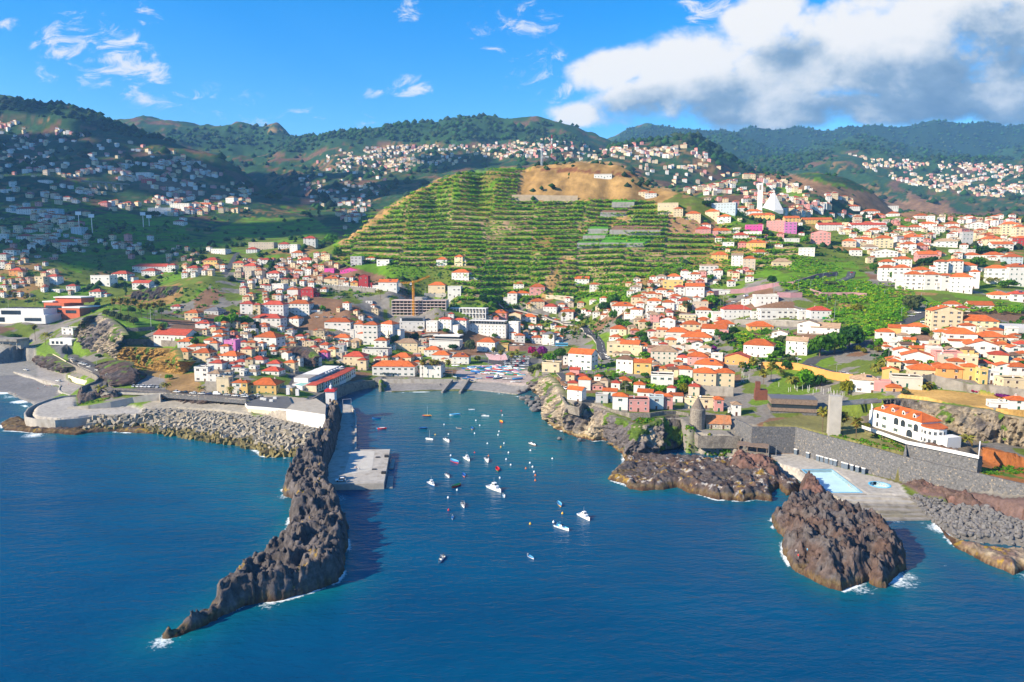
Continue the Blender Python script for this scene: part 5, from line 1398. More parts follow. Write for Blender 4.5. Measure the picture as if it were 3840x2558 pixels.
houses('T4',"""
275 422 182 122 w g o
420 517 232 177 w g o
770 832 197 162 c h o
850 917 162 117 w h t
815 922 252 202 w h t
1030 1122 212 167 w h t
1070 1172 157 97 w h t
1175 1312 152 97 w h o
1310 1422 127 62 w f o
1400 1512 132 77 w h o
1500 1662 62 7 w g t -15 2 'white terrace of three gabled houses at the top of the hillside street'
1600 1722 92 42 w f o
1140 1332 217 142 y f o -14 2 'yellow flat-roofed house high in the hillside cluster'
1355 1540 292 197 w g o -12 2 'white house with long front balcony beside the steep street'
1245 1352 282 202 w h r
1065 1182 292 232 w g o
975 1087 302 267 w g o
1170 1252 312 252 w h o
1200 1322 332 292 w h o
1290 1417 352 327 w h o
825 922 372 302 c h o
920 992 372 312 b h o
985 1122 402 337 w h o
1130 1252 422 352 w h o
970 1082 442 382 w f o
1065 1152 442 402 w g o
640 862 447 387 w h o -14 2 'wide white house with arched porch above green bank'
820 952 502 422 w h o
1425 1577 432 357 b f o
1455 1612 472 427 w h o
1300 1472 512 472 c f o
1440 1627 522 482 w f o
980 1062 502 452 w h t
1010 1102 562 472 p h t
1110 1272 612 522 w e o -22 2 'white gable-fronted house with two small windows in mid cluster'
1040 1122 612 552 c f o
1220 1342 602 577 w h o
1330 1502 642 567 c h o
1480 1592 562 517 w h o
1520 1772 682 612 w g o -24 1 'long white gabled house with orange roof beside banana garden'
1640 1835 602 562 w h o
620 792 652 612 w h o
610 742 722 692 w h o
720 922 862 762 c g o -20 2 'broad house with stepped orange roofs above the road junction'
590 745 862 752 c f o -10 2 'curved cream apartment front beside the road junction'
1170 1392 692 642 w h o
1155 1322 762 692 w f o -12 2
1320 1612 752 692 w h o
1370 1532 762 722 p h o
1030 1132 792 732 w h t
1020 1282 962 832 n h t -14 3 'old pale mansion with ornate windows and tan roof lantern'
1275 1392 972 892 w h r
1380 1577 972 882 p h o -16 2 'lilac pink house with orange roof right of the old mansion'
1450 1732 1022 962 w h o
1435 1652 1192 1042 c h o -14 3 'peach three-storey house left half of the pair above the grey wall'
1645 1832 1192 1042 c h o -14 3 'peach three-storey house right half of the pair above the grey wall'
1265 1402 1062 1002 w h o
1020 1237 1192 1067 w f o -12 2 'white flat block with few small windows above pink harbour houses'
680 870 1052 912 w h d -24 2 'white house with brown roof and green shutters above the banana plot'
855 1027 1062 942 y g o -14 2 'yellow house with balconies and roof panels beside the brown-roofed one'
210 502 1012 862 w g o -28 3 'big cream-white house with stepped orange roofs on the harbour corner'
160 217 962 882 w f o
310 437 1212 1107 w h o -12 2 'white house with orange pyramid roof and black windows on the cliff road'
205 312 1202 1142 c h r -12 1
440 562 1212 1162 p h t -14 1
630 737 1202 1142 w h r
200 387 1372 1262 w g o -30 3 'narrow white house on the very corner of the sea cliff'
480 602 1342 1262 g f o -10 2 'grey flat-roofed house between white houses on the sea cliff'
550 692 1332 1222 w g o -14 2 'white gabled house behind the grey one on the sea cliff'
645 797 1412 1272 w h o -12 2 'white house with green door left of the salmon pink house'
775 1002 1422 1312 p f o -5 2 'salmon pink house with rounded front and roof terrace on the cliff'
1000 1142 1402 1282 t f o -8 2 'blue-grey glazed house right of the salmon pink one'
1140 1232 1402 1272 p h o -8 2 'pink house with green shutters and orange roof on the cliff lane'
1200 1332 1332 1262 w s o -10 1
890 1052 1282 1232 w g o
1050 1160 1300 1250 w h o
1465 1642 1392 1302 c f o -8 2 'cream flat-roofed house with green shutters behind the round stone kiln'
1630 1727 1422 1302 p h o -8 2 'lilac house with green windows and orange roof right of the stone kiln'
1350 1482 1392 1302 c f r
1620 1722 1262 1222 t f o -8 1 'small glazed hut on the grey wall below the peach houses'
""",-16)
houses('T5',"""
365 662 892 772 w h o -26 2 'white villa with dark shutters and orange hipped roof among trees'
180 437 972 892 o e r -30 1 'orange yellow gabled hall with a round window above the door'
390 647 622 587 y h o -10 1 'yellow house with solar panels and orange roof in the banana garden'
895 1110 662 562 w e t -30 2
1030 1300 665 600 w g t -30 2
640 800 720 650 w e t -30 2
780 990 872 732 w g t -30 3 'long white house with stepped tan roofs beside the dark round trees'
1405 1570 1242 1102 w h t -28 2 'white house with tan roof below the curved orange wall'
235 332 1462 1352 w h t -10 2
135 428 512 422 w h r -6 2 'left end of the white market block with red roof'
425 505 512 440 w f o -6 2
495 890 515 432 w f o -6 2 'long plain white middle part of the market block'
885 985 518 440 w f r -6 2
980 1206 522 432 w h r -6 2 'right end of the white market block with red roof and green van'
340 452 372 320 w f o
450 692 375 290 w f o -8 2 'modern white flat-roofed house above the market block'
20 320 277 235 w f o -4 1 'low white wall-like building beside the purple retaining wall'
60 155 92 40 w g o
""",-14)
houses('T6',"""
495 660 226 80 w h o -22 4 'left block of the front row of white four-storey flats'
655 832 232 82 w h o -6 4 'second block of the front row of white four-storey flats'
830 952 240 92 w h o -6 4 'third block of the front row of white four-storey flats'
930 1142 257 105 w h o -22 4 'right block of the front row of white four-storey flats'
1130 1222 217 55 w h o -30 4 'white flats standing behind the right end of the front row'
560 745 80 35 w h o -10 2
240 402 142 15 w h o -12 4 'detached white flats left of the front row behind a small tree'
380 542 152 15 w h o -25 4
250 400 20 -45 w h o -12 3
400 560 10 -70 w h o -20 3
790 915 65 -45 w h o -12 4
910 1060 60 -50 w h o -12 4
1000 1190 50 -10 w h o -14 4
1290 1472 172 20 w h o -22 4 'white flats with roof terrace at right behind the trimmed tree'
1470 1690 192 10 w h o -10 4 'long white flats at the right edge behind the trimmed tree'
715 1032 642 440 c e o -14 5 'big cream apartment house with stacked white balconies and gable'
1020 1382 642 535 c h o -24 3 'cream wing with hipped orange roof joined to the balcony apartment house'
875 1050 402 370 w h o
1100 1352 412 380 w g o -14 1
990 1130 440 410 w h r
1320 1507 322 277 w h o -14 1
1510 1690 347 272 w h r -12 2
345 522 662 602 y g o -24 1 'yellow house with a large solar array above brown-roofed cottages'
520 715 650 590 w h o
215 387 752 642 w h o -20 2
255 472 732 692 w h d -10 1
475 642 702 617 w f o
560 787 782 722 w h d -24 1 'white cottage with brown pyramid roof and tall chimney'
280 340 800 755 c h o
340 465 820 745 w f o
880 1182 782 662 w h o -20 2 'large white house with terraces and orange roof behind palms'
1165 1467 772 692 c h o -10 2
930 1105 800 730 w s o
1085 1390 892 772 w e o -24 2 'wide white gabled house with orange roof and side balcony'
385 562 922 822 w e o -22 2
470 762 952 877 w e o -26 1
770 1042 942 852 p f o -16 2 'pink flat-roofed house with solar heaters in the right-hand town'
1030 1217 952 917 w h o
285 432 1112 1012 y e o -26 2 'small yellow gabled house with green shutter beside palms'
530 800 1092 1012 c h o -18 1 'low cream house with green shutters and twin orange roofs'
790 1042 1102 1002 o h o -16 2 'peach orange house with balcony and wide orange roof'
1050 1207 1112 982 y h o -16 2
1195 1300 1150 1010 y f o -10 2
1250 1402 1152 1032 w f o -12 2
1370 1560 1090 975 w e o -16 2
1480 1690 1110 985 w h o -12 2
1400 1690 1222 1112 c f o -8 2 'long cream building with a row of teal windows at the right edge'
360 652 1182 1092 n f k -20 1 'grey roofless old house beside the dry grass field'
195 352 1232 1132 p f o -20 1
0 232 1242 1112 w h t -26 2 'white house with tan pyramid roof right of the curved road'
310 462 1232 1208 o h o
1490 1690 1402 1312 w h o -14 2 'white house with orange roof on the bluff at the right edge'
1310 1492 1435 1382 w f o -14 1 'white cafe terrace box perched on the edge of the bluff'
1565 1690 860 760 w h r
""",-18)
houses('R3',"""
580 705 952 885 p f o -24 4 'white and pink apartment block left of the purple one'
690 782 967 895 u f o -10 4
920 1137 952 908 w g r -6 4 'left one of two long white apartment rows with red roof'
1145 1387 957 908 w g r -6 4 'right one of two long white apartment rows with red roof'
815 1022 907 872 y g o -6 3 'long pale yellow apartment row behind the white ones'
690 802 902 862 y g o
885 1012 1042 965 p e r -24 4 'pink gabled apartment block beside the junction'
200 372 832 762 t f o -28 4 'blue-grey apartment slab with white end wall left of the white tower'
375 452 822 792 w h o
430 545 850 815 w h o
450 632 882 842 y h o -24 3
20 122 872 832 c h o
155 252 862 817 c h o
240 332 892 852 w h o
120 192 932 907 w h o
85 192 977 937 p h r
180 332 992 947 b h o
430 545 967 912 m f o -14 3 'magenta and white cube-shaped house in the upper town'
420 542 997 957 w f o
340 452 1012 980 w h r
380 442 1072 1032 r h r
440 567 1087 1032 y h o -14 2
275 352 1082 1032 w f o
200 312 1152 1115 y h o
480 592 1127 1097 w h o
335 412 1212 1120 w g t
415 497 1222 1142 b h o
605 747 1197 1162 c h t -10 1 'cream house with tan roof alone among banana plants'
115 242 1252 1197 w f o
1230 1352 842 815 w h o
905 967 822 790 w h o
1300 1392 862 840 p h o
1400 1482 802 777 w f o
1090 1217 797 780 w h o
1590 1692 867 845 w h o
1000 1045 850 830 w h o
1050 1110 848 828 w h o
1125 1175 852 838 w h o
1405 1490 850 830 w h o
1270 1362 977 945 w h o
1480 1552 952 925 w h o
1540 1650 950 925 w g o
1645 1742 952 902 w h o
1710 1802 957 920 w e o
1800 1902 932 902 w h o
1820 1910 960 930 b h o
1910 1992 1047 962 g f o -10 3
1950 2092 942 902 w e o
2010 2085 980 945 c h o
2110 2182 972 935 y h o
2190 2300 985 905 c h o
2270 2370 1020 925 c h o
2050 2192 1052 1007 c h o
2110 2262 1082 1042 w g o
2280 2370 1050 1000 r h o
1740 1882 1062 1022 w h t
1500 1602 1087 1042 w h o
1600 1742 1172 1112 p g o -12 2 'pink house with orange roof left of the white flats on the right'
1580 1682 1082 1052 p h o
1320 1442 1067 1002 c h o
1500 1652 1032 992 w h o
1150 1232 1122 1082 w h o
1230 1342 1082 1060 w h t
1300 1472 1132 1092 w e t
1845 2002 1112 1082 w f o
1930 2042 1142 1117 w h o
2070 2202 1142 1115 w h o
2200 2330 1180 1130 t h o
1100 1190 1060 1020 b h o
1190 1310 1040 1010 w h o
800 905 1120 1070 w f o
690 800 1040 1005 w f o
1915 1975 1010 985 w h o
1680 1740 1000 970 w h o
""",-14)
houses('R1',"""
1290 1402 1252 1207 w h r
1410 1532 1192 1152 y h r -8 2 'yellow house with red roof above the brown bluff'
1400 1470 1225 1190 p h r
1460 1592 1112 1077 w f o
1610 1702 1212 1172 c h r
1720 1912 1082 1032 b f o -6 3
1920 2012 1072 1042 w h r
2000 2072 1102 1047 w f o
2010 2112 1132 1102 w h o
1700 1792 1102 1077 w h r
2095 2192 1052 1002 w h r
1680 1802 1232 1192 b h r
1795 1882 1177 1150 w h r
1910 1982 1242 1207 c h o
2050 2182 1182 1152 w h r
2035 2102 1262 1227 w h o
2105 2162 1252 1207 w h o
930 1202 1252 1197 w h r -8 3 'long white flats with red roof in the shade of the left valley'
1160 1232 1232 1187 w h r
640 802 1332 1262 w f o -8 2 'modern white flat-roofed building in the shade of the left valley'
780 922 1292 1247 w h r
985 1112 1262 1227 w h r
75 182 1262 1222 o h r
0 52 1212 1162 w h r
35 132 1122 1082 w h o
0 72 1152 1112 w h r
250 335 1322 1270 c f r
335 432 1320 1265 w h r
240 377 1022 977 c f r
390 522 1052 1027 w h r
150 252 962 940 w h r
125 242 1012 987 w h r
130 270 842 797 w h r
275 432 852 800 t f r -6 4 'blue-grey unfinished block on the left hillside'
685 772 782 755 r h r
860 922 782 755 p h r
795 848 772 750 w h r
945 1057 587 548 w f r -5 4 'white stepped apartment block on the far left ridge'
980 1070 622 590 r f r -5 3 'dark red apartment block below the white stepped one'
1070 1147 607 580 w h r
1030 1202 837 792 w f r -8 4
1180 1332 802 762 w f r
1350 1482 792 765 c h o
1560 1642 762 722 w g t -20 2
1460 1532 732 705 w h o
500 602 977 927 t f r
1240 1290 882 858 w h r
1200 1290 912 885 w h r
1090 1180 762 740 w h r
270 360 622 598 w f r
1650 1690 712 695 w h o
""",-8)
houses('R2',"""
1740 1865 587 562 w f o -5 1 'white house alone on the dry hilltop'
2050 2120 715 680 c h o
2090 2172 722 690 w h o
2180 2320 832 762 c f o -10 2 'cream flat-roofed house high on the right shoulder of the terraced hill'
2290 2354 850 800 c h o
65 135 862 828 w h r
170 250 1168 1135 w h o
65 160 1187 1130 g f k
245 360 1190 1152 w f o
655 740 1190 1147 w h o
780 852 1195 1132 c h o
""",-10)
# ------------------------------------------------------------------ walls, quay, pools, roads, landmark buildings
m_basalt = mat('basalt_masonry',(.115,.115,.12),0.92,0.45,1.3,bump=0.10,bscale=2.2,stain=((.42,.33,.22),1.1,.60))
m_stonew = mat('rubble_masonry',(.21,.185,.155),0.92,0.4,1.4,bump=0.10,bscale=2.5,stain=((.12,.105,.09),.3,.5))
m_pink = mat('purple_plaster',(.30,.165,.185),0.9,.15,.3); m_orw = mat('orange_plaster',(.62,.27,.075),0.9,.12,.25)
m_asph = mat('asphalt',(.062,.062,.066),0.9,.2,.3); m_line = mat('road_paint',(.7,.7,.68),.7,.1)
m_wood = mat('weathered_timber',(.20,.145,.11),.85,.3,1.2); m_rust = mat('weathering_steel',(.15,.052,.033),.85,.2,.5)
m_cream = mat('cream_render',(.68,.58,.40),.85,.1,.25)
m_pool = mat('pool_paint',(.05,.42,.72),.5,.06,.3); m_poolf = mat('pool_floor',(.46,.66,.74),.35,.08,.2)
m_yel = mat('crane_yellow',(.75,.33,.015),.5,.08)
def wall(name,label,pts,zb,th=0.5,m=None,cat='wall',cap=None):
 """a wall following points (x, y, z top); zb: height below the top, or a list of bottoms"""
 m = m or m_conc
 pts = [Vector(p) for p in pts]
 b = MB()
 n = len(pts)
 L_, R_ = [], []
 for i, p in enumerate(pts):
  d = (pts[min(i + 1,n - 1)] - pts[max(i - 1,0)]); d.z = 0; d.normalize()
  s_ = Vector((-d.y,d.x,0)) * th / 2
  L_.append(p + s_); R_.append(p - s_)
 bot = [(zb[i] if hasattr(zb,'__len__') else pts[i].z - zb) for i in range(n)]
 dn = lambda v, z: Vector((v.x,v.y,z))
 for i in range(n - 1):
  b.quad(R_[i],R_[i + 1],L_[i + 1],L_[i],1 if cap else 0)
  b.quad(dn(R_[i],bot[i]),dn(R_[i + 1],bot[i + 1]),R_[i + 1],R_[i])
  b.quad(dn(L_[i + 1],bot[i + 1]),dn(L_[i],bot[i]),L_[i],L_[i + 1])
 b.quad(dn(L_[0],bot[0]),dn(R_[0],bot[0]),R_[0],L_[0]); b.quad(dn(R_[-1],bot[-1]),dn(L_[-1],bot[-1]),L_[-1],R_[-1])
 return tag(b.build(name,[m,cap or m]),label,cat)
def hits(reg,pts,up=0.0): return [hit(reg, *p) + Vector((0,0,up)) for p in pts]
def slab(name,label,pts,z0,z1,m,cat,kind=None,parent=None,mtop=None):
 b = MB(); b.prism([(p[0],p[1]) for p in pts],z0,z1,0,1 if mtop else None)
 o = b.build(name,[m,mtop] if mtop else m,parent)
 return tag(o,label,cat,None,kind) if parent is None else o
def drape(name,label,pts,width,m=m_asph,up=.12,kind='structure',seg=60,cl=False):
 pts = resample(pts,seg)
 b = MB()
 prev = None
 for i, p in enumerate(pts):
  d = pts[min(i + 1,seg - 1)] - pts[max(i - 1,0)]; d.z = 0; d.normalize()
  s_ = Vector((-d.y,d.x,0))
  row = []
  hh_ = [float(H(p.x + s_.x * k,p.y + s_.y * k)) for k in (-width / 2,-width / 4,0,width / 4,width / 2)]; zc_ = max(hh_) * .7 + min(hh_) * .3
  for k in (-width / 2,width / 2):
   q = p + s_ * k; q.z = zc_ + up; row.append(q)
  if prev:
   b.quad(prev[1],prev[0],row[0],row[1])
   if cl and i % 4 < 2:
    a_, c_ = (prev[0] + prev[1]) / 2 + Vector((0,0,.02)), (row[0] + row[1]) / 2 + Vector((0,0,.02))
    b.quad(a_ + s_ * .12,a_ - s_ * .12,c_ - s_ * .12,c_ + s_ * .12,1)
   for s2 in (0,1):
    e0, e1 = prev[s2], row[s2]
    b.quad(e0,e1,e1 - Vector((0,0,1.5)),e0 - Vector((0,0,1.5)),2)
  prev = row
 return tag(b.build(name,[m,m_line,m_conc]),label,None,None,kind)
# --- roads
drape('road','winding road climbing between banana plots',hits('T5',[(1415,50),(1400,100),(1260,158),(1000,192),(900,232),(700,268),(450,302),(300,340),(110,382),(70,430),(180,512)]),8,cl=True)
drape('road','road curving past the orange wall',hits('T5',[(530,955),(800,962),(1000,962),(1160,1015),(1300,1052),(1420,1075),(1600,1090)]),9,cl=True)
drape('road','road branching under the dark round trees',hits('T5',[(1000,955),(1060,905),(1200,865),(1400,830),(1570,720)]),8)
drape('road','street and junction behind the cream corner house',hits('T4',[(600,910),(560,850),(548,800),(540,750),(490,695),(400,620),(300,580),(160,545),(20,510)]),10,cl=True)
drape('road','steep straight street beside the hillside cluster',hits('T4',[(1560,300),(1560,220),(1565,150),(1640,105),(1740,80)]),6)
drape('road','cliff road past parked cars',hits('T4',[(135,1250),(160,1190),(190,1100),(130,1040)]),6)
drape('road','street beside the harbour hotel',hits('T2',[(560,1500),(600,1400),(640,1330),(580,1290)]),7)
drape('road','street climbing at the left valley',hits('R1',[(1540,1250),(1580,1200),(1610,1150),(1640,1100)]),7)
drape('road','street in front of the hotel',hits('T3',[(330,870),(400,820),(500,800),(620,800)]),8)
drape('road','street above the hotel',hits('T3',[(1300,440),(1500,505),(1700,560),(1900,610),(2190,650)]),8)
drape('road','car park street of the market block',hits('T5',[(190,525),(500,525),(800,525),(1240,530)]),7)
drape('road','access road beside the balcony apartments',hits('T6',[(460,560),(560,520),(650,480),(720,450)]),10)
drape('promenade_road','sea-front road with parked cars',zp('T1',[(880,985),(1100,990),(1500,1005),(1850,1030),(2316,1062)],11.65),8,up=.1)
drape('beach_road','bending road down to the shingle beach',zp('T1',[(640,680),(760,760),(880,815),(925,870),(900,930),(790,965)],13.0),7,m=mat('worn_asphalt',(.12,.112,.105),.9,.2,.3),up=.1)
# --- the big basalt walls
wall('basalt_wall','long dark basalt retaining wall speckled with tan stones behind the pool deck',zp('P',[(-78,234,16.4),(41,294,16.4),(360,297,16.4),(600,365,16.2),(900,441,15.6),(1160,512,14.6),(1500,592,14.4),(1720,640,14.3),(2038,715,14.2),(2330,790,14.2)]),13.5,1.0,m_basalt)
wall('basalt_wall','higher dark basalt wall with the white parapet under the seaside hotel',zp('P',[(1163,500,15.4),(1176,408,20),(1705,516,20),(1722,510,20)]),8,1.1,m_basalt)
wall('parapet_wall','white parapet along the garden of the seaside hotel',zp('P',[(835,280,19.4),(1000,335,19.8),(1176,398,21),(1450,452,21),(1705,505,21),(1716,400,23)]),1.3,.4,m_white)
wall('terrace_wall','grey stone wall below the terrace of the round kiln',zp('C',[(1362,530,10.2),(1412,580,10.2),(1550,582,10.2),(1790,582,10.2)]),6,.8,m_stonew)
wall('cliff_wall','low grey stone wall along the lane on the sea cliff',zp('C',[(130,200,16.2),(190,290,16.2),(300,318,16.2),(330,270,16.5),(420,275,16),(520,300,16),(620,338,16),(770,368,16),(960,368,16),(1080,350,16),(1200,350,15.5),(1320,370,15)]),4.5,.7,m_stonew)
wall('harbour_wall','curved grey harbour wall below the terraced hotel',zp('Q',[(60,300,9.5),(110,268,9.2),(200,222,8.8),(330,168,8.2),(500,118,7),(620,92,6.2),(790,82,5.4),(800,82,5.3)]),10,1.0,m_stonew)
wall('harbour_wall','low stone wall along the harbour beach in front of the white chapel',zp('T3',[(-180,1310,4.8),(0,1322,4.8),(330,1324,4.8),(560,1324,4.8),(775,1322,4.8)]),4,.8,m_conc)
for pa, pb, lab in (((770,1318,4.6),(650,1468,1.2),'left sloping wall of the slipway on the harbour beach'),((965,1312,4.4),(858,1474,1.2),'right sloping wall of the slipway on the harbour beach')):
 wall('slipway_wall',lab,[at_z('T3', *pa),at_z('T3', *[(pa[i] + pb[i]) / 2 for i in range(3)]),at_z('T3', *pb)],4.5,1.4,m_conc_d)
wall('road_wall','tan curved retaining wall under the beach restaurant road',zp('T1',[(330,590,14.8),(420,640,14.4),(520,690,14),(600,735,13.8)]),8,.6,m_cream)
wall('road_wall','grey curved stone wall below the parked cars by the shingle beach',zp('T1',[(610,740,13.9),(700,780,13.8),(800,825,13.7),(870,862,13.6),(888,885,13.4),(860,915,13),(800,940,12.6),(735,965,12.2)]),9,.6,m_stonew)
wall('ramp_wall','yellowish low wall below the curve of the beach road',zp('T1',[(617,860,8.4),(700,890,8.4),(800,915,8.4),(830,915,8.4)]),5,.5,m_cream)
wall('beach_wall','low tan wall between shingle beach and concrete ramp',zp('T1',[(125,828,4.9),(330,890,4.9),(450,925,4.9),(545,952,5),(530,990,5),(560,1015,5),(640,1040,5.4)]),3,.7,m_conc)
wall('sea_parapet','curved concrete parapet round the bulging promenade',zp('T1',[(690,1040,6.4),(560,1050,6.4),(440,1078,6.4),(330,1118,6.4),(255,1160,6.4),(222,1205,6.4),(235,1238,6.4),(330,1258,6.4),(500,1268,6.4),(700,1252,6.4),(850,1232,6.4),(1090,1216,6.3)]),6.2,.6,m_conc)
wall('ramp_wall','pale curved concrete ramp wall rising to the sea-front road',zp('T1',[(610,1150,6.2),(800,1135,7.5),(1000,1100,9.2),(1200,1060,10.8),(1380,1035,12.2),(1445,1028,12.6),(1452,1040,12.6)]),[5,5,5,5,5,5,5],.6,m_conc)
wall('railing_wall','dark stone parapet along the sea-front road',zp('T1',[(1452,1030,12.6),(1700,1048,12.6),(2000,1070,12.6),(2230,1088,12.6)]),2.2,.4,m_basalt)
wall('lawn_wall','dark low wall below the palm lawn',zp('T1',[(1050,440,37.4),(1100,432,37.4),(1250,432,37.2),(1400,420,37.6)]),3,.5,m_basalt)
for (rg,pts,hh,mm,lab) in (('T5',[(20,290),(180,262),(320,262),(480,236),(640,205),(850,190)],4.2,m_pink,'purple retaining wall behind the road below the dry slope'),('T5',[(860,180),(1000,140),(1080,112),(1280,88)],4,m_pink,'purple retaining wall above the bend of the winding road'),
        ('T5',[(690,300),(820,304),(935,302)],4.5,m_pink,'purple wall panel behind the modern white house'),('T5',[(1010,260),(1130,300),(1250,300),(1420,298),(1568,310)],4.2,m_pink,'long purple wall under the planted island of the winding road'),
        ('T5',[(530,1000),(760,1002),(880,1012),(1040,1050),(1220,1100),(1430,1130)],4.2,m_orw,'orange retaining wall under the curving road'),('T5',[(200,570),(500,570),(900,590),(1240,560)],4,m_conc_d,'grey wall below the car park of the market block'),
        ('T2',[(905,255),(1100,268),(1300,282),(1590,305)],4.5,m_conc_d,'dark retaining wall with white crenels above the brown terraces'),('T4',[(1225,830),(1330,832),(1440,832)],5,m_conc,'pale concrete wall beside the old mansion'),
        ('T4',[(1450,1250),(1620,1262),(1830,1272)],5.5,m_conc_d,'grey concrete wall below the peach houses'),('T3',[(1870,378),(2000,385),(2195,400)],4.5,m_cream,'cream retaining wall below the banana plots'),
        ('T3',[(440,340),(570,350),(700,345)],3,m_conc,'pale wall along the street above the construction site'),('T3',[(1440,990),(1560,992),(1660,985)],4.5,mat('brick_wall_red',(.33,.17,.12),.9,.2,.5),'reddish wall above the car park'),
        ('T6',[(480,1180),(760,1130),(1130,1210)],4,m_conc_d,'grey wall above the dry grass field'),('T6',[(360,640),(700,640)],2.5,m_conc,'white wall under the solar house'),('R2',[(1175,735),(1400,738),(1630,742)],7,mat('tan_concrete',(.40,.31,.22),.9,.2,.2),'long grey concrete wall under the dry hilltop'),
        ('T1',[(1150,590),(1330,590),(1620,605)],5,m_stonew,'stone wall above the ochre bank'),('T1',[(1860,1000),(1970,1005)],6,m_conc_d,'grey wall under the white cube-shaped house'),('T2',[(750,790),(1000,800),(1100,805)],3.5,m_conc_d,'grey wall below the green field'),
        ('T6',[(1110,1230),(1400,1250),(1690,1290)],4,m_conc_d,'grey plinth wall below the teal-windowed building')):
 P_ = hits(rg,pts)
 wall('retaining_wall',lab,[p + Vector((0,0,hh)) for p in P_],hh + 3,.6,mm)
P_ = hits('T2',[(905,255),(1100,268),(1300,282),(1590,305)],4.5)
b = MB()
for p in resample(P_,26): b.box(p.x - .8,p.y - .35,p.z + .01,p.x + .8,p.y + .35,p.z + 1.0)
tag(b.build('crenels',m_white),'row of white crenels on the dark wall above the brown terraces','wall blocks',None,'stuff')
# --- quay and path in the lee of the spit
qd = zp('Q',[(170,1275),(330,905),(560,898),(980,893),(945,1100),(908,1292),(470,1300),(300,1300)],2.6)
t = empty('quay',(0,0,0)); tag(t,'square concrete quay in the shade of the lava spit','quay')
slab('deck',None,qd,-3,2.6,m_conc,None,parent=t)
slab('apron',None,zp('Q',[(525,915),(800,915),(765,1140),(430,1200)],2.62),2.61,2.64,mat('pale_concrete',(.44,.42,.38),.9,.1,.3),None,parent=t)
for (a,c) in (((470,1290),(900,1288)),):
 pa, pc = at_z('Q',a[0],a[1],2.6), at_z('Q',c[0],c[1],2.6)
 for k in range(7):
  p = pa.lerp(pc,k / 6); bb = MB(); bb.tube([p,p + Vector((0,0,1.1))],.06,6); bb.build('railing_post',m_tin,t)
 bb = MB(); bb.tube([pa + Vector((0,0,1.1)),pc + Vector((0,0,1.1))],.05,5); bb.build('rail',m_tin,t)
for i, (x_,y_) in enumerate(((940,985),(905,1180),(785,880),(835,990),(795,1132))):
 p = at_z('Q',x_,y_,2.6); bb = MB(); bb.box(p.x - .9,p.y - .7,2.61,p.x + .9,p.y + .7,2.9 if i > 1 else 3.6); bb.build('fender_block',m_dark,t)
slab('quay_path','long concrete path between the quay and the harbour beach',zp('Q',[(330,904),(372,700),(418,480),(424,360),(530,372),(575,470),(572,896)],2.5),-2,2.45,m_conc,'path')
wall('quay_wall','low concrete wall on the water side of the quay path',zp('Q',[(530,400,3.6),(560,440,3.6),(578,500,3.6),(576,700,3.6),(572,890,3.6)]),5,.9,m_conc)
t = empty('gate_frame',at_z('Q',470,450,2.45)); tag(t,'pale blue steel gate frame standing on the quay path','gate')
w0 = t.location
for k, (x0_,y0_) in enumerate(((425,480),(525,480),(427,420),(525,412))):
 p = at_z('Q',x0_,y0_,2.45) - w0; bb = MB(); bb.tube([p,p + Vector((0,0,6))],.16,6); bb.build('post',m_tin,t)
for (a,c) in (((425,480),(525,480)),((427,420),(525,412))):
 pa, pc = at_z('Q', *a,2.45) - w0, at_z('Q', *c,2.45) - w0; bb = MB(); bb.tube([pa + Vector((0,0,6)),pc + Vector((0,0,6))],.14,6); bb.build('beam',m_tin,t)
for (pts,lab) in (([(1000,1005),(1042,1008),(1020,1112),(972,1112)],'floating pontoon by the far corner of the quay'),([(955,1208),(1024,1208),(1010,1338),(936,1338)],'wider floating pontoon by the sunny corner of the quay')):
 slab('pontoon',lab,zp('Q',pts,.6),-.2,.6,mat('pontoon_deck',(.28,.27,.25),.8,.2,.6),'pontoon')
# --- pool deck: pools, steps, doors in the wall
def pool_at(pts,z,lab):
 c = sum((Vector(p) for p in pts),Vector()) / len(pts)
 t = empty('pool',(c.x,c.y,z)); tag(t,lab,'swimming pool')
 L_ = [Vector((p.x - c.x,p.y - c.y,0)) for p in pts]
 n = len(L_)
 O = [p * (1 + .55 / p.length) for p in L_]; OO = [p * (1 + 2.2 / p.length) for p in L_]
 b = MB(); b2 = MB(); b3 = MB(); b4 = MB()
 for i in range(n):
  j = (i + 1) % n
  u = Vector((0,0,.12)); dn = Vector((0,0,-1.5))
  b.quad(L_[i] + u,L_[j] + u,O[j] + u,O[i] + u); b.quad(O[i] + u,O[j] + u,O[j] - u,O[i] - u)
  b2.quad(L_[i] + dn,L_[j] + dn,L_[j] + u,L_[i] + u); b2.quad(L_[j] + dn,L_[i] + dn,L_[i] + u,L_[j] + u)
  b4.quad(O[i] + u * .25,O[j] + u * .25,OO[j] + u * .25,OO[i] + u * .25)
 b3.poly([p + Vector((0,0,-1.2)) for p in L_])
 b.build('rim',m_pool,t); b2.build('side',m_poolf,t); b3.build('floor',m_poolf,t); b4.build('surround',m_conc,t)
 m = in_poly(NXg,NYg,[(c.x + p.x * 1.06,c.y + p.y * 1.06) for p in L_])
 NZ[m] = np.minimum(NZ[m],z - 2.2)
 return t
pl = zp('P',[(410,612),(625,610),(845,776),(605,776)],4.0)
t = pool_at(pl,4.0,'pale blue rectangular swimming pool on the seaside deck')
c0 = at_z('P',977,722,4.0)
pool_at([Vector((c0.x + 3.6 * math.cos(a),c0.y + 3.6 * math.sin(a),4.0)) for a in [k * math.pi / 9 for k in range(18)]],4.0,'small round paddling pool with a blue rim beside the basalt wall')
t = empty('sea_steps',(0,0,0)); tag(t,'broad concrete steps going down from the pool deck to the sea','steps')
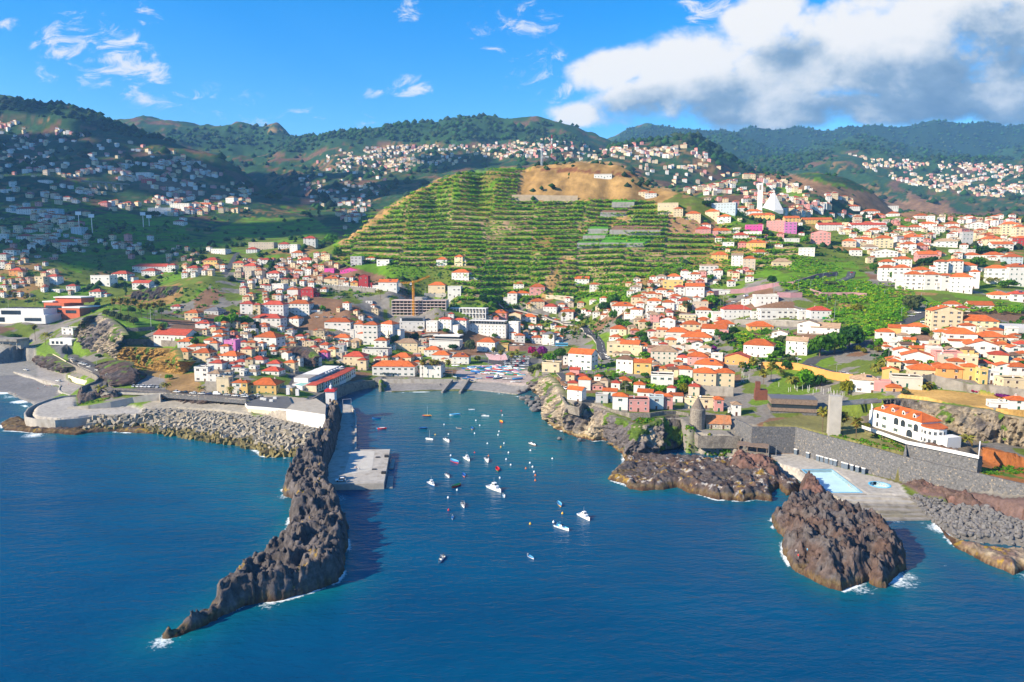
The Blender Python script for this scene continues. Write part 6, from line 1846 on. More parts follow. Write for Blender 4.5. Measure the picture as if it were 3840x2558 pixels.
for k in range(6):
 f0, f1 = k / 6, 1.0
 A0, B0 = at_z('P',610,788,3.9), at_z('P',1182,803,3.9)
 A1, B1 = at_z('P',960,985,0), at_z('P',1345,985,0)
 a, bq = A0.lerp(A1,f0), B0.lerp(B1,f0)
 slab('step',None,[a,bq,B0.lerp(B1,(k + 1) / 6),A0.lerp(A1,(k + 1) / 6)],-2,3.9 - k * .68,m_conc if k < 2 else m_conc_d,None,parent=t)
t = empty('changing_rooms',(0,0,0)); tag(t,'row of grey doors with white lintels along the foot of the basalt wall','doors')
bt0, bt1 = at_z('P',355,495,4), at_z('P',905,652,4)
wd = (bt1 - bt0).normalized(); wn_ = Vector((wd.y,-wd.x,0))
if wn_.dot(-bt0) < 0: wn_ = -wn_
for (xa) in (365,462,540,570,605,640,668,725,748,786,824,866):
 p = bt0.lerp(bt1,(xa - 355) / 550);
 b = MB(); b.box(-.75,-.25,0,.75,.3,2.3,1); b.box(-.9,-.35,2.3,.9,.3,2.65,0)
 b.build('door',[m_white,mat('grey_door',(.10,.13,.17),.6,.1)],t,p + wn_ * .45,math.atan2(wd.y,wd.x))
# --- fort terrace, lighthouse
t = empty('terrace_building',at_z('L1',1500,270,6)); tag(t,'low white building with a curved end and a dark roof terrace above the breakwater','building'); w0 = t.location.copy()
pts = zp('L1',[(1312,228),(1400,200),(1540,193),(1560,232),(1535,262),(1400,250),(1325,245)],11)
slab('base',None,[p - w0 for p in pts],-1,3.2,m_cream,None,parent=t)
slab('terrace',None,[(p - w0) * 1.015 for p in pts],3.2,5.0,m_white,None,parent=t,mtop=mat('roof_felt',(.10,.10,.105),.9,.15,.5))
pts2 = zp('L1',[(1530,262),(1560,235),(1690,205),(1742,240),(1738,292)],12.5)
slab('hall',None,[p - w0 for p in pts2],-1.5,6.5,m_white,None,parent=t,mtop=mat('roof_screed',(.36,.32,.26),.9,.15,.3))
for (x_,y_) in ((1415,215),(1450,222),(1470,208),(1400,212),(1540,185),(1590,190)):
 p = at_z('L1',x_,y_,11) - w0; b = MB(); b.box(-1,-.6,5.0,1,.6,6.2 if x_ < 1500 else 9); b.build('roof_vent',m_white,t,(p.x,p.y,0))
p0 = at_z('Q',290,330,10.8)
t = empty('lighthouse',p0); tag(t,'small square white lighthouse with a red top at the root of the spit','lighthouse')
b = MB(); b.prism([(-2.6,-2.6),(2.6,-2.6),(2.6,2.6),(-2.6,2.6)],-3,6.2); b.build('tower',m_white,t)
b = MB(); b.prism([(-3.1,-3.1),(3.1,-3.1),(3.1,3.1),(-3.1,3.1)],6.2,7.3); b.prism([(-2.2,-2.2),(2.2,-2.2),(2.2,2.2),(-2.2,2.2)],7.3,7.6); b.build('gallery',m_red,t)
b = MB(); b.lathe([(.8,7.6),(.8,9.0),(1.0,9.05),(.5,9.6),(.15,9.9),(.1,11)],10); b.build('lantern',m_white,t)
link('door',DOORM['d'],t,(0,-2.62,0))
def block(reg,x0,x1,yb,ye,yaw=-10,dr=.6,dmax=30,up=0.0):
 """plan and height of a building seen between x0..x1, base yb, eaves ye"""
 p = hit(reg,(x0 + x1) / 2,yb)
 zc = p.y * CP - (p.z - CAM_H) * SP_
 k = REG[reg][2] / FPX * zc
 W, h = (x1 - x0) * k, (yb - ye) * k * 1.03
 view = math.atan2(p.x,p.y); ya = R(yaw) + view
 c, s_ = abs(math.cos(ya)), abs(math.sin(ya))
 w = W / (c + dr * s_); d = min(dr * w,dmax); w = max((W - d * s_) / max(c,.3),3)
 ctr = p + Vector((math.sin(view),math.cos(view),0)) * (d * c + w * s_) / 2 * .85
 ctr.z = p.z + up
 return ctr, w, d, h, R(yaw)
# --- hotel on the harbour square
for (x0,x1,yb,ye,f_,yw,st_,lab) in ((155,470,772,655,'f',-2,3,'low white hotel wing with a long strip window'),(465,622,776,652,'f',-14,3,'white hotel middle wing with small square windows'),(613,797,770,625,'h',-22,4,'cream-sided hotel tower with hipped orange roof'),
          (783,962,768,635,'h',-14,4,'white hotel tower with red hipped roof'),(930,1450,842,692,'f',-16,4,'long white hotel block with rows of windows and a glass penthouse'),(1435,1575,862,662,'f',-26,4,'white end block of the hotel with blank wall')):
 ctr, w, d, h, yaw = block('T3',x0,x1,yb,ye,yw,.5,14)
 o = house_at(ctr,w,d,h,st_,'w',f_,'r' if f_ == 'h' else 'o',yaw,lab,(0,0),name='hotel_building',wk='gclosed' if f_ == 'h' else 'plain',group='buildings of the harbour hotel')
 o['category'] = 'hotel'
 if x0 == 930:
  b = MB(); b.box(-w * .42,-d * .3,h + .02,w * .44,d * .4,h + 3.4,0); b.box(-w * .44,-d * .36,h + 3.4,w * .46,d * .45,h + 3.8,1)
  for k in range(13): b.box(-w * .42 + k * w * .86 / 12 - .12,-d * .32,h + .3,-w * .42 + k * w * .86 / 12 + .12,-d * .3,h + 3.4,2)
  b.build('penthouse',[m_glass,m_white,m_tin],o)
 if x0 == 155:
  b = MB(); b.box(-w * .5,-d * .35,h,w * .45,d * .45,h + 4.2,0); b.box(-w * .42,-d * .37,h + .8,w * .43,-d * .33,h + 3.6,1); b.box(-w * .52,-d * .4,h + 4.2,w * .47,d * .5,h + 4.7,2)
  b.build('penthouse',[m_white,m_glass,m_conc_d],o)
ctr, w, d, h, yaw = block('T3',560,895,880,812,-12,.5,16)
t = empty('glass_restaurant',ctr,yaw); tag(t,'low glazed building with a flat white roof in front of the hotel','building')
b = MB(); b.box(-w / 2,-d / 2,-4,w / 2,d / 2,h * .2); b.build('plinth',mat('tan_cladding',(.42,.24,.13),.8,.1),t)
b = MB(); b.box(-w / 2 + .3,-d / 2 + .3,h * .2,w / 2 - .3,d / 2 - .3,h * .8); b.build('glazing',m_glass,t)
b = MB(); b.box(-w / 2 - .8,-d / 2 - .8,h * .8,w / 2 + .8,d / 2 + .8,h); b.build('roof',m_white,t)
ctr, w, d, h, yaw = block('T3',60,738,578,408,-4,.3,18)
t = empty('unfinished_building',ctr,yaw); tag(t,'five-level concrete building shell with pinkish floor edges under construction','building')
m_slabp = mat('slab_edge',(.50,.38,.34),.9,.12,.4)
ns = 5
for k in range(ns + 1):
 b = MB(); b.box(-w / 2,-d / 2,k * h / ns - .4,w / 2,d / 2,k * h / ns + .4); b.build('floor_slab',m_slabp,t)
for k in range(15):
 b = MB(); x = -w / 2 + .6 + k * (w - 1.2) / 14; b.box(x - .3,-d / 2 + .5,-5,x + .3,-d / 2 + 1.1,h - .22); b.build('column',m_conc,t)
b = MB(); b.box(-w / 2 + .4,d * .1,-5,w / 2 - .4,d / 2 - .3,h - .25); b.build('back_wall',m_conc_d,t)
for s_ in (-1,1):
 b = MB(); b.box(s_ * (w / 2 - .35) - .34,-d / 2 + .02,-5,s_ * (w / 2 - .35) + .34,d / 2 - .02,h - .25); b.build('side_wall',m_conc,t)
b = MB(); b.box(-w * .1,-d * .2,h + .2,w * .12,d * .3,h + 3.2); b.build('stair_head',m_conc,t)
cb = at_y('T3',318,585,ctr.y - d / 2 - 3)
cb.z = float(H(cb.x,cb.y))
k_ = .3189 / FPX * (cb.y * CP)
top = (cb - at_y('T3',318,165,cb.y)).length
t = empty('tower_crane',cb); tag(t,'yellow tower crane in front of the building shell','crane')
def lattice(b,a,c,s_,n,m=0):
 a, c = Vector(a), Vector(c); d = (c - a).normalized(); u = d.orthogonal().normalized(); v = d.cross(u)
 cs = [u * s_ + v * s_,u * s_ - v * s_,-u * s_ - v * s_,-u * s_ + v * s_]
 for q in cs: b.tube([a + q,c + q],s_ * .22,4,m)
 for i in range(n):
  p, p2 = a.lerp(c,i / n), a.lerp(c,(i + 1) / n)
  for k in range(4): b.tube([p + cs[k],p2 + cs[(k + 1) % 4]],s_ * .15,3,m,False)
b = MB(); lattice(b,(0,0,0),(0,0,top),.8,26); b.build('mast',m_yel,t)
jd = at_y('T3',510,112,cb.y + 14) - cb
b = MB(); lattice(b,(0,0,top - 2),(jd.x,12,jd.z),.6,24); b.build('jib',m_yel,t)
b = MB(); lattice(b,(0,0,top - 2),(-13,-3,top - 2.4),.6,6); b.build('counter_jib',m_yel,t)
b = MB(); b.box(-14.5,-4,top - 6,-11.5,-2,top - 2.5); b.build('counterweight',m_conc,t)
b = MB(); b.box(-3.4,-1.2,top - 4.2,-1.4,.8,top - 1.8); b.build('cab',m_white,t)
ctr, w, d, h, yaw = block('T3',738,1202,612,498,-12,.3,14)
t = empty('frame_building',ctr,yaw); tag(t,'two-storey block with a white concrete frame and recessed balconies','building')
for k in range(3):
 b = MB(); b.box(-w / 2,-d / 2,k * h / 2 - .3,w / 2,d / 2,k * h / 2 + .3); b.build('floor_slab',m_white,t)
for k in range(12):
 b = MB(); x = -w / 2 + .4 + k * (w - .8) / 11; b.box(x - .3,-d / 2 - .05,-4,x + .3,-d / 2 + .9,h - .32); b.build('column',m_white,t)
b = MB(); b.box(-w / 2 + .3,-d / 2 + 2,-4,w / 2 - .3,d / 2 - .1,h - .31); b.build('wall',m_conc,t)
for k in range(11):
 for j in (0,1):
  x = -w / 2 + .4 + (k + .5) * (w - .8) / 11; link('window',WINM['plain'],t,(x,-d / 2 + 1.98,j * h / 2 + .6),0,(1.6,1,1.5))
pa, pb = hit('T2',905,1480), hit('T2',1365,1290)
ax = (pb - pa); ax.z = 0; ln = ax.length; ax.normalize(); back = Vector((-ax.y,ax.x,0))
yaw = math.atan2(ax.y,ax.x)
t = empty('terraced_hotel',pa,yaw); tag(t,'stepped seaside hotel of cream, white and red bays with a pool terrace','hotel')
for k in range(6):
 b = MB(); x0_, x1_ = k * ln / 6, (k + 1) * ln / 6 - .4; off = -((k - 2.5) ** 2) * .28 + 1.5
 b.box(x0_,-off,-4,x1_,7 - off,4.6); b.box(x0_ - .3,-off - .4,4.6,x1_ + .3,7 - off,5.0,1)
 for j in range(3):
  for q in range(2):
   xx = x0_ + (j + .5) * (x1_ - x0_) / 3; b.box(xx - .8,-off - .06,.5 + q * 2.2,xx + .8,-off,2.2 + q * 2.2,2)
 b.build('bay',[(m_cream,m_white,m_cream,m_white,m_cream,m_white)[k],m_roof['r'],m_glass],t)
b = MB(); b.box(ln * .1,7.5,-4,ln * 1.02,20,4.2); b.build('terrace',m_conc,t)
b = MB(); b.box(ln * .16,11,4.2,ln * .9,21,7.0); b.build('upper_storey',m_white,t)
for k in range(8):
 b = MB(); x = ln * (.17 + .09 * k); b.box(x,9.6,7.0 + (k % 2) * .12,x + ln * .082,21.6,7.3 + (k % 2) * .12); b.build('roof_panel',m_slab if k < 2 else m_white,t)
b = MB(); b.prism([(-2,9),(ln * .15,8.2),(ln * .15,17),(2,18)],-4,4.3); b.build('pool_terrace',m_white,t)
b = MB(); b.prism([(-1,9.8),(ln * .13,9.2),(ln * .13,15),(2.5,16)],4.3,4.36); b.build('pool_water',mat('pool_turquoise',(.03,.36,.30),.15,.1,.4),t)
for k in range(7):
 x = ln * (.5 + .07 * k); b = MB(); b.lathe([(.05,4.2),(.05,6.4),(1.5,6.5),(.0,7.2)],8,0,(x,8.6)); b.build('parasol',m_white,t)
ctr, w, d, h, yaw = block('T5',600,1058,1440,1305,-12,.45,18)
t = empty('timber_building',ctr,yaw); tag(t,'dark timber-clad modern building with a long strip window','building')
b = MB(); b.box(-w / 2,-d / 2,-3,w / 2,d / 2,h * .12); b.build('base',m_basalt,t)
b = MB(); b.box(-w / 2,-d / 2 - .5,h * .12,w / 2,d / 2,h * .36)
b.build('lower_cladding',m_wood,t)
b = MB(); b.box(-w / 2 + .5,-d / 2,h * .36,w / 2 - .5,d / 2 - .1,h * .64); b.build('strip_window',m_glass,t)
b = MB(); b.box(-w / 2,-d / 2 - .5,h * .64,w / 2,d / 2,h * 1.02); b.build('upper_cladding',m_wood,t)
for k in range(24):
 b = MB(); x = -w / 2 + (k + .5) * w / 24; b.box(x - .12,-d / 2 - .58,h * .64 + .05,x + .12,-d / 2 - .5,h * 1.0); b.build('batten',m_wood,t)
b = MB(); b.box(-w / 2 - .1,-d / 2 - .6,h * 1.02,w / 2 + .1,d / 2 + .1,h * 1.06); b.build('roof',mat('zinc_roof',(.12,.12,.135),.6,.1),t)
ctr, w, d, h, yaw = block('T5',462,590,1310,1170,-12,.8,12)
t = empty('steel_building',ctr,yaw); tag(t,'rust-red steel-clad building with a thin chimney behind the timber one','building')
b = MB(); b.box(-w / 2,-d / 2,-3,w / 2,d / 2,h * .7); b.build('wall',m_rust,t)
b = MB(); b.box(-w / 2 + .2,-d / 2 + .3,h * .7,-w / 2 + 2.6,d / 2 - 2,h * 1.25); b.build('chimney',m_rust,t)
ctr, w, d, h, yaw = block('P',590,682,364,82,-14,.8,6)
t = empty('concrete_tower',ctr,yaw); tag(t,'tall plain concrete lift tower with a footbridge above the basalt wall','tower')
b = MB(); b.box(-w / 2,-d / 2,-2,w / 2,d / 2,h); b.build('shaft',mat('board_concrete',(.37,.345,.31),.9,.12,.3,stain=((.27,.245,.21),.2,.56,(1,1,.15))),t)
b = MB(); b.box(w / 2,-1.2,h - 4.5,w / 2 + 22,1.2,h - 4.1); b.box(w / 2,-1.3,h - 4.1,w / 2 + 22,-1.2,h - 2.8); b.box(w / 2,1.2,h - 4.1,w / 2 + 22,1.3,h - 2.8); b.build('footbridge',m_conc,t,None,R(30))
kc = at_z('C',1415,525,10.0)
t = empty('stone_kiln',kc + Vector((0,3.4,0))); tag(t,'round stone kiln tower with a pointed conical top on the shore','tower')
b = MB(); b.lathe([(3.9,-3),(3.8,5),(3.75,9.8),(3.2,10.2)],20); b.build('wall',m_stonew,t)
b = MB(); b.lathe([(3.2,10.2),(2.2,12.2),(.9,14.6),(.25,15.6)],20); b.build('cone',mat('kiln_cone',(.15,.125,.105),.9,.3,1.2,bump=.06),t)
ctr, w, d, h, yaw = block('C',1468,1702,520,470,-8,.6,8)
t = empty('stone_house',ctr,yaw); tag(t,'low rubble stone house with a big orange tile roof beside the kiln','house')
b = MB(); b.box(-w / 2,-d / 2,-2,w / 2,d / 2,h); b.build('wall',mat('pale_rubble',(.42,.37,.30),.9,.5,1.8,bump=.08,stain=((.18,.15,.12),.5,.55)),t)
link('roof',roof_mesh(w,d,'g',3.6,mat('old_tile',(.42,.17,.075),.9,.35,.8,bump=.08,bscale=5,stain=((.26,.14,.08),.4,.5)),m_stonew),t,(0,0,h))
for (x,k) in ((-w * .3,'door'),(-w * .12,'window'),(w * .2,'door'),(w * .38,'window')): link(k,DOORM['d'] if k == 'door' else WINM['plain'],t,(x,-d / 2,.0 if k == 'door' else 1.0),0,1.0 if k == 'door' else .7)
ctr, w, d, h, yaw = block('C',1770,2055,775,690,-24,.55,9)
ctr.z = 5.0
t = empty('sun_shade',ctr,yaw); tag(t,'flat wooden sun shade on posts beside the swimming pool deck','pavilion')
b = MB(); b.box(-w / 2,-d / 2,3.3,w / 2,d / 2,3.55); b.build('roof',m_wood,t)
for x in (-.46,-.15,.15,.46):
 for y in (-.44,.44):
  b = MB(); b.box(w * x - .12,d * y - .12,-2,w * x + .12,d * y + .12,3.3); b.build('post',m_wood,t)
b = MB(); b.box(-w / 2,-d / 2 + .05,.4,-w / 2 + .1,d / 2 - .05,1.3); b.build('railing',m_rust,t)
b = MB(); b.box(-w / 2,-d / 2,-2,w / 2,d / 2,.0); b.build('platform',m_conc_d,t)
base = [at_z('P',x,y,18.0) for (x,y) in ((925,292),(1180,372),(1275,402))]
d0 = base[2] - base[0]; yaw = math.atan2(d0.y,d0.x); w = d0.length
t = empty('seaside_hotel',base[0],yaw); tag(t,'white seaside hotel with arched windows, red dormered roof and a round bay','hotel')
d, h = 10.0, 8.2
b = MB(); b.box(0,0,-2,w,d,h); b.build('wall',m_white,t)
o = link('roof',roof_mesh(w,d,'h',3.0,m_roof['o'],m_white),t,(w / 2,d / 2,h))
for k in range(4):
 b = MB(); x = w * (.16 + .22 * k); b.box(-.8,0,0,.8,3.2,1.7,0); b.quad((-.5,-.02,.4),(.5,-.02,.4),(.5,-.02,1.4),(-.5,-.02,1.4),1); b.quad((-1,-.3,1.65),(0,-.3,2.3),(0,3.2,2.3),(-1,3.2,1.65),2); b.quad((0,-.3,2.3),(1,-.3,1.65),(1,3.2,1.65),(0,3.2,2.3),2)
 b.tri((-.9,-.05,1.7),(.9,-.05,1.7),(0,-.05,2.28),0)
 b.build('dormer',[m_white,m_glass,m_roof['o']],t,(x,1.0,h + .5))
def arch(b,x,z,w_,h_,y=-.04,m=1):
 pts = [(x - w_ / 2,y,z),(x + w_ / 2,y,z)] + [(x + w_ / 2 * math.cos(a),y,z + h_ - w_ / 2 + w_ / 2 * math.sin(a)) for a in [k * math.pi / 8 for k in range(9)]]
 b.poly(pts,m)
for (x,z,w_,h_) in ((.10,4.4,1.4,2.4),(.50,4.0,2.6,3.2),(.64,4.0,2.4,3.0),(.90,3.6,2.4,3.2),(.10,.6,1.2,2.2),(.78,.4,3.2,3.2)):
 b = MB(); arch(b,w * x,z,w_,h_); arch(b,w * x,z - .0,w_ + .4,h_ + .2,-.02,0); b.build('arched_window',[m_frame,m_glass],t)
for x, z in ((.25,4.6),(.78,4.6),(.25,.9),(.5,.9)): link('window',WINM['green'],t,(w * x,0,z),0,1.1)
b = MB(); cx_ = w + 1.5; b.prism([(w - .2,.2)] + [(w + 3.5 + 4.6 * math.cos(a),3.0 + 4.6 * math.sin(a)) for a in [R(-120 + 24 * k) for k in range(8)]] + [(w - .2,d - .4)],-2,7.0); b.build('round_bay',m_white,t)
for k in range(6):
 a = R(-112 + 24 * k)
 for z in (.9,4.2): link('window',WINM['plain'],t,(w + 3.5 + 4.56 * math.cos(a),3.0 + 4.56 * math.sin(a),z),a + math.pi / 2,(1.2,1,1.2))
b = MB(); b.prism([(w - .4,0)] + [(w + 3.5 + 5.0 * math.cos(a),3.0 + 5.0 * math.sin(a)) for a in [R(-120 + 24 * k) for k in range(8)]] + [(w - .4,d - .2)],7.0,7.35); b.build('bay_roof',m_roof['o'],t)
b = MB(); b.box(w + 7.4,1,-2,w + 12,8,4.5); b.build('side_wing',m_white,t)
b = MB(); b.quad((-6,4,-1),(-1,1,-1),(-1,1,8),(-6,4,10)); b.box(-6.5,3.8,-2,-1,9,6); b.build('stair_wing',m_white,t)
ctr, w, d, h, yaw = block('R3',512,546,818,628,-20,.8,6)
t = empty('bell_tower',ctr,yaw); tag(t,'tall slim white bell tower in the upper town','tower')
b = MB(); b.prism([(-w / 2,-d / 2),(w / 2,-d / 2),(w / 2,d / 2),(-w / 2,d / 2)],-5,[h * .96,h,h * 1.02,h]); b.build('shaft',m_white,t)
b = MB(); b.box(-w * .2,-d / 2 - .1,h * .75,w * .2,-d / 2,h * .93); b.build('bell_opening',m_conc_d,t)
ctr, w, d, h, yaw = block('R3',538,690,806,690,-20,.8,60)
t = empty('church',ctr,yaw); tag(t,'white tent-shaped church beside the slim bell tower','church')
b = MB(); A = (w * .06,d * .1,h * 1.0)
pp = [(-w / 2,-d / 2,0),(w * .1,-d / 2,0),(w / 2,-d * .2,0),(w / 2,d / 2,0),(-w / 2,d / 2,0)]
ap = [(w * .0,0,h),(w * .1,0,h)]
b.tri(pp[0],pp[1],ap[0]); b.tri(pp[1],ap[1],ap[0]); b.tri(pp[1],pp[2],ap[1]); b.tri(pp[2],pp[3],ap[1]); b.poly([pp[3],pp[4],ap[0],ap[1]]); b.tri(pp[4],pp[0],ap[0])
b.prism([(p[0],p[1]) for p in pp],-6,0.01); b.build('tent_roof',m_white,t)
b = MB(); b.tube([(w * .05,0,h),(w * .05,0,h + 6)],.3,5); b.tube([(w * .05 - 1.5,0,h + 4),(w * .05 + 1.5,0,h + 4)],.25,5); b.build('cross',m_white,t)
ctr, w, d, h, yaw = block('T1',10,545,400,272,-6,.45,24)
t = empty('modern_building',ctr,yaw); tag(t,'large white modern building with stacked offset storeys at the left edge','building')
b = MB(); b.box(-w / 2 - 1,-d / 2 - 1.2,-8,w * .12,d / 2,-.1); b.box(w * .12,-d / 2 + 2,-8,w / 2,d / 2,-.1); b.build('base',m_cream,t)
b = MB(); b.box(-w / 2,-d / 2,0,w * .05,d / 2,h * .52); b.build('lower_storey',m_white,t)
b = MB(); b.box(w * .05,-d / 2 - 1.0,-.0,w / 2,d / 2,h * .6); b.build('east_wing',m_white,t)
b = MB(); b.box(-w * .46,-d / 2 + 2.5,h * .52,w * .42,d / 2,h); b.build('upper_storey',m_white,t)
b = MB(); b.box(-w * .40,-d / 2 + 2.3,h * .6,-w * .02,-d / 2 + 2.5,h * .88); b.box(w * .1,-d / 2 - 1.15,h * .18,w * .42,-d / 2 - 1.0,h * .4); b.box(-w * .42,-d / 2 - .12,h * .1,-w * .3,-d / 2,h * .42); b.build('strip_window',m_glass,t)
for k in range(4):
 b = MB(); b.box(-w * .42 + k * w * .22,-d * .1,h + .0,-w * .42 + k * w * .22 + w * .16,d * .4,h + .5); b.build('solar_panel',m_solar,t)
for k in range(4): link('window',WINM['plain'],t,(-w * .46 + k * w * .12,-d / 2 - 1.2,-4.5),0,1.3)
ctr, w, d, h, yaw = block('T1',418,885,352,165,-12,.5,26)
t = empty('orange_building',ctr,yaw); tag(t,'orange-red modern building with white roof slabs on the left','building')
m_orr = mat('orange_red_render',(.50,.115,.05),.85,.1,.3)
b = MB(); b.box(-w * .42,-d / 2,-6,w * .08,d / 2,h * .72); b.build('main_wall',m_orr,t)
b = MB(); b.box(w * .08,-d / 2 - 1.5,-6,w * .48,d / 2,h * .5); b.build('side_wall',m_orr,t)
b = MB(); b.box(-w * .28,-d * .2,h * .72,w * .36,d / 2,h * .95); b.build('top_storey',m_orr,t)
b = MB(); b.box(-w * .3,-d * .25,h * .95,w * .38,d / 2 + .3,h * 1.0); b.box(w * .06,-d / 2 - 1.9,h * .5,w * .5,d / 2,h * .56); b.box(-w * .5,-d / 2 + 2,h * .74,-w * .24,d / 2,h * .8); b.build('roof_slab',m_white,t)
for k in range(3):
 b = MB(); b.box(-w * .38,-d / 2 - .1,h * (.08 + .2 * k),w * .02,-d / 2,h * (.2 + .2 * k)); b.build('strip_window',m_glass,t)
b = MB(); b.box(w * .14,-d / 2 - 1.6,h * .25,w * .4,-d / 2 - 1.5,h * .4); b.build('strip_window',m_glass,t)
ctr, w, d, h, yaw = block('T1',1410,1790,555,505,-14,.5,18)
o = house_at(ctr,w,d,h,1,'w','g','r',yaw,'long white hall with a sloping red roof above the ochre bank',(0,0),name='hall',rise=4.2); o['category'] = 'hall'
ctr, w, d, h, yaw = block('T1',485,722,625,530,-10,.5,14)
t = empty('restaurant_building',ctr,yaw); tag(t,'white flat-roofed restaurant over a dark stone base below the headland cliff','building')
b = MB(); b.box(-w / 2,-d / 2,-2,w / 2,d / 2,h * .45); b.build('base',m_basalt,t)
b = MB(); b.box(-w / 2 - .5,-d / 2 - .6,h * .45,w / 2 + .5,d / 2,h); b.build('upper_storey',m_white,t)
for k in range(3):
 b = MB(); b.box(-w * .42 + k * w * .2,-d / 2 - .66,h * .55,-w * .42 + k * w * .2 + w * .12,-d / 2 - .6,h * .8); b.build('window',m_glass,t)
ctr, w, d, h, yaw = block('T1',-10,240,632,560,-10,.5,14)
t = empty('beach_bar',ctr,yaw); tag(t,'low concrete beach bar with a deep flat canopy at the left edge','building')
b = MB(); b.box(-w / 2,-d / 2 + 3,-2,w / 2,d / 2,h * .7); b.build('wall',m_conc,t)
b = MB(); b.box(-w / 2 - 1,-d / 2 - 1,h * .7,w / 2 + .5,d / 2 + .5,h); b.build('canopy',m_conc_d,t)
for k in range(4):
 b = MB(); b.box(-w * .45 + k * w * .3 - .2,-d / 2,-2,-w * .45 + k * w * .3 + .2,-d / 2 + .4,h * .7); b.build('post',m_conc,t)
ctr, w, d, h, yaw = block('T6',1230,1720,640,600,-20,.8,60)
t = empty('greenhouse',ctr,yaw); tag(t,'wide grey greenhouse roof behind the cream apartment wing','greenhouse')
for k in range(5):
 b = MB(); y0_, y1_ = -d / 2 + k * d / 5, -d / 2 + (k + 1) * d / 5 - .2
 b.quad((-w / 2,y0_,h),(w / 2,y0_,h),(w / 2,(y0_ + y1_) / 2,h + 1.2),(-w / 2,(y0_ + y1_) / 2,h + 1.2)); b.quad((-w / 2,(y0_ + y1_) / 2,h + 1.2),(w / 2,(y0_ + y1_) / 2,h + 1.2),(w / 2,y1_,h),(-w / 2,y1_,h)); b.box(-w / 2,y0_,-3,w / 2,y1_,h)
 b.build('span',mat('greenhouse_film',(.36,.36,.37),.7,.12,.3),t)
a, c = hit('R1',570,640), hit('R1',890,650)
t = empty('viaduct',(a + c) / 2); tag(t,'grey road viaduct on tall piers on the left hillside','bridge')
zz = max(a.z,c.z) + 8 - t.location.z
b = MB(); ra, rc_ = a - t.location, c - t.location
b.prism([(ra.x,ra.y - 5),(rc_.x,rc_.y - 5),(rc_.x,rc_.y + 5),(ra.x,ra.y + 5)],zz - 3,zz); b.build('deck',m_conc_d,t)
for k in range(1,6):
 p = ra.lerp(rc_,k / 6); b = MB(); b.box(p.x - 2,p.y - 2,-80,p.x + 2,p.y + 2,zz - 3); b.build('pier',m_conc,t)
for (x_,yb_,yt_,lab,two) in ((1450,480,295,'tall red and white radio mast behind the hilltop',True),(1382,500,355,'shorter grey radio mast behind the hilltop',False)):
 p = hit('R2',x_,yb_); k = .5438 / FPX * p.y; hh = (yb_ - yt_) * k
 t = empty('radio_mast',p); tag(t,lab,'mast')
 for j in range(6):
  b = MB(); lattice(b,(0,0,hh * j / 6 - (20 if j == 0 else 0)),(0,0,hh * (j + 1) / 6),1.1,5); b.build('section',(m_red if j % 2 else m_white) if two else m_tin,t)
 b = MB(); b.box(-1.8,-1.8,hh * .8,1.8,1.8,hh * .86); b.build('antenna',m_white,t)
for i, (x_,yb_,yt_) in enumerate(((550,970,838),(638,965,855),(990,925,840),(1030,915,858))):
 p = hit('R1',x_,yb_); k = .5438 / FPX * p.y; hh = (yb_ - yt_) * k
 t = empty('floodlight_mast',p); tag(t,['tallest floodlight mast at the left of the sports ground','second floodlight mast from the left at the sports ground','third floodlight mast from the left at the sports ground','rightmost floodlight mast at the sports ground'][i],'floodlight','floodlight masts of the sports ground')
 b = MB(); b.tube([(0,0,-4),(0,0,hh)],[.7,.4],6); b.build('pole',m_tin,t)
 b = MB(); b.box(-4,-.5,hh - 1,4,.5,hh + 4); b.build('lamp_bank',m_tank,t)
m_crop = mat('crop_green',(.07,.24,.012),.9,.2,.2); m_soil = mat('tilled_soil',(.20,.11,.065),.95,.2,.3)
for pts, m_, lab in (([(1865,752),(2020,752),(2030,722),(1875,727)],m_crop,'uppermost small green plot on the right shoulder of the terraced hill'),([(1700,936),(1840,936),(1840,912),(1720,915)],m_crop,'upper of three stacked small green plots on the hill'),([(1665,983),(1825,981),(1835,960),(1690,963)],m_crop,'middle of three stacked small green plots on the hill'),([(1625,1033),(1775,1031),(1800,1008),(1650,1010)],m_crop,'lowest of three stacked small green plots on the hill'),
      ([(1780,1031),(2085,1033),(2170,988),(1830,984)],m_crop,'large flat green plot on the right shoulder of the terraced hill'),([(1785,822),(1965,824),(1985,786),(1820,790)],m_soil,'small bare brown plot above the green plots'),([(1850,942),(2200,946),(2235,908),(1900,905)],m_soil,'large bare brown plot behind a tan wall on the hill')):
 Y0 = hit('R2',(pts[0][0] + pts[1][0]) / 2,pts[0][1] + 18).y - 6
 q = [at_y('R2', *pts[0],Y0),at_y('R2', *pts[1],Y0),at_y('R2', *pts[2],Y0 + 22),at_y('R2', *pts[3],Y0 + 22)]
 t = empty('field_plot',q[0]); tag(t,lab,'field plot','walled plots on the terraced hill'); q = [p - q[0] for p in q]
 b = MB(); b.poly(q); b.build('crop' if m_ is m_crop else 'soil',m_,t)
 b = MB(); dn = Vector((0,0,-7))
 for i in range(4): a, c = q[i] + Vector((0,0,.3)), q[(i + 1) % 4] + Vector((0,0,.3)); b.quad(a + dn,c + dn,c,a)
 b.build('wall',m_conc,t)
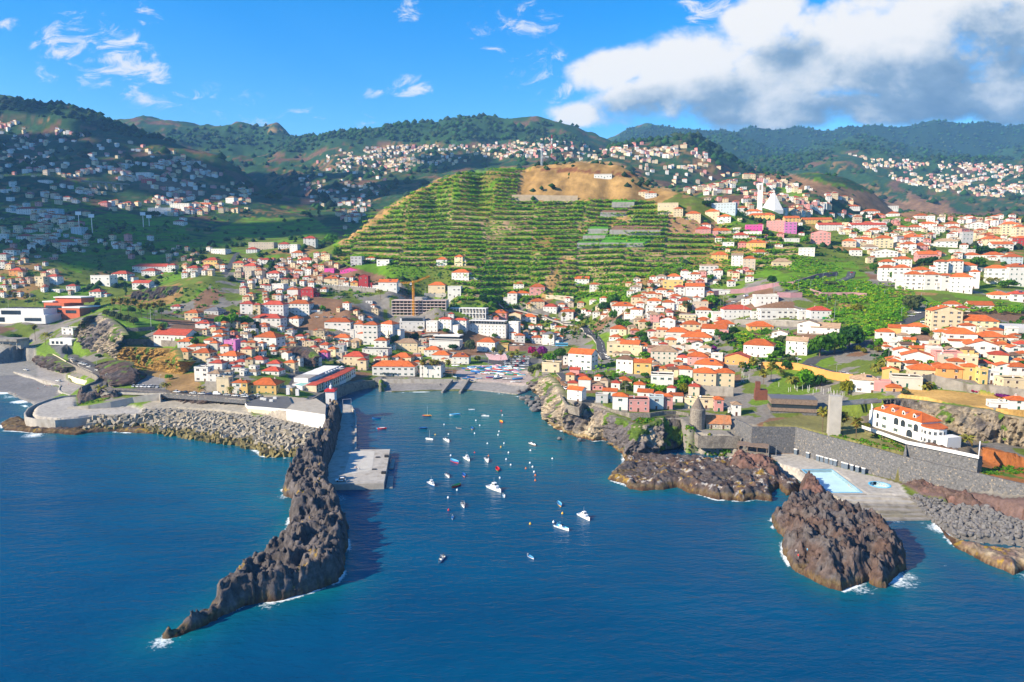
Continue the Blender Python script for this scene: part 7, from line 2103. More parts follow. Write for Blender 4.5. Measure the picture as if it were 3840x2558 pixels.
# ------------------------------------------------------------------ filling the town between the drawn houses
r_ = random.Random(21)
PLOTS = [[(430,800),(520,740),(620,700),(760,690),(830,730),(830,800),(780,830),(700,840),(560,860),(470,850)],[(540,640),(760,600),(830,640),(760,670),(600,690),(540,680)],
   [(840,790),(1000,790),(1060,830),(960,850),(850,850)],[(1420,700),(1480,650),(1600,630),(1650,650),(1620,720),(1690,770),(1600,800),(1560,830),(1400,820),(1440,760)],
   [(2020,780),(2350,770),(2354,860),(2050,860)],[(1960,560),(2354,530),(2354,625),(2260,600),(1990,610)],[(1600,510),(1850,500),(1850,560),(1660,590)],[(1290,880),(1420,900),(1560,920),(1660,925),(1560,900),(1440,880),(1330,860)],
   [(0,520),(150,530),(260,560),(120,600),(0,620)],[(760,690),(870,700),(860,740),(780,740)],[(1420,830),(1620,800),(1680,850),(1560,880),(1430,870)],[(540,600),(760,590),(800,640),(700,660),(560,660)],[(560,690),(700,680),(760,700),(740,760),(600,770)],[(1000,730),(1300,730),(1300,790),(1050,780)],[(1200,700),(1420,690),(1420,740),(1280,740)],[(1640,640),(1700,600),(1760,620),(1700,690)],[(250,560),(540,580),(520,640),(420,640),(330,620)],[(0,600),(120,600),(180,680),(0,690)],[(1860,500),(2354,500),(2354,545),(1960,560)]]
taken = [(s['p'].x,s['p'].y,max(s['w'],s['d']) * .52) for s in SPECS]
for o in list(COL.objects):
 if o.parent is None and o.get('category') in ('hotel','building','tower','pavilion','hall','greenhouse','church'): taken.append((o.location.x,o.location.y,15))
taken += [(p.x,p.y,12) for p in hits('T2',[(800,640),(850,700),(900,640),(940,700),(1000,400),(1200,430),(1400,460)])]
for poly, cnt in zip(PLOTS,(95,36,20,74,44,50,24,10,34,8,22,52,30,28,18,10,44,30,50)):
 xs = [p[0] for p in poly]; ys = [p[1] for p in poly]
 k = 0
 for _ in range(cnt * 6):
  if k >= cnt: break
  x_, y_ = r_.uniform(min(xs),max(xs)), r_.uniform(min(ys),max(ys))
  if not in_poly(np.array([x_]),np.array([y_]),poly)[0]: continue
  p = hit('D',x_,y_)
  W = r_.uniform(5.5,9.5); rad = W * .5
  if any((p.x - a) ** 2 + (p.y + 3 - b) ** 2 < (c + rad * .8) ** 2 for a,b,c in taken): continue
  taken.append((p.x,p.y + 3,rad)); k += 1
  zc = p.y * CP - (p.z - CAM_H) * SP_
  h = min(r_.choice((3,3.2,5.6,6,6.2,8.4)) * r_.uniform(.9,1.1),W * .78)
  spec(p,W,h,r_.choice('wwwwwwcccbpyn'),r_.choice('hhhhgef'),r_.choice('ooooortd'),(-16 if x_ > 1200 else -9) + r_.uniform(-12,12),None,None,(x_ * 1.6313,y_ * 1.6313 - h * FPX / zc / 2),zc)
SPECS.sort(key=lambda s: -s['area'] * (4 if s['lab'] else 1))
IND, REST = SPECS[:330], SPECS[330:]
for s in IND: house_at(s['p'],s['w'],s['d'],s['h'],s['st'],s['col'],s['form'],s['rc'],s['yaw'],s['lab'],s['px'],detail=2 if s['p'].y < 620 else 1)
mats_v = [m_wall['w'],m_wall['c'],m_wall['b'],m_wall['p'],m_wall['g'],m_roof['o'],m_roof['r'],m_roof['t'],m_slab,m_glass]
VI = {'w': 0,'c': 1,'b': 2,'p': 3,'g': 4,'y': 1,'r': 3,'o': 3,'m': 3,'t': 4,'u': 3,'n': 2}
vb = MB()
def small_house(p,w,d,h,col,form,rc,yaw,st=1,win=True):
 c, s_ = math.cos(yaw), math.sin(yaw)
 T = lambda x, y, z: (p.x + x * c - y * s_,p.y + x * s_ + y * c,p.z + z)
 x, y = w / 2, d / 2
 q = [(-x,-y),(x,-y),(x,y),(-x,y)]
 for i in range(4):
  (a,b_), (e,f) = q[i], q[(i + 1) % 4]
  vb.quad(T(a,b_,-4),T(e,f,-4),T(e,f,h),T(a,b_,h),col)
 if form == 'f': vb.quad(T(-x,-y,h),T(x,-y,h),T(x,y,h),T(-x,y,h),8)
 else:
  X, Y = x + .4, y + .4; r0 = min(w,d) * .28; g = (X - Y if X > Y else 0) if form == 'h' else X
  A, B = T(-g,0,h + r0), T(g,0,h + r0); c_ = [T(-X,-Y,h),T(X,-Y,h),T(X,Y,h),T(-X,Y,h)]
  vb.quad(c_[0],c_[1],B,A,rc); vb.quad(c_[2],c_[3],A,B,rc); vb.tri(c_[1],c_[2],B,rc if form == 'h' else col); vb.tri(c_[3],c_[0],A,rc if form == 'h' else col)
 if win:
  n = max(1,int(w / 3.4))
  for k in range(st):
   for i in range(n):
    xx = (i + .5 - n / 2) * w / n; z0 = k * h / st + h / st * .33; vb.quad(T(xx - .5,-y - .04,z0),T(xx + .5,-y - .04,z0),T(xx + .5,-y - .04,z0 + 1.2),T(xx - .5,-y - .04,z0 + 1.2),9)
  for i in range(2):
   yy = (i - .5) * d * .5; vb.quad(T(x + .04,yy - .5,h * .3),T(x + .04,yy + .5,h * .3),T(x + .04,yy + .5,h * .3 + 1.1),T(x + .04,yy - .5,h * .3 + 1.1),9)
for s in REST: small_house(s['p'],s['w'],s['d'],s['h'],VI[s['col']],'f' if s['form'] == 'f' else 'h', {'o': 5,'r': 6}.get(s['rc'],7),s['yaw'],s['st'])
VILL = [([(780,345),(900,336),(1050,336),(1180,322),(1290,326),(1400,346),(1380,372),(1250,366),(1120,366),(1000,386),(880,402),(760,396),(720,375)],520,.9),([(0,275),(180,305),(380,345),(520,402),(600,452),(420,470),(330,420),(200,405),(0,420)],360,.9),
  ([(0,420),(300,440),(560,450),(600,485),(300,505),(0,510)],110,.9),([(0,500),(420,520),(300,580),(120,570),(0,600)],60,.9),([(1940,348),(2000,366),(2354,382),(2354,452),(2250,452),(2160,442),(2080,422),(2000,392)],500,1.0),
  ([(1450,365),(1600,345),(1720,402),(1850,432),(1960,462),(2000,482),(1850,500),(1650,470),(1500,420)],280,.9),([(680,400),(900,412),(860,472),(780,500),(720,470)],110,.9),([(1900,500),(2354,512),(2354,560),(1960,575)],70,.9),
  ([(330,480),(560,455),(600,480),(480,500),(360,500)],60,.9),([(780,480),(830,470),(850,500),(790,530)],26,.9),([(1380,350),(1460,330),(1560,330),(1620,350),(1500,372),(1420,372)],90,1.0),([(1100,338),(1260,318),(1300,345),(1180,352)],90,1.0),([(2200,300),(2354,360),(2354,390),(2200,380)],10,1)]
for poly, cnt, k_ in VILL:
 xs = [p[0] for p in poly]; ys = [p[1] for p in poly]
 seeds = [(r_.uniform(min(xs),max(xs)),r_.uniform(min(ys),max(ys))) for _ in range(max(5,cnt // 9))]
 k = 0
 for _ in range(cnt * 8):
  if k >= cnt: break
  if r_.random() < .7:
   a = r_.choice(seeds); dx = r_.gauss(0,26); x_, y_ = a[0] + dx, a[1] + dx * math.sin(a[0]) * .22 + r_.gauss(0,1.8)
  else: x_, y_ = r_.uniform(min(xs),max(xs)), r_.uniform(min(ys),max(ys))
  if not in_poly(np.array([x_]),np.array([y_]),poly)[0]: continue
  p = hit('D',x_,y_); k += 1
  if p.y > 3800: continue
  small_house(p,r_.uniform(7,13) * k_,r_.uniform(6,9) * k_,r_.choice((3.2,5.5,6,6.5,8.5)),r_.choice((0,0,0,1,1,1,2,3)),r_.choice('hhhf'),r_.choice((5,5,6,7)),r_.uniform(-.6,.3),2,p.y < 1500)
tag(vb.build('hillside_houses',mats_v),'small white and cream houses scattered over the far hillsides','houses',None,'stuff')
# ---- a label of its own for every house
LAND = [('the yellow crane',950,690),('the building shell',980,720),('the harbour hotel',1130,770),('the timber building',1820,935),('the concrete tower',1912,950),('the seaside hotel',2080,970),('the stone kiln',1610,935),('the bell tower',1746,455),('the market block',1780,715),('the old mansion',1540,830),
  ('the big balcony apartments',2190,745),('the front row of white flats',2170,650),('the ochre bank',580,805),('the headland cliff',215,780),('the brown terraces',790,690),('the green field',725,745),('the terraced hotel',750,870),('the boat slip',1110,850),('the car park',1180,820),('the palm lawn',310,740),
  ('the brown bluff',420,650),('the salmon pink house',1445,925),('the round dark trees',1920,780),('the winding road',1900,640),('the orange wall',1830,860),('the dry grass field',2220,905),('the magenta houses',800,620),('the banana hill foot',1200,690),('the hilltop',1330,385),('the orange-red building',165,705),('the viaduct',270,435),
  ('the dark red house',745,655),('the left valley bank',270,620),('the steep street',1640,650),('the white chapel',905,860),('the upper right crest',2250,520),('the long white apartment rows',1990,520),('the long harbour wall',700,900)]
rows_ = []
for i, h_ in enumerate(HOUSES):
 o = h_['o']
 if o.get('label'): continue
 if h_['label']: o['label'] = h_['label']; continue
 x, y = h_['px']
 if x == 0: continue
 nm, lx, ly = min(LAND,key=lambda l: math.hypot(l[1] - x,(l[2] - y) * 1.5))
 dx, dy = x - lx, y - ly
 rel = ('right of' if dx > 0 else 'left of') if abs(dx) > 1.4 * abs(dy) else ('below' if dy > 0 else 'above')
 roof = 'flat-roofed' if h_['form'] == 'flat' else f"{h_['rc']}-roofed"
 base = f"{h_['col']} {NUM[h_['st']]} {roof} house {rel} {nm}"
 rows_.append((base,x,o))
def uniq(rows):
 """(base label, x, object): tell equal bases apart from left to right"""
 d = {}
 for b_, x, o in rows: d.setdefault(b_,[]).append((x,o))
 for b_, l in d.items():
  l.sort(key=lambda q_: q_[0])
  for k, (x,o) in enumerate(l): o['label'] = b_ if len(l) == 1 else f'{b_}, {ORD[min(k, 17)]}'
ORD = ['leftmost','second from left','third from left','fourth from left','fifth from left','sixth from left','seventh from left','eighth from left','ninth from left','tenth from left','eleventh from left','twelfth from left','thirteenth from left','fourteenth from left','fifteenth from left','sixteenth from left','seventeenth from left','eighteenth from left']
uniq(rows_)
print('houses',len(HOUSES),'rest',len(REST))
# ------------------------------------------------------------------ vegetation
def leaf_mat(name,col,var=.35):
 if name in MATS: return MATS[name]
 m = mat(name,col,.75,.2,.3,island=var,spec=.15)
 t = m.node_tree; p = t.nodes['Principled BSDF']; tr = t.nodes.new('ShaderNodeBsdfTranslucent'); mx = t.nodes.new('ShaderNodeMixShader'); mx.inputs[0].default_value = .48
 t.links.new(p.inputs['Base Color'].links[0].from_socket,tr.inputs['Color'])
 t.links.new(p.outputs[0],mx.inputs[1]); t.links.new(tr.outputs[0],mx.inputs[2]); t.links.new(mx.outputs[0],t.nodes['Material Output'].inputs['Surface'])
 return m
m_leaf = [leaf_mat('leaf_mid',(.07,.185,.014)),leaf_mat('leaf_dark',(.03,.10,.016)),leaf_mat('leaf_yellow',(.22,.23,.015)),leaf_mat('leaf_bright',(.11,.29,.012)),leaf_mat('leaf_olive',(.11,.14,.05))]
m_ban = leaf_mat('banana_leaf',(.24,.47,.016),.3); m_ban2 = leaf_mat('banana_leaf_deep',(.12,.35,.016),.35); m_ban3 = leaf_mat('banana_leaf_yellow',(.44,.52,.016),.3)
m_trunk = mat('bark',(.13,.085,.055),.9,.25,2); m_frond = leaf_mat('palm_frond',(.28,.28,.045)); m_frondy = leaf_mat('palm_frond_dry',(.22,.15,.03))
m_bloom = leaf_mat('bougainvillea',(.42,.02,.12)); m_bloom2 = leaf_mat('bougainvillea_purple',(.25,.03,.22))
nr_ = np.random.RandomState(5)
def crown_mesh(name,m,n_cl,n_lf,shape=(1,1,.8),lsz=.16,seed=0,spread=.8,cone=False):
 """leaf-sized faces in clumps through the crown's volume; unit radius, base near z=0"""
 g = np.random.RandomState(seed)
 V = []
 for i in range(n_cl):
  if cone:
   t = g.rand(); c = np.array([g.normal() * .35 * (1 - t),g.normal() * .35 * (1 - t),t * 2.2])
   rr = .30 * (1.1 - t)
  else:
   d = g.normal(size=3); d /= np.linalg.norm(d); d[2] = abs(d[2]) * 1.1 - .25
   c = d * np.array(shape) * (spread * g.uniform(.55,1.0)); c[2] += shape[2] * .55; rr = g.uniform(.28,.46)
  for k in range(n_lf):
   d = g.normal(size=3); d /= np.linalg.norm(d)
   p = c + d * rr * g.uniform(.75,1.05) * np.array((1,1,.75))
   nrm = d + g.normal(size=3) * .45; nrm /= np.linalg.norm(nrm)
   u = np.cross(nrm,g.normal(size=3)); u /= np.linalg.norm(u) + 1e-9; w = np.cross(nrm,u)
   s = lsz * g.uniform(.6,1.3)
   V += [p + u * s,p + w * s * .7,p - u * s,p - w * s * .7]
 V = np.array(V); F = np.arange(len(V)).reshape(-1,4)
 return np_mesh(name,V,F,[m])
def trunk_mesh(h=1.0,r=.08,bend=.05):
 b = MB(); b.tube([(0,0,-.3),(bend,0,h * .5),(0,bend,h)],[r * 1.25,r,r * .6],7)
 for k in range(3):
  a = k * 2.1; b.tube([(0,bend,h * .75),(math.cos(a) * .3,math.sin(a) * .3,h * 1.15)],[r * .55,r * .2],5)
 return b.mesh('trunk',m_trunk)
def frond_pts(b,L_,droop,w,a,el,m=0,n=5):
 ca, sa = math.cos(a), math.sin(a)
 p = Vector((0,0,0)); ang = el; prev = None
 for i in range(n + 1):
  ww = w * (1 - .75 * abs(i / n - .45))
  s = Vector((-sa,ca,0)) * ww
  up = Vector((0,0,ww * .5))
  row = (p + s - up,p + Vector((0,0,0)),p - s - up)
  if prev: b.quad(prev[0],prev[1],row[1],row[0],m); b.quad(prev[1],prev[2],row[2],row[1],m)
  prev = row
  p = p + Vector((ca * math.cos(ang),sa * math.cos(ang),math.sin(ang))) * L_ / n; ang -= droop / n
def palm_crown(kind,seed):
 b = MB(); q = random.Random(seed)
 if kind == 'fan':
  for i in range(40):
   frond_pts(b,q.uniform(1.5,2.1),q.uniform(.5,1.2),.62,q.uniform(0,6.28),q.uniform(-.5,1.3),0 if i > 9 else 1,3)
  for i in range(12): frond_pts(b,1.7,.8,.4,q.uniform(0,6.28),q.uniform(-1.2,-.7),1,3)
 else:
  for i in range(30): frond_pts(b,q.uniform(3.0,4.0),q.uniform(1.3,2.0),.42,q.uniform(0,6.28),q.uniform(0.1,1.3),0 if i > 5 else 1,6)
 return b.mesh('crown',[m_frond,m_frondy])
TRUNKS = [trunk_mesh(),trunk_mesh(1.0,.07,-.06)]
CROWNS = {k: [crown_mesh('crown',m_leaf[i],26,34,seed=s + i * 7) for s in range(2)] for k,i in (('mid',0),('dark',1),('yellow',2),('bright',3),('olive',4))}
CONE = crown_mesh('crown',m_leaf[1],34,22,seed=77,cone=True,lsz=.11)
BLO = [crown_mesh('crown',m_bloom,22,30,seed=81),crown_mesh('crown',m_bloom2,22,30,seed=82)]
FANS = [palm_crown('fan',s) for s in range(3)]; DATES = [palm_crown('date',s) for s in range(3)]
_b = MB(); _b.tube([(0,0,-1),(.01,0,.5),(0,.01,1)],[.022,.017,.015],7); PTRUNK = _b.mesh('trunk',m_trunk)
TREES = []
def tree(p,rad,h,kind='mid',name='tree',label=None,cat='tree',group='trees among the houses'):
 """crown radius, total height"""
 t = empty(name,p,rng.uniform(0,6.28)); tag(t,label,cat,group)
 if kind == 'cone':
  link('trunk',TRUNKS[0],t,None,0,(rad,rad,h * .3)); link('crown',CONE,t,(0,0,h * .06),0,(rad,rad,h / 2.4))
 else:
  me = rng.choice(BLO) if kind == 'bloom' else rng.choice(CROWNS[kind])
  ch = h - max(h * .25,h - rad * 1.5)
  z0 = max(h * .2,h - rad * 1.6)
  link('trunk',rng.choice(TRUNKS),t,None,0,(rad * .8,rad * .8,z0 + rad * .3)); link('crown',me,t,(0,0,z0),0,(rad,rad,(h - z0) / 1.25))
 TREES.append((t,kind,label))
 return t
def palm(p,h,kind='fan',label=None,s=1.0,group='palm trees'):
 t = empty('palm_tree',p,rng.uniform(0,6.28)); tag(t,label,'palm tree',group)
 link('trunk',PTRUNK,t,None,0,(h * .9 if h < 9 else 9,h * .9 if h < 9 else 9,h)); link('crown',rng.choice(FANS if kind == 'fan' else DATES),t,(0,0,h),0,s)
 TREES.append((t,'palm',label))
def px_tree(reg,x,yb,yt,w,kind='mid',label=None,name='tree',cat='tree',group='trees among the houses'):
 p = hit(reg,x,yb); k = REG[reg][2] / FPX * (p.y * CP - (p.z - CAM_H) * SP_)
 return tree(p,max(w * k / 2,1.0),max((yb - yt) * k,1.5),kind,name,label,cat,group)
def px_palm(reg,x,yb,yt,kind='fan',label=None,s=1.0):
 p = hit(reg,x,yb); k = REG[reg][2] / FPX * (p.y * CP - (p.z - CAM_H) * SP_)
 palm(p,max((yb - yt) * k - 1.2 * s,2),kind,label,s)
for i, (x,yb,yt) in enumerate(((1035,328,165),(1095,332,160),(1162,336,168),(1230,340,172),(1280,346,210),(1335,352,212),(1398,364,200),(1465,376,185))):
 px_palm('T1',x,yb,yt,'fan',('leftmost','second','third','fourth','fifth','sixth','seventh','rightmost')[i] + ' tall palm from the left in the row on the headland lawn',1.9)
for reg, x, yb, yt, kind, s, lab in (('T1',1462,555,400,'fan',1.6,'tall palm in front of the long red-roofed hall'),('T1',320,550,405,'fan',1.6,'single palm in front of the big white modern building'),('T1',415,590,480,'date',1.1,'left bushy palm on the beach restaurant terrace'),('T1',452,600,490,'date',1.1,'right bushy palm on the beach restaurant terrace'),('T1',918,1080,960,'date',1.4,'spreading palm among dark rocks on the promenade'),
        ('T1',1508,1015,930,'date',1.2,'palm on the sea-front road beside the row of parked cars'),('T1',1822,1030,965,'date',1.0,'small palm on the pavement below the white cube-shaped house'),('T1',2088,1040,970,'date',1.0,'small palm in front of the promenade houses'),('T1',95,210,95,'fan',1.8,'leftmost palm behind the white modern building'),('T1',140,215,115,'fan',1.8,'second palm behind the white modern building'),('T1',250,225,120,'fan',1.8,'tall palm left of the orange-red building'),('T1',325,240,170,'date',1.4,'bushy palm left of the orange-red building'),
        ('T3',425,1315,1095,'fan',1.5,'palm left of the white harbour chapel'),('T3',535,1305,1095,'fan',1.5,'first of two close palms before the harbour chapel'),('T3',592,1305,1100,'fan',1.5,'second of two close palms before the harbour chapel'),('T3',725,1280,1095,'fan',1.5,'palm right of the white harbour chapel'),('T3',1258,1090,945,'fan',1.5,'left palm of the row beside the car park'),('T3',1345,1170,975,'fan',1.5,'second palm of the row beside the car park'),('T3',1472,1185,1005,'fan',1.5,'third palm of the row beside the car park'),
        ('T3',1535,1040,975,'fan',1.4,'rightmost palm of the row beside the car park'),('T3',1805,800,560,'fan',1.6,'very tall palm above the hotel garden'),('T3',1930,985,795,'fan',1.5,'palm in front of the dark-roofed house by the coach'),('T3',2080,860,540,'fan',1.6,'very tall palm beside the street junction'),('T3',1125,980,850,'fan',1.5,'palm before the white house beside the car park'),('T3',1165,615,560,'date',.9,None),('T3',1300,620,560,'date',.9,None),('T3',1370,620,545,'date',1,None),('T3',1415,615,555,'date',.9,None),('T3',1480,640,590,'date',.9,None),('T3',1700,520,440,'date',1,None),('T3',590,625,545,'date',.9,None),
        ('T4',255,720,575,'date',1.3,None),('T4',290,740,595,'date',1.3,None),('T4',325,745,570,'date',1.4,None),('P',555,330,150,'fan',1.5,'palm left of the concrete lift tower'),('P',705,350,190,'fan',1.5,'palm just right of the concrete lift tower'),('P',800,410,240,'fan',1.5,'palm in front of the seaside hotel garden wall'),('P',1620,440,365,'date',1.0,'small palm under the bluff right of the seaside hotel'),('T5',345,1020,935,'fan',1.3,'left palm below the orange hall'),('T5',455,1030,890,'fan',1.7,'tall dense palm below the orange hall'),('T5',555,1150,1010,'fan',1.6,'palm in the museum garden beside the green lawn'),('T5',630,1130,925,'fan',1.7,'tallest palm in the museum garden'),('T5',725,1070,1010,'date',1,None),('T5',825,1220,1080,'date',1.2,None),
        ('T5',1085,1150,1060,'date',1.2,None),('T6',220,1030,955,'date',1.3,'left palm beside the small yellow gabled house'),('T6',295,980,905,'date',1.3,'right palm behind the small yellow gabled house'),('T6',690,1200,1125,'date',1.5,'low spreading palm on the edge of the dry grass field'),('T6',1190,640,590,'date',1.1,None),('T6',800,720,640,'date',1.1,None),('T6',850,730,650,'date',1.1,None),('T6',1250,190,90,'fan',1.5,'palm left of the white flats with roof terrace'),('T6',1330,180,110,'date',1.2,None),('T6',1370,170,110,'date',1.2,None),('T6',1420,170,110,'date',1.2,None),('T5',250,85,30,'date',1.4,None),('T2',180,660,515,'fan',1.5,'palm at the left end of the long white red-roofed house'),('T2',1420,560,505,'date',1,None),('T2',1650,390,270,'date',1.3,'bright palm at the right end of the brown terraces'),('R2',1610,1240,1190,'date',1,None)):
 px_palm(reg,x,yb,yt,kind,lab,s)
for reg, x, yb, yt, w, kind, lab in (('T1',965,330,262,70,'olive','leftmost of five round trees on the headland lawn'),('T1',1025,350,275,80,'olive','second of five round trees on the headland lawn'),('T1',1085,365,295,75,'olive','third of five round trees on the headland lawn'),('T1',1150,385,308,85,'olive','fourth of five round trees on the headland lawn'),('T1',1210,405,328,90,'olive','nearest of five round trees on the headland lawn'),('T1',2010,420,310,120,'bright','left crown of the broad bright green trees in the left town'),('T1',2110,425,300,150,'bright','middle crown of the broad bright green trees in the left town'),('T1',2220,420,320,140,'bright','right crown of the broad bright green trees in the left town'),
         ('T1',1530,900,850,70,'bright','bright green tree beside the grey rubble slope'),('T1',890,700,665,60,'mid','small tree on the green bank below the headland cliff'),('T1',1905,630,590,80,'dark',None),('T1',2290,520,455,70,'yellow',None),('T1',140,540,485,110,'dark','dark bush below the big white modern building'),('T1',680,320,285,50,'dark',None),('T1',1140,140,20,40,'cone','dark conifer in the shade of the left valley'),
         ('T3',395,740,690,70,'yellow','small round tree before the low hotel wing'),('T3',695,780,715,80,'mid','round green tree before the hotel towers'),('T3',865,800,735,80,'yellow','yellowish tree left of the long hotel block'),('T3',1270,840,780,80,'mid','round tree before the right end of the long hotel block'),('T3',985,1010,850,150,'olive','large dark tree in the harbour square'),('T3',780,980,905,110,'dark','dark tree left of the large one in the harbour square'),('T3',1068,1120,1040,75,'yellow','brownish tree beside the pink awnings'),('T3',1710,1060,930,120,'bloom','left pink flowering tree beside the car park'),('T3',1830,1080,925,130,'bloom','right purple flowering tree beside the car park'),('T3',1770,1080,990,140,'yellow',None),('T3',1900,1120,1010,130,'bright','bright green tree right of the car park'),('T3',2040,1060,945,130,'olive',None),('T3',1705,1260,1160,110,'olive','grey-green tree at the right end of the boat slip'),('T3',1790,1240,1150,90,'olive',None),('T3',960,640,560,30,'cone','thin cypress at the hotel tower'),('T3',270,570,525,30,'cone',None),('T3',680,590,530,30,'cone',None),('T3',1555,640,550,50,'cone','dark cypress beside the cream chapel-like house'),('T3',1130,440,320,110,'dark',None),('T3',1220,440,340,80,'dark',None),
         ('T3',1640,900,840,40,'mid',None),('T3',1670,900,840,40,'mid',None),('T3',1400,895,865,130,'bright',None),('T3',100,890,800,110,'mid',None),('T3',200,880,800,110,'mid',None),('T3',330,860,780,120,'dark',None),('T3',25,860,740,40,'cone','dark cypress in front of the white four-storey block'),('T4',660,380,260,150,'mid','large green tree above the wide white arched house'),('T4',560,450,340,120,'dark',None),('T4',570,450,400,70,'yellow',None),('T4',650,560,420,100,'mid',None),('T4',720,590,500,110,'mid',None),('T4',780,590,530,110,'bright',None),('T4',800,480,405,80,'yellow',None),('T4',490,730,620,40,'cone','single cypress beside the street junction'),('T4',1360,430,330,110,'olive',None),('T4',1615,350,275,120,'bright','bright tree beside the steep street'),('T4',1345,1180,1060,190,'bright','broad green tree in front of the peach houses'),('T4',1240,1180,1130,50,'mid',None),('T4',920,700,620,130,'mid',None),('T4',850,700,660,110,'dark',None),('T4',960,890,830,120,'bright',None),('T4',960,1090,1030,90,'mid',None),('T4',650,970,930,50,'bright',None),('T4',1690,700,610,120,'mid',None),('T4',1770,760,640,130,'dark',None),
         ('T4',130,900,790,120,'mid',None),('T4',40,930,850,110,'bright',None),('T4',970,210,180,60,'olive',None),('T4',1640,830,770,60,'bloom','bougainvillea spilling over the wall below the banana garden'),('T5',1110,880,650,240,'mid','left crown of the big dark round trees by the road'),('T5',1250,850,610,240,'mid','middle crown of the big dark round trees by the road'),('T5',1400,800,570,260,'dark','right crown of the big dark round trees by the road'),('T5',1480,440,360,130,'yellow','brownish round tree in the banana field'),('T5',960,1190,1000,200,'bright','large bright green tree in the museum garden'),('T5',870,1210,1070,120,'yellow','yellowish tree left of the large one in the museum garden'),('T5',1110,1170,1060,120,'dark',None),('T5',1385,1260,1100,150,'yellow','yellow-green tree beside the tan-roofed white house'),('T5',50,380,285,120,'bright',None),('T5',740,750,670,150,'olive',None),('T5',590,690,600,120,'mid',None),('T5',820,860,760,110,'bright',None),('T5',690,900,810,110,'mid',None),('T5',380,870,810,110,'yellow',None),('T5',1200,190,140,170,'olive',None),('T5',1320,230,180,90,'olive',None),('T5',640,190,80,90,'dark',None),('T5',1010,530,500,70,'mid',None),
         ('T6',575,430,280,190,'olive','large olive-coloured tree above the access road'),('T6',390,140,40,90,'mid','small tree in front of the detached white flats'),('T6',1515,210,120,180,'mid','broad trimmed tree before the long white flats'),('T6',1655,620,480,60,'dark','dark cypress beside the greenhouse at the right edge'),('T6',165,820,755,70,'mid',None),('T6',100,850,790,60,'yellow',None),('T6',240,840,780,80,'yellow',None),('T6',40,830,765,80,'yellow',None),('T6',1290,960,890,130,'mid',None),('T6',1400,790,725,110,'mid',None),('T6',730,460,390,60,'mid',None),('T6',590,700,650,120,'mid',None),('T6',1200,1230,1190,90,'bloom','reddish shrub below the grey wall of the bluff'),('T6',1460,1270,1240,140,'bloom','purple shrub on the edge of the dry grass field'),('T6',510,1260,1215,90,'olive',None),('R3',1185,965,930,60,'bright',None),('R3',830,960,910,120,'dark',None),('R3',845,1040,980,60,'bright',None),('R3',665,880,850,70,'dark',None),('R3',510,890,855,40,'olive',None),('R3',160,780,735,70,'dark',None),('R3',2060,1110,1050,120,'dark',None),('R3',2180,1110,1060,120,'mid',None),('R3',1660,1190,1130,90,'dark',None),('R3',1720,1190,1120,80,'dark',None),('R3',2030,1200,1120,100,'mid',None),('R3',1900,1130,1095,100,'dark',None),('R3',1320,1230,1170,60,'mid',None),('R3',1600,1430,1390,140,'olive',None),
         ('R1',1310,1175,1115,40,'dark',None),('R1',1350,1165,1108,40,'dark',None),('R1',1400,1180,1110,60,'dark',None),('R1',2290,1040,965,100,'bright',None),('R1',2330,1130,1060,70,'mid',None),('R1',2200,850,770,40,'cone',None),('R1',2110,850,810,80,'dark',None),('R1',1020,850,810,70,'dark',None),('R1',1070,850,810,70,'dark',None),('R1',865,1370,1300,40,'cone',None),('P',1470,420,385,60,'mid',None),('P',880,300,265,60,'yellow',None),('C',1690,400,365,60,'olive','small round tree behind the stone house roof')):
 px_tree(reg,x,yb,yt,w,kind,lab)
r_ = random.Random(33)
TP = [[(430,800),(560,690),(760,660),(830,730),(1000,780),(980,850),(700,850),(560,860)],[(540,640),(760,590),(830,640),(1000,680),(760,690)],[(1000,680),(1300,690),(1420,700),(1400,760),(1250,780),(1050,720)],[(1420,700),(1500,640),(1650,600),(1700,700),(1700,800),(1560,860),(1400,830)],
  [(1700,560),(1960,500),(2354,520),(2354,660),(2100,640),(1950,620),(1700,620)],[(2000,760),(2354,740),(2354,870),(2020,860)],[(0,500),(400,520),(520,600),(400,640),(200,680),(0,700)],[(1680,770),(1850,780),(1820,850),(1700,860)],[(1300,860),(1500,870),(1640,910),(1450,905)],[(60,700),(500,650),(540,700),(420,740),(250,715)]]
tk = taken + [(t_[0].location.x,t_[0].location.y,2.5) for t_ in TREES]
for poly, cnt in zip(TP,(24,10,22,24,24,18,10,12,6,8)):
 xs = [p[0] for p in poly]; ys = [p[1] for p in poly]; k = 0
 for _ in range(cnt * 5):
  if k >= cnt: break
  x_, y_ = r_.uniform(min(xs),max(xs)), r_.uniform(min(ys),max(ys))
  if not in_poly(np.array([x_]),np.array([y_]),poly)[0]: continue
  p = hit('D',x_,y_)
  if any((p.x - a) ** 2 + (p.y - b) ** 2 < (c + 1.2) ** 2 for a,b,c in tk): continue
  rad = r_.uniform(1.6,3.6); k += 1
  tree(p,rad,rad * r_.uniform(1.5,2.2),r_.choice(('mid','mid','dark','dark','bright','yellow','olive')) if x_ > 500 else r_.choice(('dark','mid','dark')))
tl = []
KN = {'mid': 'green round tree','dark': 'dark green tree','yellow': 'yellowish green tree','bright': 'bright green tree','olive': 'grey-green tree','cone': 'slender dark conifer','palm': 'small feathery palm','bloom': 'flowering shrub'}
for t, kind, lab in TREES:
 if lab: continue
 p = t.location; x, y = to_px(p.x,p.y,p.z)
 nm, lx, ly = min(LAND,key=lambda l: math.hypot(l[1] - x,(l[2] - y) * 1.5))
 dx, dy = x - lx, y - ly
 rel = ('right of' if dx > 0 else 'left of') if abs(dx) > 1.4 * abs(dy) else ('below' if dy > 0 else 'above')
 tl.append((f'{KN[kind]} {rel} {nm}',x,t))
uniq(tl)
print('trees',len(TREES))
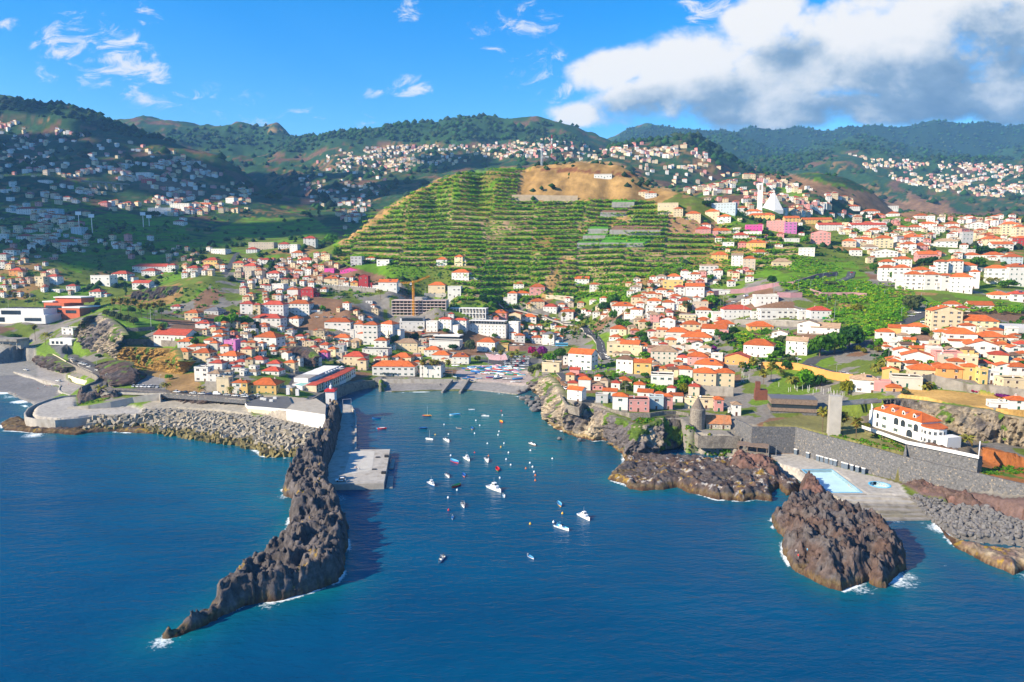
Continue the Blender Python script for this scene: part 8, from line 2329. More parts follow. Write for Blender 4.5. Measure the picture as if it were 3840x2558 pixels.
# ---- masses: banana plants on the terraces, scrub, far woods
def scatter(name,label,cat,protoV,protoF,P_,S_,m,yaw=None,fm=None):
 n = len(P_); k = len(protoV)
 yaw = nr_.rand(n) * 6.28 if yaw is None else yaw
 c, s_ = np.cos(yaw)[:,None], np.sin(yaw)[:,None]
 pv = protoV[nr_.randint(0,len(protoV),n)] if protoV.ndim == 3 else np.broadcast_to(protoV,(n,) + protoV.shape)
 x, y, z = pv[...,0], pv[...,1], pv[...,2]
 S_ = S_[:,None] if S_.ndim == 1 else S_
 V = np.stack([(x * c - y * s_) * S_[:, :1] + P_[:, :1],(x * s_ + y * c) * S_[:, :1] + P_[:,1:2],z * S_[:,-1:] + P_[:,2:3]],-1).reshape(-1,3)
 kv = pv.shape[1]
 F = (protoF[None] + (np.arange(n) * kv)[:,None,None]).reshape(-1,protoF.shape[1])
 mats_ = m if isinstance(m,list) else [m]
 fmat = None
 if len(mats_) > 1: fmat = np.repeat(nr_.choice(len(mats_),n,p=fm),len(protoF))
 return tag(link(name,np_mesh(name,V,F,mats_,fmat=fmat)),label,cat,None,'stuff')
def banana_proto(seed,leaves=8,n=2):
 b = MB(); q = random.Random(seed)
 for i in range(leaves):
  a = i * 6.28 / leaves + q.uniform(-.3,.3)
  c, s_ = math.cos(a), math.sin(a); L_ = q.uniform(.75,1.1); el = q.uniform(.5,1.2); p = Vector((0,0,.75)); w = .17
  prev = None
  for j in range(n + 1):
   ww = w * (0.5,1.0,.25)[j] ; s = Vector((-s_,c,0)) * ww
   row = (p + s,p - s)
   if prev: b.quad(prev[0],prev[1],row[1],row[0])
   prev = row; p = p + Vector((c * math.cos(el),s_ * math.cos(el),math.sin(el))) * L_ / n; el -= 1.25
 return np.array(b.v), np.array(b.f)
bp = [banana_proto(s) for s in range(6)]
BV, BF = np.stack([b_[0] for b_ in bp]), bp[0][1]
ok = _hillw & (_fr < .78) & ~_dry & (_n1[...,0] < .76)
thin = np.where(vnoise(_X / 30,_Yg / 30,seed=44) > .22,1,.25) * np.where(_fallow,.12,1) * np.where(_bu - _blk < .035,0,1)
cell = np.abs(_U[0,1] - _U[0,0]) * _Yg * 2.2
pick = ok & (nr_.rand(*_X.shape) < np.clip(cell / 2.9,0,1) * thin)
i_, j_ = np.where(pick)
P_ = np.stack([_X[i_,j_] + nr_.uniform(-1.2,1.2,len(i_)),_Yg[i_,j_] + nr_.uniform(-1,1,len(i_)),FZ[i_,j_] - .2],-1)
scatter('banana_terraces','rows of green banana plants on the stone terraces of the hill','banana plants',BV,BF,P_,np.stack([nr_.uniform(2.6,3.8,len(P_)),nr_.uniform(3.2,4.6,len(P_))],-1),[m_ban,m_ban2,m_ban3],fm=[.6,.22,.18])
print('bananas',len(P_))
def in_fields(polys,n,ymax=1400,avoid=True,gap=1.0):
 out = []
 for poly in polys:
  pts = []
  xs = [p[0] for p in poly]; ys = [p[1] for p in poly]
  
  g = [hit('D', *p) for p in poly]
  gp = [(p.x,p.y) for p in g]
  x = nr_.uniform(min(p[0] for p in gp),max(p[0] for p in gp),n * 4); y = nr_.uniform(min(p[1] for p in gp),max(p[1] for p in gp),n * 4)
  m = in_poly(x,y,gp) & (y < ymax)
  x, y = x[m][:n], y[m][:n]
  if avoid:
   kk = np.ones(len(x),bool)
   for a, b, c in tk: kk &= (x - a) ** 2 + (y - b) ** 2 > (c + gap) ** 2
   x, y = x[kk], y[kk]
  out.append(np.stack([x,y,H(x,y) - .2],-1))
 return np.concatenate(out)
FIELDS = [BAN[1],[(1640,600),(1700,560),(1760,580),(1880,600),(1940,625),(1900,640),(1760,625),(1660,640)],[(1850,650),(1990,650),(2060,680),(2000,700),(1880,690),(1780,660)],[(1060,690),(1200,690),(1400,640),(1460,640),(1460,690),(1400,705),(1340,690),(1180,700)],[(1100,600),(1250,600),(1240,690),(1060,690)],[(1400,890),(1540,880),(1600,905),(1460,905)],[(1690,770),(1800,760),(1850,790),(1780,840),(1700,830)],
   [(1900,520),(2350,525),(2350,560),(1950,560)],[(2000,700),(2110,690),(2060,760),(1980,780)],[(2110,700),(2350,705),(2350,725),(2150,725)],[(1640,510),(1760,500),(1700,560),(1600,560)],[(1500,610),(1640,600),(1640,625),(1480,650)],[(2060,830),(2180,800),(2180,840),(2080,850)]]
P_ = np.concatenate([in_fields([f],n) for f,n in zip(FIELDS,(900,800,700,900,1100,260,380,500,420,260,300,420,120))])
scatter('banana_fields','banana plantations filling the ground between roads and houses','banana plants',BV,BF,P_,nr_.uniform(1.9,3.2,len(P_)),[m_ban,m_ban2,m_ban3],fm=[.5,.4,.1])
k_ = 0
_bm = MB(); _bm.tube([(0,0,-.4),(0,0,.8)],[.07,.05],6); STEM = _bm.mesh('stem',m_leaf[4])
BLEAF = [np_mesh('leaves',v * 1.0,f,[m_ban]) for v,f in bp]
for x, y in ((560,1010),(600,1040),(520,1000),(640,1060),(580,1060),(500,1040),(690,1080),(740,1070),(480,1010),(540,960),(610,980),(460,1060),(700,1060),(770,1085),(390,1060),(350,1080)):
 p = hit('T4',x,y); t = empty('banana_plant',p,r_.uniform(0,6)); tag(t,'banana plant in the plot between the brown-roofed house and the cliff-top houses','banana plant','banana plants above the cliff-top houses')
 s = r_.uniform(2.2,3.2); link('stem',STEM,t,None,0,s); link('leaves',r_.choice(BLEAF),t,None,0,s)
def blob_proto(seed,n=9):
 g = np.random.RandomState(seed); V = []
 for k in range(n):
  d = g.normal(size=3); d /= np.linalg.norm(d); d[2] = abs(d[2]); p = d * g.uniform(.5,1) * np.array((1,1,.8))
  nrm = d + g.normal(size=3) * .5; nrm /= np.linalg.norm(nrm); u = np.cross(nrm,g.normal(size=3)); u /= np.linalg.norm(u); w = np.cross(nrm,u); s = .5
  V += [p + u * s,p + w * s,p - u * s,p - w * s]
 return np.array(V)
SV = np.stack([blob_proto(s) for s in range(6)]); SF = np.arange(36).reshape(-1,4)
P_ = np.concatenate([in_fields([f],n) for f,n in zip(TP,(900,500,700,900,1300,700,900,400,120,250))] + [in_fields([[(1170,460),(1440,455),(1560,480),(1400,560),(1250,560)],[(780,560),(1000,420),(1060,500),(900,560)],[(1250,640),(1400,600),(1420,660),(1280,680)],[(840,590),(1040,610),(1060,680),(930,660)]],500)])
scatter('scrub','low bushes and scrub between houses and terraces','bushes',SV,SF,P_,nr_.uniform(.6,1.7,len(P_)),[m_leaf[0],m_leaf[1],m_leaf[2],m_leaf[4]],fm=[.35,.3,.15,.2])
P_ = np.concatenate([in_fields([f],n,gap=1.5) for f,n in zip(TP,(300,140,260,320,420,260,300,140,40,60))])
scatter('garden_trees','small garden trees between the houses','trees',SV,SF,P_,nr_.uniform(1.6,3.3,len(P_)),[m_leaf[0],m_leaf[1],m_leaf[3],m_leaf[4]],fm=[.35,.3,.2,.15])
P_ = np.concatenate([in_fields([[(x / 1.0,y / 1.0) for x,y in [tuple(v / 1.6313 for v in sp(rg, *q_)) for q_ in pl_]]],n,700,False) for rg,pl_,n in (('C',[(1210,700),(1290,540),(1390,560),(1400,690),(1330,750)],160),('C',[(1440,740),(1480,660),(1690,650),(1700,740),(1560,760)],170),('P',[(600,370),(860,390),(1160,500),(1050,480),(800,430)],160),('T1',[(1020,690),(1110,560),(1150,600),(1060,720)],110),('T1',[(1180,800),(1240,760),(1340,790),(1330,830)],60),('T3',[(1700,1330),(1850,1270),(2000,1260),(1960,1330)],90),('P',[(1730,620),(1900,560),(2038,600),(2038,640),(1760,650)],120),('C',[(790,440),(900,400),(1060,400),(1040,460),(860,475)],120),('T1',[(690,1130),(760,1105),(1020,1065),(900,1100)],60),('P',[(890,330),(1160,470),(1170,430),(1000,350)],90))])
scatter('bank_plants','bright green plants on the banks above the sea','bushes',SV,SF,P_,nr_.uniform(.4,1.1,len(P_)),[m_leaf[3],m_leaf[0],m_leaf[2]],fm=[.45,.3,.25])
fm_ = fo(FOREST,_px,_py) & (_Yg > 1200) & (_Yg < 5400) & (np.abs(_U) < .85)
w_ = fm_ * 0.34
oth = (~fm_) & ~_hillw & (_Yg > 780) & (_Yg < 3200) & (_n2[...,0] > .5) & (np.abs(_U) < .85) & (vnoise(_X / 60,_Yg / 60,seed=71) > .5)
w_ = w_ + oth * 0.13
pick = nr_.rand(*_X.shape) < w_ * np.clip(_Yg / 2500,.35,1)
i_, j_ = np.where(pick)
g = np.random.RandomState(3)
OV = []
for s in range(6):
 v = np.array([(1,0,.3),(.5,.87,.35),(-.5,.87,.3),(-1,0,.35),(-.5,-.87,.3),(.5,-.87,.35),(0,0,1.1),(0,0,-.5)]) * (1 + g.uniform(-.3,.3,(8,3))); OV.append(v)
OV = np.stack(OV); OF = np.array([(k,(k + 1) % 6,6) for k in range(6)] + [((k + 1) % 6,k,7) for k in range(6)])
P_ = np.stack([_X[i_,j_] + nr_.uniform(-4,4,len(i_)),_Yg[i_,j_] + nr_.uniform(-6,6,len(i_)),FZ[i_,j_]],-1)
sc = np.where(_Yg[i_,j_] > 1500,nr_.uniform(6,15,len(i_)),nr_.uniform(2.5,5.5,len(i_)))
scatter('hill_woods','dark woods and scattered trees on the far hills','woods',OV,OF,P_,sc,[m_leaf[1],leaf_mat('far_leaf',(.028,.065,.024)),leaf_mat('far_leaf_pale',(.05,.085,.03))],fm=[.5,.35,.15])
print('woods',len(P_))
# ------------------------------------------------------------------ boats, buoys, cars, poles, people
PC = {'white': (.80,.80,.79),'blue': (.02,.13,.42),'light blue': (.10,.38,.62),'red': (.55,.025,.02),'green': (.03,.22,.09),'yellow': (.72,.42,.03),'orange': (.65,.16,.02),'black': (.02,.02,.024),'grey': (.25,.26,.27),'silver': (.5,.51,.52),'dark blue': (.015,.03,.11),'brown': (.2,.09,.04),'teal': (.02,.25,.28)}
PM = {k: mat('paint_' + k.replace(' ','_'),v,.35,.06,.5,spec=.45) for k,v in PC.items()}
m_tyre = mat('tyre',(.015,.015,.015),.8,.1)
def hull_mesh(L_,bm,dp,c1,c2,c3,sharp=1.0,both=False):
 """bow towards -Y; c1 bottom, c2 topside, c3 inside"""
 b = MB(); n = 9; rows = []
 for i in range(n):
  t = i / (n - 1)
  y = -L_ / 2 + L_ * t
  w = bm / 2 * (math.sin(min(t * 1.15,1) * math.pi / 2) ** .75 if not both else math.sin(max(t,.02) * math.pi) ** .6)
  sh = dp * (1 + .45 * (1 - t) ** 2 + (.35 * t ** 3 if both else 0))
  w = max(w,.04)
  rows.append([(0,y,-.35),(w * .62,y,-.1),(w * .9,y,sh * .5),(w,y,sh),(w * .86,y,sh - .02),(w * .7,y,dp * .35)])
 for s_ in (1,-1):
  for i in range(n - 1):
   for j in range(5):
    a, c, d, e = rows[i][j], rows[i + 1][j], rows[i + 1][j + 1], rows[i][j + 1]
    q = [(p[0] * s_,p[1],p[2]) for p in (a,c,d,e)]
    if s_ > 0: q.reverse()
    b.quad(*q,(0,0,1,2,2)[j])
 for i in range(n - 1):
  a, c = rows[i][5], rows[i + 1][5]; b.quad((-a[0],a[1],a[2]),(a[0],a[1],a[2]),(c[0],c[1],c[2]),(-c[0],c[1],c[2]),2)
 l = rows[-1]; b.poly([(p[0],p[1],p[2]) for p in l[:4]] + [(-p[0],p[1],p[2]) for p in reversed(l[:4])],1)
 return b.mesh('hull',[PM[c1],PM[c2],PM[c3]])
def boat(p,L_,kind,cols,head,label,group='boats moored in the harbour',z=0.0):
 c1, c2, c3 = (cols.split('/') + ['white','white'])[:3]
 bm = L_ * (.34 if kind != 'wood' else .32); dp = L_ * .11
 t = empty('boat',(p.x,p.y,z),head); tag(t,label,'boat',group)
 link('hull',hull_mesh(L_,bm,dp,c1,c2,c3,both=kind in ('wood','sail')),t)
 if kind == 'motor':
  b = MB(); b.box(-bm * .22,-L_ * .05,dp * .35,bm * .22,L_ * .12,dp * 1.7,0); b.quad((-bm * .24,-L_ * .08,dp * 1.7),(bm * .24,-L_ * .08,dp * 1.7),(bm * .2,0,dp * 2.4),(-bm * .2,0,dp * 2.4),1); b.build('console',[PM['white'],m_glass],t)
  b = MB(); b.tube([(-bm * .4,L_ * .3,dp),(-bm * .36,L_ * .25,dp * 2.8),(bm * .36,L_ * .25,dp * 2.8),(bm * .4,L_ * .3,dp)],.05,5); b.build('roll_bar',PM[c3] if c3 != 'white' else m_tin,t)
 if kind == 'cabin':
  b = MB(); b.prism([(-bm * .3,-L_ * .22),(bm * .3,-L_ * .22),(bm * .36,L_ * .12),(-bm * .36,L_ * .12)],dp * .5,dp * 2.1,0); b.prism([(-bm * .25,-L_ * .08),(bm * .25,-L_ * .08),(bm * .28,L_ * .1),(-bm * .28,L_ * .1)],dp * 2.1,dp * 3.2,0)
  for s_ in (-1,1): b.box(s_ * bm * .285 - .02,-L_ * .05,dp * 2.3,s_ * bm * .285 + .02,L_ * .08,dp * 2.95,1)
  b.box(-bm * .2,-L_ * .083 - .03,dp * 2.3,bm * .2,-L_ * .083,dp * 2.95,1); b.build('cabin',[PM['white'],m_glass],t)
  b = MB(); b.tube([(0,L_ * .05,dp * 3.2),(0,L_ * .05,dp * 5.5)],.05,5); b.build('mast',m_tin,t)
 if kind == 'sail':
  b = MB(); b.tube([(0,-L_ * .05,0),(0,-L_ * .05,L_ * 1.1)],[.1,.05],6); b.build('mast',m_tin,t)
 if kind in ('motor','row'):
  b = MB(); b.box(-.18,L_ / 2,dp * .3,.18,L_ / 2 + .4,dp + .45); b.build('outboard_motor',PM['black' if kind == 'motor' else 'grey'],t)
 if kind in ('wood','row','sail'):
  for k in (-.2,.05,.28):
   b = MB(); b.box(-bm * .38,L_ * k - .12,dp * .75,bm * .38,L_ * k + .12,dp * .83); b.build('thwart',PM[c3],t)
 return t
for x, y, L_, kind, cols, hd, lab in ((120,190,7,'sail','dark blue/red/yellow',80,'small dark sailing boat with a tall mast and yellow cover far up the harbour'),(365,180,8.5,'wood','white/light blue/light blue',100,'blue and white wooden boat with a blue deck near the harbour beach'),(513,135,5,'row','white/white/white',90,'small white dinghy nearest the harbour beach'),(632,190,6,'motor','white/white/white',75,'white open motorboat right of the small dinghy near the beach'),(770,240,6.5,'wood','red/orange/yellow',20,'red and orange wooden boat below the sea cliff side of the bay'),
         (85,298,6,'wood','dark blue/dark blue/blue',95,'small dark blue boat close to the quay'),(402,300,4,'row','grey/grey/brown',60,'small grey rowing boat left of the green and blue one'),(515,300,6,'wood','yellow/blue/blue',10,'green-yellow and blue wooden boat in the upper bay'),(140,395,6,'sail','white/white/white',60,'white sailing dinghy with a mast near the yellow buoy'),(295,405,8.5,'motor','white/white/white',25,'large white motorboat upper left with a roll bar'),(1047,440,7,'motor','brown/white/white',30,'white motorboat alone toward the sea cliff'),(360,590,8.5,'wood','red/blue/light blue',40,'blue fishing boat with a raised red-lined bow'),
         (472,570,8,'cabin','white/white/white',25,'white cabin boat right of the blue fishing boat'),(647,580,8,'motor','white/white/white',12,'white motorboat beside the bright red boat'),(738,660,7.5,'wood','green/red/red',8,'bright red boat with a green waterline'),(302,715,6.5,'motor','white/white/grey',20,'white motorboat with grey interior left of the blue and orange boat'),(443,710,6,'wood','orange/blue/blue',15,'blue boat with an orange hull band'),(160,790,7.5,'cabin','blue/white/white',30,'white and blue cabin boat at the far left of the fleet'),(378,805,7.5,'wood','red/red/green',-35,'red boat with green inside pointing left'),
         (713,835,11,'cabin','white/white/white',38,'largest white cabin cruiser in the middle of the bay'),(795,895,4.2,'row','white/light blue/white',10,'small blue and white dinghy beside the big cruiser'),(438,975,6.5,'motor','white/white/grey',12,'white motorboat with a grey cover left of centre'),(343,1085,3.6,'row','white/light blue/blue',5,'tiny light blue rowing boat lower left'),(1282,965,6.5,'wood','yellow/blue/light blue',12,'blue boat with yellow waterline and two white fenders'),(1500,1080,8.5,'cabin','white/white/white',30,'white cabin boat farthest right in the bay'),(1305,1175,8,'motor','white/white/light blue',45,'white motorboat with a blue frame lower right'),(242,1455,6,'motor','white/white/grey',-12,'white motorboat nearest the camera left of centre'),(1033,1430,3.8,'row','white/blue/light blue',35,'small blue rowing boat alone near the bottom of the bay')):
 boat(at_z('B',x,y,0),L_ * .78,kind,cols,R(hd),lab)
for x, y, cols, hd, lab in ((-322,210,'blue/blue/dark blue',90,'dark blue boat tied at the far corner of the quay'),(-290,300,'light blue/light blue/white',95,'light blue boat moored beside the pontoon'),(-275,303,'red/red/red',90,'small red boat moored beside the pontoon')):
 boat(at_z('B',x,y,0),5,'wood',cols,R(hd),lab)
m_bu = {k: PM[k] for k in ('white','orange','yellow','red')}
rows_ = []
for i, (x,y,c) in enumerate(((192,355,'yellow'),(308,350,'white'),(270,266,'white'),(549,230,'white'),(583,273,'white'),(538,343,'white'),(752,325,'white'),(744,357,'white'),(650,432,'white'),(796,430,'white'),(768,463,'yellow'),(835,512,'white'),(538,512,'red'),(328,537,'white'),(660,540,'orange'),(815,570,'white'),(855,620,'white'),(1023,603,'white'),(987,651,'orange'),(1046,637,'white'),(1060,681,'white'),(1071,711,'orange'),(1070,756,'orange'),(1219,565,'white'),(1027,493,'white'),(305,907,'white'),(309,1016,'red'),(384,840,'white'),(1230,1122,'white'),(1025,1137,'yellow'),(1308,1045,'yellow'),(781,183,'white'),(772,145,'red'),(759,734,'white'))):
 p = at_z('B',x,y,0); b = MB(); b.lathe([(.05,-.3),(.36,-.1),(.4,.22),(.25,.5),(.1,.6),(.1,.8)],8)
 o = b.build('mooring_buoy',m_bu[c],None,p,0,True); tag(o,None,'buoy','mooring buoys in the harbour')
 ar = 'near the harbour beach' if y < 400 else 'in the middle of the bay' if y < 800 else 'in the lower bay'
 rows_.append((f'{c} round mooring buoy {ar}',x,o))
r_ = random.Random(14)
SL = [(915,1195),(1010,1180),(1300,1170),(1500,1185),(1620,1205),(1590,1290),(1380,1275),(1200,1265),(1020,1262),(930,1210)]
pl_ = []
for lab, x, y, L_, kind, cols, hd in (('big white cabin boat standing on the boat slip',1300,1318,9.5,'cabin','teal/white/white',-40),('boat wrapped in a bright blue cover on the boat slip',1540,1330,8.5,'wood','blue/light blue/blue',-70),('red-bottomed blue boat alone before the white cabin boat',1217,1312,6.5,'wood','red/blue/blue',-80),('grey and white boat right of the white cabin boat',1410,1330,6.5,'motor','grey/white/grey',80),('small green and yellow boat lowest on the boat slip',1015,1362,4.5,'wood','green/yellow/white',-70),('white dinghy low on the right of the boat slip',1490,1362,4.5,'row','white/white/white',-80),('grey dinghy low on the right of the boat slip',1545,1362,4,'row','grey/grey/white',-80),('blue covered boat before the harbour cafe parasols',925,1210,6.5,'wood','blue/dark blue/blue',60),('large blue boat on the left of the crowded boats',1040,1245,8,'wood','blue/blue/light blue',65),('rowing boat at the quay wall left of the slip',805,1305,4,'row','grey/white/teal',40),('blue boat stern-on at lower left of the boat slip',990,1310,6,'wood','blue/blue/dark blue',85),('dark blue boat at lower left of the boat slip',925,1325,5.5,'wood','teal/dark blue/blue',70),('white and blue dinghy beside the dark blue boat',1080,1325,5,'row','white/light blue/white',-70)):
 p = hit('T3',x,y); pl_.append((p,L_)); boat(p,L_,kind,cols,R(hd),lab,'boats hauled out on the slip',p.z + .35)
n = 0
for _ in range(1500):
 if n >= 62: break
 x, y = r_.uniform(910,1625), r_.uniform(1170,1295)
 if not in_poly(np.array([x]),np.array([y]),SL)[0]: continue
 p = hit('T3',x,y); L_ = r_.uniform(4.6,7)
 if any((p - q).length < (L_ + l) * .27 for q,l in pl_): continue
 pl_.append((p,L_)); n += 1
 c = r_.choice(('blue','light blue','blue','white','teal','light blue','red','dark blue','white','green')); c3 = r_.choice(('white','light blue','blue','orange','teal'))
 o = boat(p,L_,r_.choice(('wood','wood','row')),f"{r_.choice(('red', 'white', 'blue', 'green'))}/{c}/{c3}",R(r_.choice((70,-110)) + r_.uniform(-14,14)),None,'boats hauled out on the slip',p.z + .3)
 rows_.append((f"{c} boat with {c3} inside crowded on the slip {'front' if y > 1235 else 'back'} rows",x,o))
uniq(rows_)
# ---- cars
def car_meshes(c,van=False):
 b = MB(); L_, W, Hc = (4.6,1.85,1.15) if van else (4.2,1.75,.85)
 prof = [(-L_ / 2,.35),(-L_ / 2,.7),(-L_ / 2 + .1,Hc - .08),(-L_ * .2,Hc),(L_ * .48,Hc),(L_ / 2,Hc - .2),(L_ / 2,.35)]
 for s_ in (-1,1): q = [(s_ * W / 2,y,z) for y,z in prof]; b.poly(q if s_ < 0 else q[::-1])
 for i in range(len(prof)):
  (y0,z0), (y1,z1) = prof[i], prof[(i + 1) % len(prof)]; b.quad((-W / 2,y1,z1),(-W / 2,y0,z0),(W / 2,y0,z0),(W / 2,y1,z1))
 top = 2.0 if van else 1.45
 y0, y1, y2, y3 = (-L_ * .28,-L_ * .16,L_ * .46,L_ * .49) if van else (-L_ * .2,-L_ * .03,L_ * .3,L_ * .44)
 b.quad((-W * .4,y1,top),(W * .4,y1,top),(W * .4,y2,top),(-W * .4,y2,top))
 body = b.mesh('body',PM[c])
 g = MB(); w = W * .46; a = [(-w,y0,Hc),(w,y0,Hc),(w,y3,Hc),(-w,y3,Hc)]; t_ = [(-W * .4,y1,top - .01),(W * .4,y1,top - .01),(W * .4,y2,top - .01),(-W * .4,y2,top - .01)]
 for i in range(4): g.quad(a[i],a[(i + 1) % 4],t_[(i + 1) % 4],t_[i],1 if van and i > 0 else 0)
 return body, g.mesh('cabin',[m_glass,PM[c]])
CARM = {}
_b = MB()
for k in range(10):
 a0, a1 = k * math.pi / 5, (k + 1) * math.pi / 5
 _b.quad((-.1,.33 * math.cos(a0),.33 * math.sin(a0)),(-.1,.33 * math.cos(a1),.33 * math.sin(a1)),(.1,.33 * math.cos(a1),.33 * math.sin(a1)),(.1,.33 * math.cos(a0),.33 * math.sin(a0)))
 for s_ in (-.1,.1): _b.tri((s_,0,0),(s_,.33 * math.cos(a0),.33 * math.sin(a0)),(s_,.33 * math.cos(a1),.33 * math.sin(a1)))
WHEEL = _b.mesh('wheel',m_tyre)
rows_ = []
def car(p,hd,c,base,x,van=False,s=1.0):
 if (c,van) not in CARM: CARM[(c,van)] = car_meshes(c,van)
 t = empty('delivery_van' if van else 'parked_car',p,hd); t.scale = (s,) * 3; tag(t,None,'van' if van else 'car','cars parked about the town')
 bo, ca = CARM[(c,van)]; link('body',bo,t); link('cabin',ca,t)
 for wx in (-.8,.8):
  for wy in (-1.3,1.35): link('wheel',WHEEL,t,(wx,wy,.33))
 rows_.append((f"{c} {'van' if van else 'car'} {base}",x,t))
CC = ('white','white','grey','black','silver','silver','dark blue','grey','red','black','white')
p0, p1, p2, p3 = (hit('T3', *q) for q in ((1265,1062),(1640,1062),(1790,1100),(1395,1165)))
A_, B_ = hit('T3',1330,1052), hit('T3',1400,1165); C_, D_ = hit('T3',1640,1062), hit('T3',1680,1165)
for r in range(5):
 for k in range(13):
  if r_.random() < .1: continue
  f = r / 4; p = A_.lerp(B_,f).lerp(C_.lerp(D_,f),(k + .5 * (r % 2)) / 12); p.z = float(H(p.x,p.y)) + .03
  car(p,R(8 + (180 if r_.random() < .5 else 0)),r_.choice(CC),f"in the {('back', 'second', 'middle', 'fourth', 'front')[r]} row of the car park",k)
for reg, pts, hd, base in (('T1',[(1215,968),(1255,968),(1292,970),(1325,972),(1362,972),(1398,972),(1430,975)],0,'in the row under the grey rubble slope'),('T1',[(1600,1020),(1670,1025),(1750,1032),(1825,1036),(1898,1038),(2055,1048),(2130,1055),(2215,1062),(2300,1066)],84,'parked along the sea-front road'),('T1',[(650,722),(685,745),(735,765),(765,780),(808,788),(888,825)],75,'on the road bend below the headland cliff'),('T4',[(210,1100),(197,1150),(188,1205),(152,1235)],10,'on the cliff road'),('T4',[(590,868),(600,895),(628,920),(520,862)],30,'in the street by the cream corner house'),('T5',[(410,516),(500,512),(630,510),(840,512),(930,512),(820,560)],88,'before the market block'),('T3',[(430,795),(500,825),(520,855),(440,890),(400,905),(1500,925),(1590,925),(1700,1010),(1960,935),(1970,610),(2020,645),(1300,1040),(1380,1035),(1270,1035)],60,'in the streets round the hotel'),('T6',[(565,490),(630,458),(690,548),(655,570)],70,'on the access road by the balcony apartments'),('T2',[(50,1520),(150,1535),(200,1530),(905,600),(1000,600),(1075,600),(1225,598),(945,782),(1420,268),(1490,270)],85,'in the left town'),('T5',[(790,240),(1350,1058),(100,435),(545,970),(890,915),(265,350)],80,'on the roads of the right-hand town'),('T1',[(235,820),(530,920)],70,'on the concrete ramp by the shingle beach')):
 for k, (x,y) in enumerate(pts):
  p = hit(reg,x,y); p.z += .16
  car(p,R(hd + r_.choice((0,180)) + r_.uniform(-5,5)),'white' if r_.random() < .3 else r_.choice(CC),base,x)
car(hit('T5',235,512) + Vector((0,0,.16)),R(88),'white','at the left end of the market block',0,True); car(hit('T5',1165,520) + Vector((0,0,.16)),R(88),'green','at the right end of the market block',0,True); car(hit('T5',385,295) + Vector((0,0,.16)),R(-70),'white','on the winding road beside the purple wall',0,True); car(hit('T1',1965,1040) + Vector((0,0,.16)),R(86),'white','on the sea-front road',0,True); car(hit('T5',1418,62) + Vector((0,0,.16)),R(-20),'red','on the bend of the winding road',0)
car(at_z('Q',400,1268,2.66),R(-78),'white','alone on the shaded quay',0)
uniq(rows_)
p = hit('T3',2058,938); t = empty('coach',p + Vector((0,0,.1)),R(84)); tag(t,'light blue coach parked above the flowering trees','coach')
b = MB(); b.box(-1.25,-6,.45,1.25,6,3.3); b.build('body',PM['light blue'],t)
b = MB(); b.box(-1.28,-5.8,1.6,1.28,5.9,2.75); b.box(-1.1,-6.04,1.5,1.1,-5.9,2.9); b.build('window_band',m_glass,t)
for wx in (-1.1,1.1):
 for wy in (-4,3.2): link('wheel',WHEEL,t,(wx,wy,.5),0,1.5)
rows_ = []
for reg, pts in (('T5',[(658,275,160),(897,240,130),(1018,215,125),(1138,150,60),(1462,300,205),(1178,410,300),(162,395,290),(137,400,308),(360,520,330),(1250,530,335),(887,1005,840),(1270,1070,960),(1265,140,65)]),('T6',[(470,510,400),(710,445,350),(305,295,225),(664,335,260),(345,920,800),(800,720,620)]),('T3',[(770,1300,1190),(1195,1170,1040),(1760,1500,1400),(455,310,230),(1995,590,480)]),('T1',[(1370,470,262),(960,920,850),(1450,985,860),(875,770,700),(78,262,180),(1970,700,620)]),('T4',[(530,930,850),(770,1230,1185),(1210,1360,1260),(1320,60,0)]),('C',[(2060,790,668),(2128,805,676)])):
 for x, yb, yt in pts:
  p = hit(reg,x,yb); k = REG[reg][2] / FPX * (p.y * CP - (p.z - CAM_H) * SP_); hh = max((yb - yt) * k,4)
  t = empty('lamp_post',p); tag(t,None,'lamp post','lamp posts and poles'); b = MB(); b.tube([(0,0,-1),(0,0,hh)],[.16,.09],6); b.build('pole',m_tin if x != 1370 else m_white,t)
  if x not in (1370,2060,2128): b = MB(); b.tube([(0,0,hh),(.9,-.6,hh + .35),(1.6,-1,hh + .3)],.06,5); b.box(1.3,-1.2,hh + .2,2.1,-.8,hh + .36); b.build('lamp_arm',m_tin,t)
  xx, yy = sp(reg,x,yb); nm, lx, ly = min(LAND,key=lambda l: math.hypot(l[1] - xx / 1.6313,(l[2] - yy / 1.6313) * 1.5)); rows_.append((f'slender grey lamp post near {nm}' if x != 1370 else 'tall white flagpole on the headland',xx,t))
for i in range(34):
 x = r_.uniform(690,1380); y = 1195 + (x - 690) * .11 + r_.uniform(-25,45) if i < 25 else r_.uniform(1070,1135)
 if i >= 25: x = r_.uniform(330,520)
 p = hit('T5',x,y); b = MB(); b.tube([(0,0,-.5),(0,0,r_.uniform(2.6,3.8))],.09,5); o = b.build('white_post',m_white,None,p); tag(o,None,'post','white posts of the museum garden'); rows_.append((f"thin white post in the museum garden, {'lawn edge' if i > 24 else 'left part' if x < 920 else 'middle part' if x < 1150 else 'right part'}",x,o))
uniq(rows_)
m_awn = mat('pink_awning',(.72,.33,.36),.8,.2,1.5); m_umb = mat('dark_parasol',(.02,.045,.05),.8,.1)
t = empty('festoon',hit('T3',1290,1120)); tag(t,'rows of pink and white bunting stretched over the harbour square','bunting')
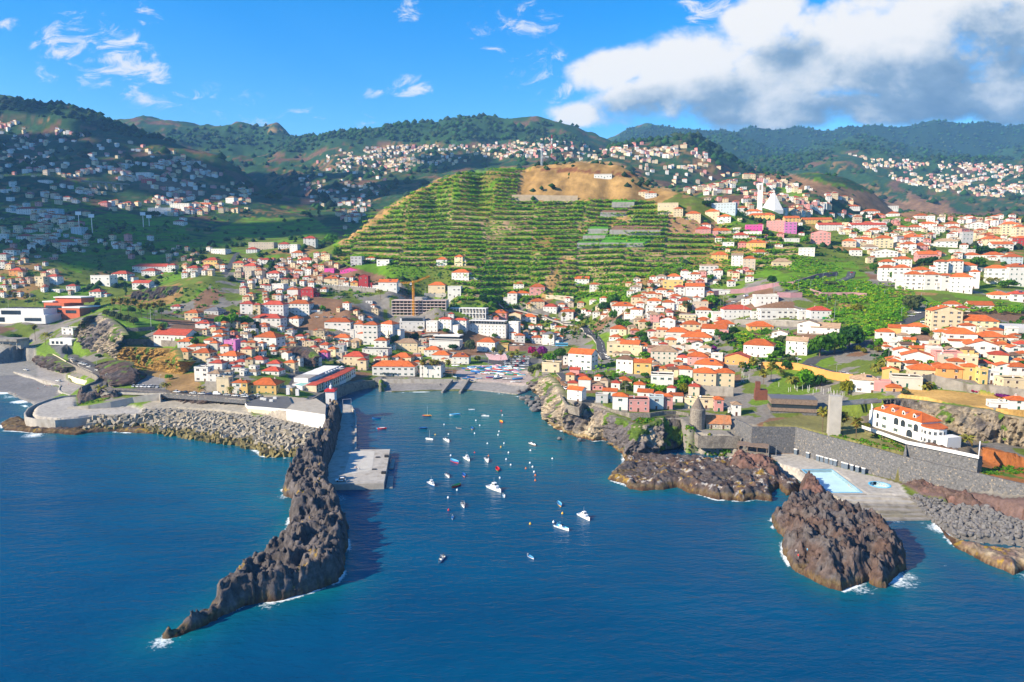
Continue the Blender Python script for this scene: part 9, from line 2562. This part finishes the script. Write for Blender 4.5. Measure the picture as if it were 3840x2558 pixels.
for r in range(6):
 a, c = hit('T3',1160 + r * 8,1085 + r * 12) + Vector((0,0,5)) - t.location, hit('T3',1395 + r * 4,1092 + r * 11) + Vector((0,0,5)) - t.location
 b = MB()
 for k in range(40):
  p = a.lerp(c,k / 39); p.z -= math.sin(k / 39 * math.pi) * .8; s = .55; b.quad(p,p + Vector((s,0,0)),p + Vector((s * .9,-.1,-1.0)),p + Vector((.1,-.1,-1.0)),k % 3 == 0)
 b.build('bunting_line',[m_awn,m_white],t)
rows_ = []
for x, y, c in ((20,1290,1),(60,1290,1),(100,1292,1),(-30,1290,1),(790,1195,0),(830,1195,0),(690,1240,1),(700,1270,1),(690,1290,1),(860,1160,0),(165,785,0),(200,785,0),(320,790,1),(410,780,0)):
 p = hit('T3',x,y); t = empty('parasol',p); tag(t,None,'parasol','cafe parasols on the harbour front'); b = MB(); b.tube([(0,0,0),(0,0,2.6)],.05,5); b.build('pole',m_tin,t); b = MB(); b.lathe([(2.2,2.3),(1.2,2.75),(.05,3.0)],8); b.build('canopy',m_umb if c else m_white,t); rows_.append((f"{'dark' if c else 'white'} cafe parasol on the harbour front",x,t))
uniq(rows_)
def person_mesh(top,leg):
 me = bpy.data.meshes.new('body'); bm = bmesh.new()
 J = [(0,0,.92),(0,0,1.15),(0,0,1.42),(0,0,1.52),(0,-.02,1.66),(.1,0,.88),(.12,-.06,.48),(.13,.0,.05),(-.1,0,.88),(-.12,.08,.48),(-.13,.14,.05),(.2,0,1.4),(.27,.02,1.12),(.28,-.1,.86),(-.2,0,1.4),(-.27,.02,1.12),(-.27,.08,.86),(.13,-.14,.03),(-.13,0.02,.03)]
 vs = [bm.verts.new(j) for j in J]
 for a, b_ in ((0,1),(1,2),(2,3),(3,4),(0,5),(5,6),(6,7),(7,17),(0,8),(8,9),(9,10),(10,18),(2,11),(11,12),(12,13),(2,14),(14,15),(15,16)): bm.edges.new((vs[a],vs[b_]))
 bm.to_mesh(me); bm.free()
 o = link('person',me); md = o.modifiers.new('s','SKIN')
 rad = [.13,.13,.14,.06,.11,.09,.065,.045,.09,.065,.045,.06,.045,.035,.06,.045,.035,.04,.04]
 for v, r in zip(me.skin_vertices[0].data,rad): v.radius = (r,r * .8)
 me.skin_vertices[0].data[0].use_root = True
 o.modifiers.new('b','SUBSURF').levels = 1
 m2 = bpy.data.meshes.new_from_object(o.evaluated_get(bpy.context.evaluated_depsgraph_get())); bpy.data.objects.remove(o)
 for m in (mat('skin',(.42,.22,.15),.6,.05),PM[top],PM[leg],m_dark): m2.materials.append(m) if m.name not in [q.name for q in m2.materials if q] else None
 m2.materials.clear()
 for m in (MATS['skin'],PM[top],PM[leg],m_dark): m2.materials.append(m)
 for f in m2.polygons: z = f.center.z; f.material_index = 3 if z > 1.70 or z < .08 else 0 if z > 1.46 or abs(f.center.x) > .24 and z < 1.2 else 1 if z > .9 else 2
 m2.name = 'body'
 return m2
PEO = [person_mesh('white','dark blue'),person_mesh('red','grey'),person_mesh('light blue','black'),person_mesh('yellow','grey')]
PN = ['white top and dark trousers','red top and grey trousers','light blue top and black trousers','yellow top and grey trousers']
rows_ = []
for reg, x, y, k, wh in (('Q',583,1135,1,'standing on the quay'),('Q',625,1135,2,'standing on the quay'),('T1',620,955,1,'walking on the concrete ramp'),('T1',345,995,1,'on the shingle beach'),('T1',405,970,0,'on the shingle beach'),('T1',425,972,1,'on the shingle beach'),('T1',470,970,2,'on the shingle beach'),('T1',110,1055,3,'at the surf edge of the beach'),('T1',140,1050,1,'at the surf edge of the beach'),('T3',285,1310,0,'on the harbour promenade'),('T3',300,1310,2,'on the harbour promenade'),('T3',180,1308,0,'on the harbour promenade'),('T3',60,1308,3,'on the harbour promenade'),('T3',1240,1150,1,'in the harbour square'),('T3',1215,1160,0,'in the harbour square'),('P',362,1230,0,'standing on the big sea rock'),('P',378,1265,1,'standing on the big sea rock'),('P',445,1222,2,'standing on the big sea rock'),('Q',535,640,2,'walking on the quay path'),('T3',690,1300,1,'by the harbour beach wall')):
 if reg == 'Q': p = at_z(reg,x,y,2.65 if y > 900 else 2.46)
 elif reg == 'P':
  ok_, loc_, *_r = bpy.data.objects['sea_rock'].ray_cast(cam.location,Vector(dirpx(*sp(reg,x,y))).normalized()); p = loc_ if ok_ else hit(reg,x,y)
 else: p = hit(reg,x,y)
 t = empty('person',p,r_.uniform(0,6)); tag(t,None,'person','people about the harbour'); link('body',PEO[k],t); rows_.append((f'person in {PN[k]} {wh}',x,t))
uniq(rows_)
emit_near()
# ------------------------------------------------------------------ the air
zlo, zhi = min(-14.0,float(FZ.min())) - 1.0, float(FZ.max()) + 45
m_haze = bpy.data.materials.new('haze'); m_haze.use_nodes = True
hn = m_haze.node_tree.nodes
hn.remove(hn['Principled BSDF'])
pv = hn.new('ShaderNodeVolumePrincipled')
pv.inputs['Color'].default_value = (0.25,0.56,1.0,1)
pv.inputs['Density'].default_value = 0.72e-4
pv.inputs['Anisotropy'].default_value = 0.1
m_haze.node_tree.links.new(pv.outputs[0],hn['Material Output'].inputs['Volume'])
g = np.random.RandomState(12)
bm = bmesh.new(); bmesh.ops.create_icosphere(bm,subdivisions=2,radius=1.0)
IV = np.array([tuple(v.co) for v in bm.verts]); IF = np.array([[v.index for v in f.verts] for f in bm.faces]); bm.free()
cp, cs = [], []  # unseen puffs added along the sun's path to shade the left hillside
for gx_, gy_, rx_, ry_, n in ((-640,980,110,60,9),(-720,1080,160,130,14),(-380,1230,130,90,8),(-1000,1250,220,180,14),(-720,1620,180,120,9),(-1250,1750,260,220,14),(-650,2050,200,150,8),(-900,2250,300,200,10),(-300,1700,120,160,7),(-160,2100,130,150,6)):
 for k in range(n):
  x, y = gx_ + g.normal() * rx_ * .6, gy_ + g.normal() * ry_ * .6
  t_ = (1750 + g.uniform(-60,60) - float(far_h(x,max(y,600)))) / sd.z
  cp.append((x + sd.x * t_,y + sd.y * t_,float(far_h(x,max(y,600))) + sd.z * t_)); cs.append((g.uniform(60,120),) * 2 + (g.uniform(30,55),))
m_cl = mat('shade_cloud',(.85,.85,.86),1.0,.03,.003)
scatter('cloud','unseen white cloud added outside the left of the view to shade the hillside',None,IV,IF,np.array(cp),np.array(cs),m_cl)
b = MB(); b.box(-7700,-7700,zlo,7700,7700,zhi)
tag(b.build('haze',m_haze),'blue summer haze over the bay and hills',kind='stuff')
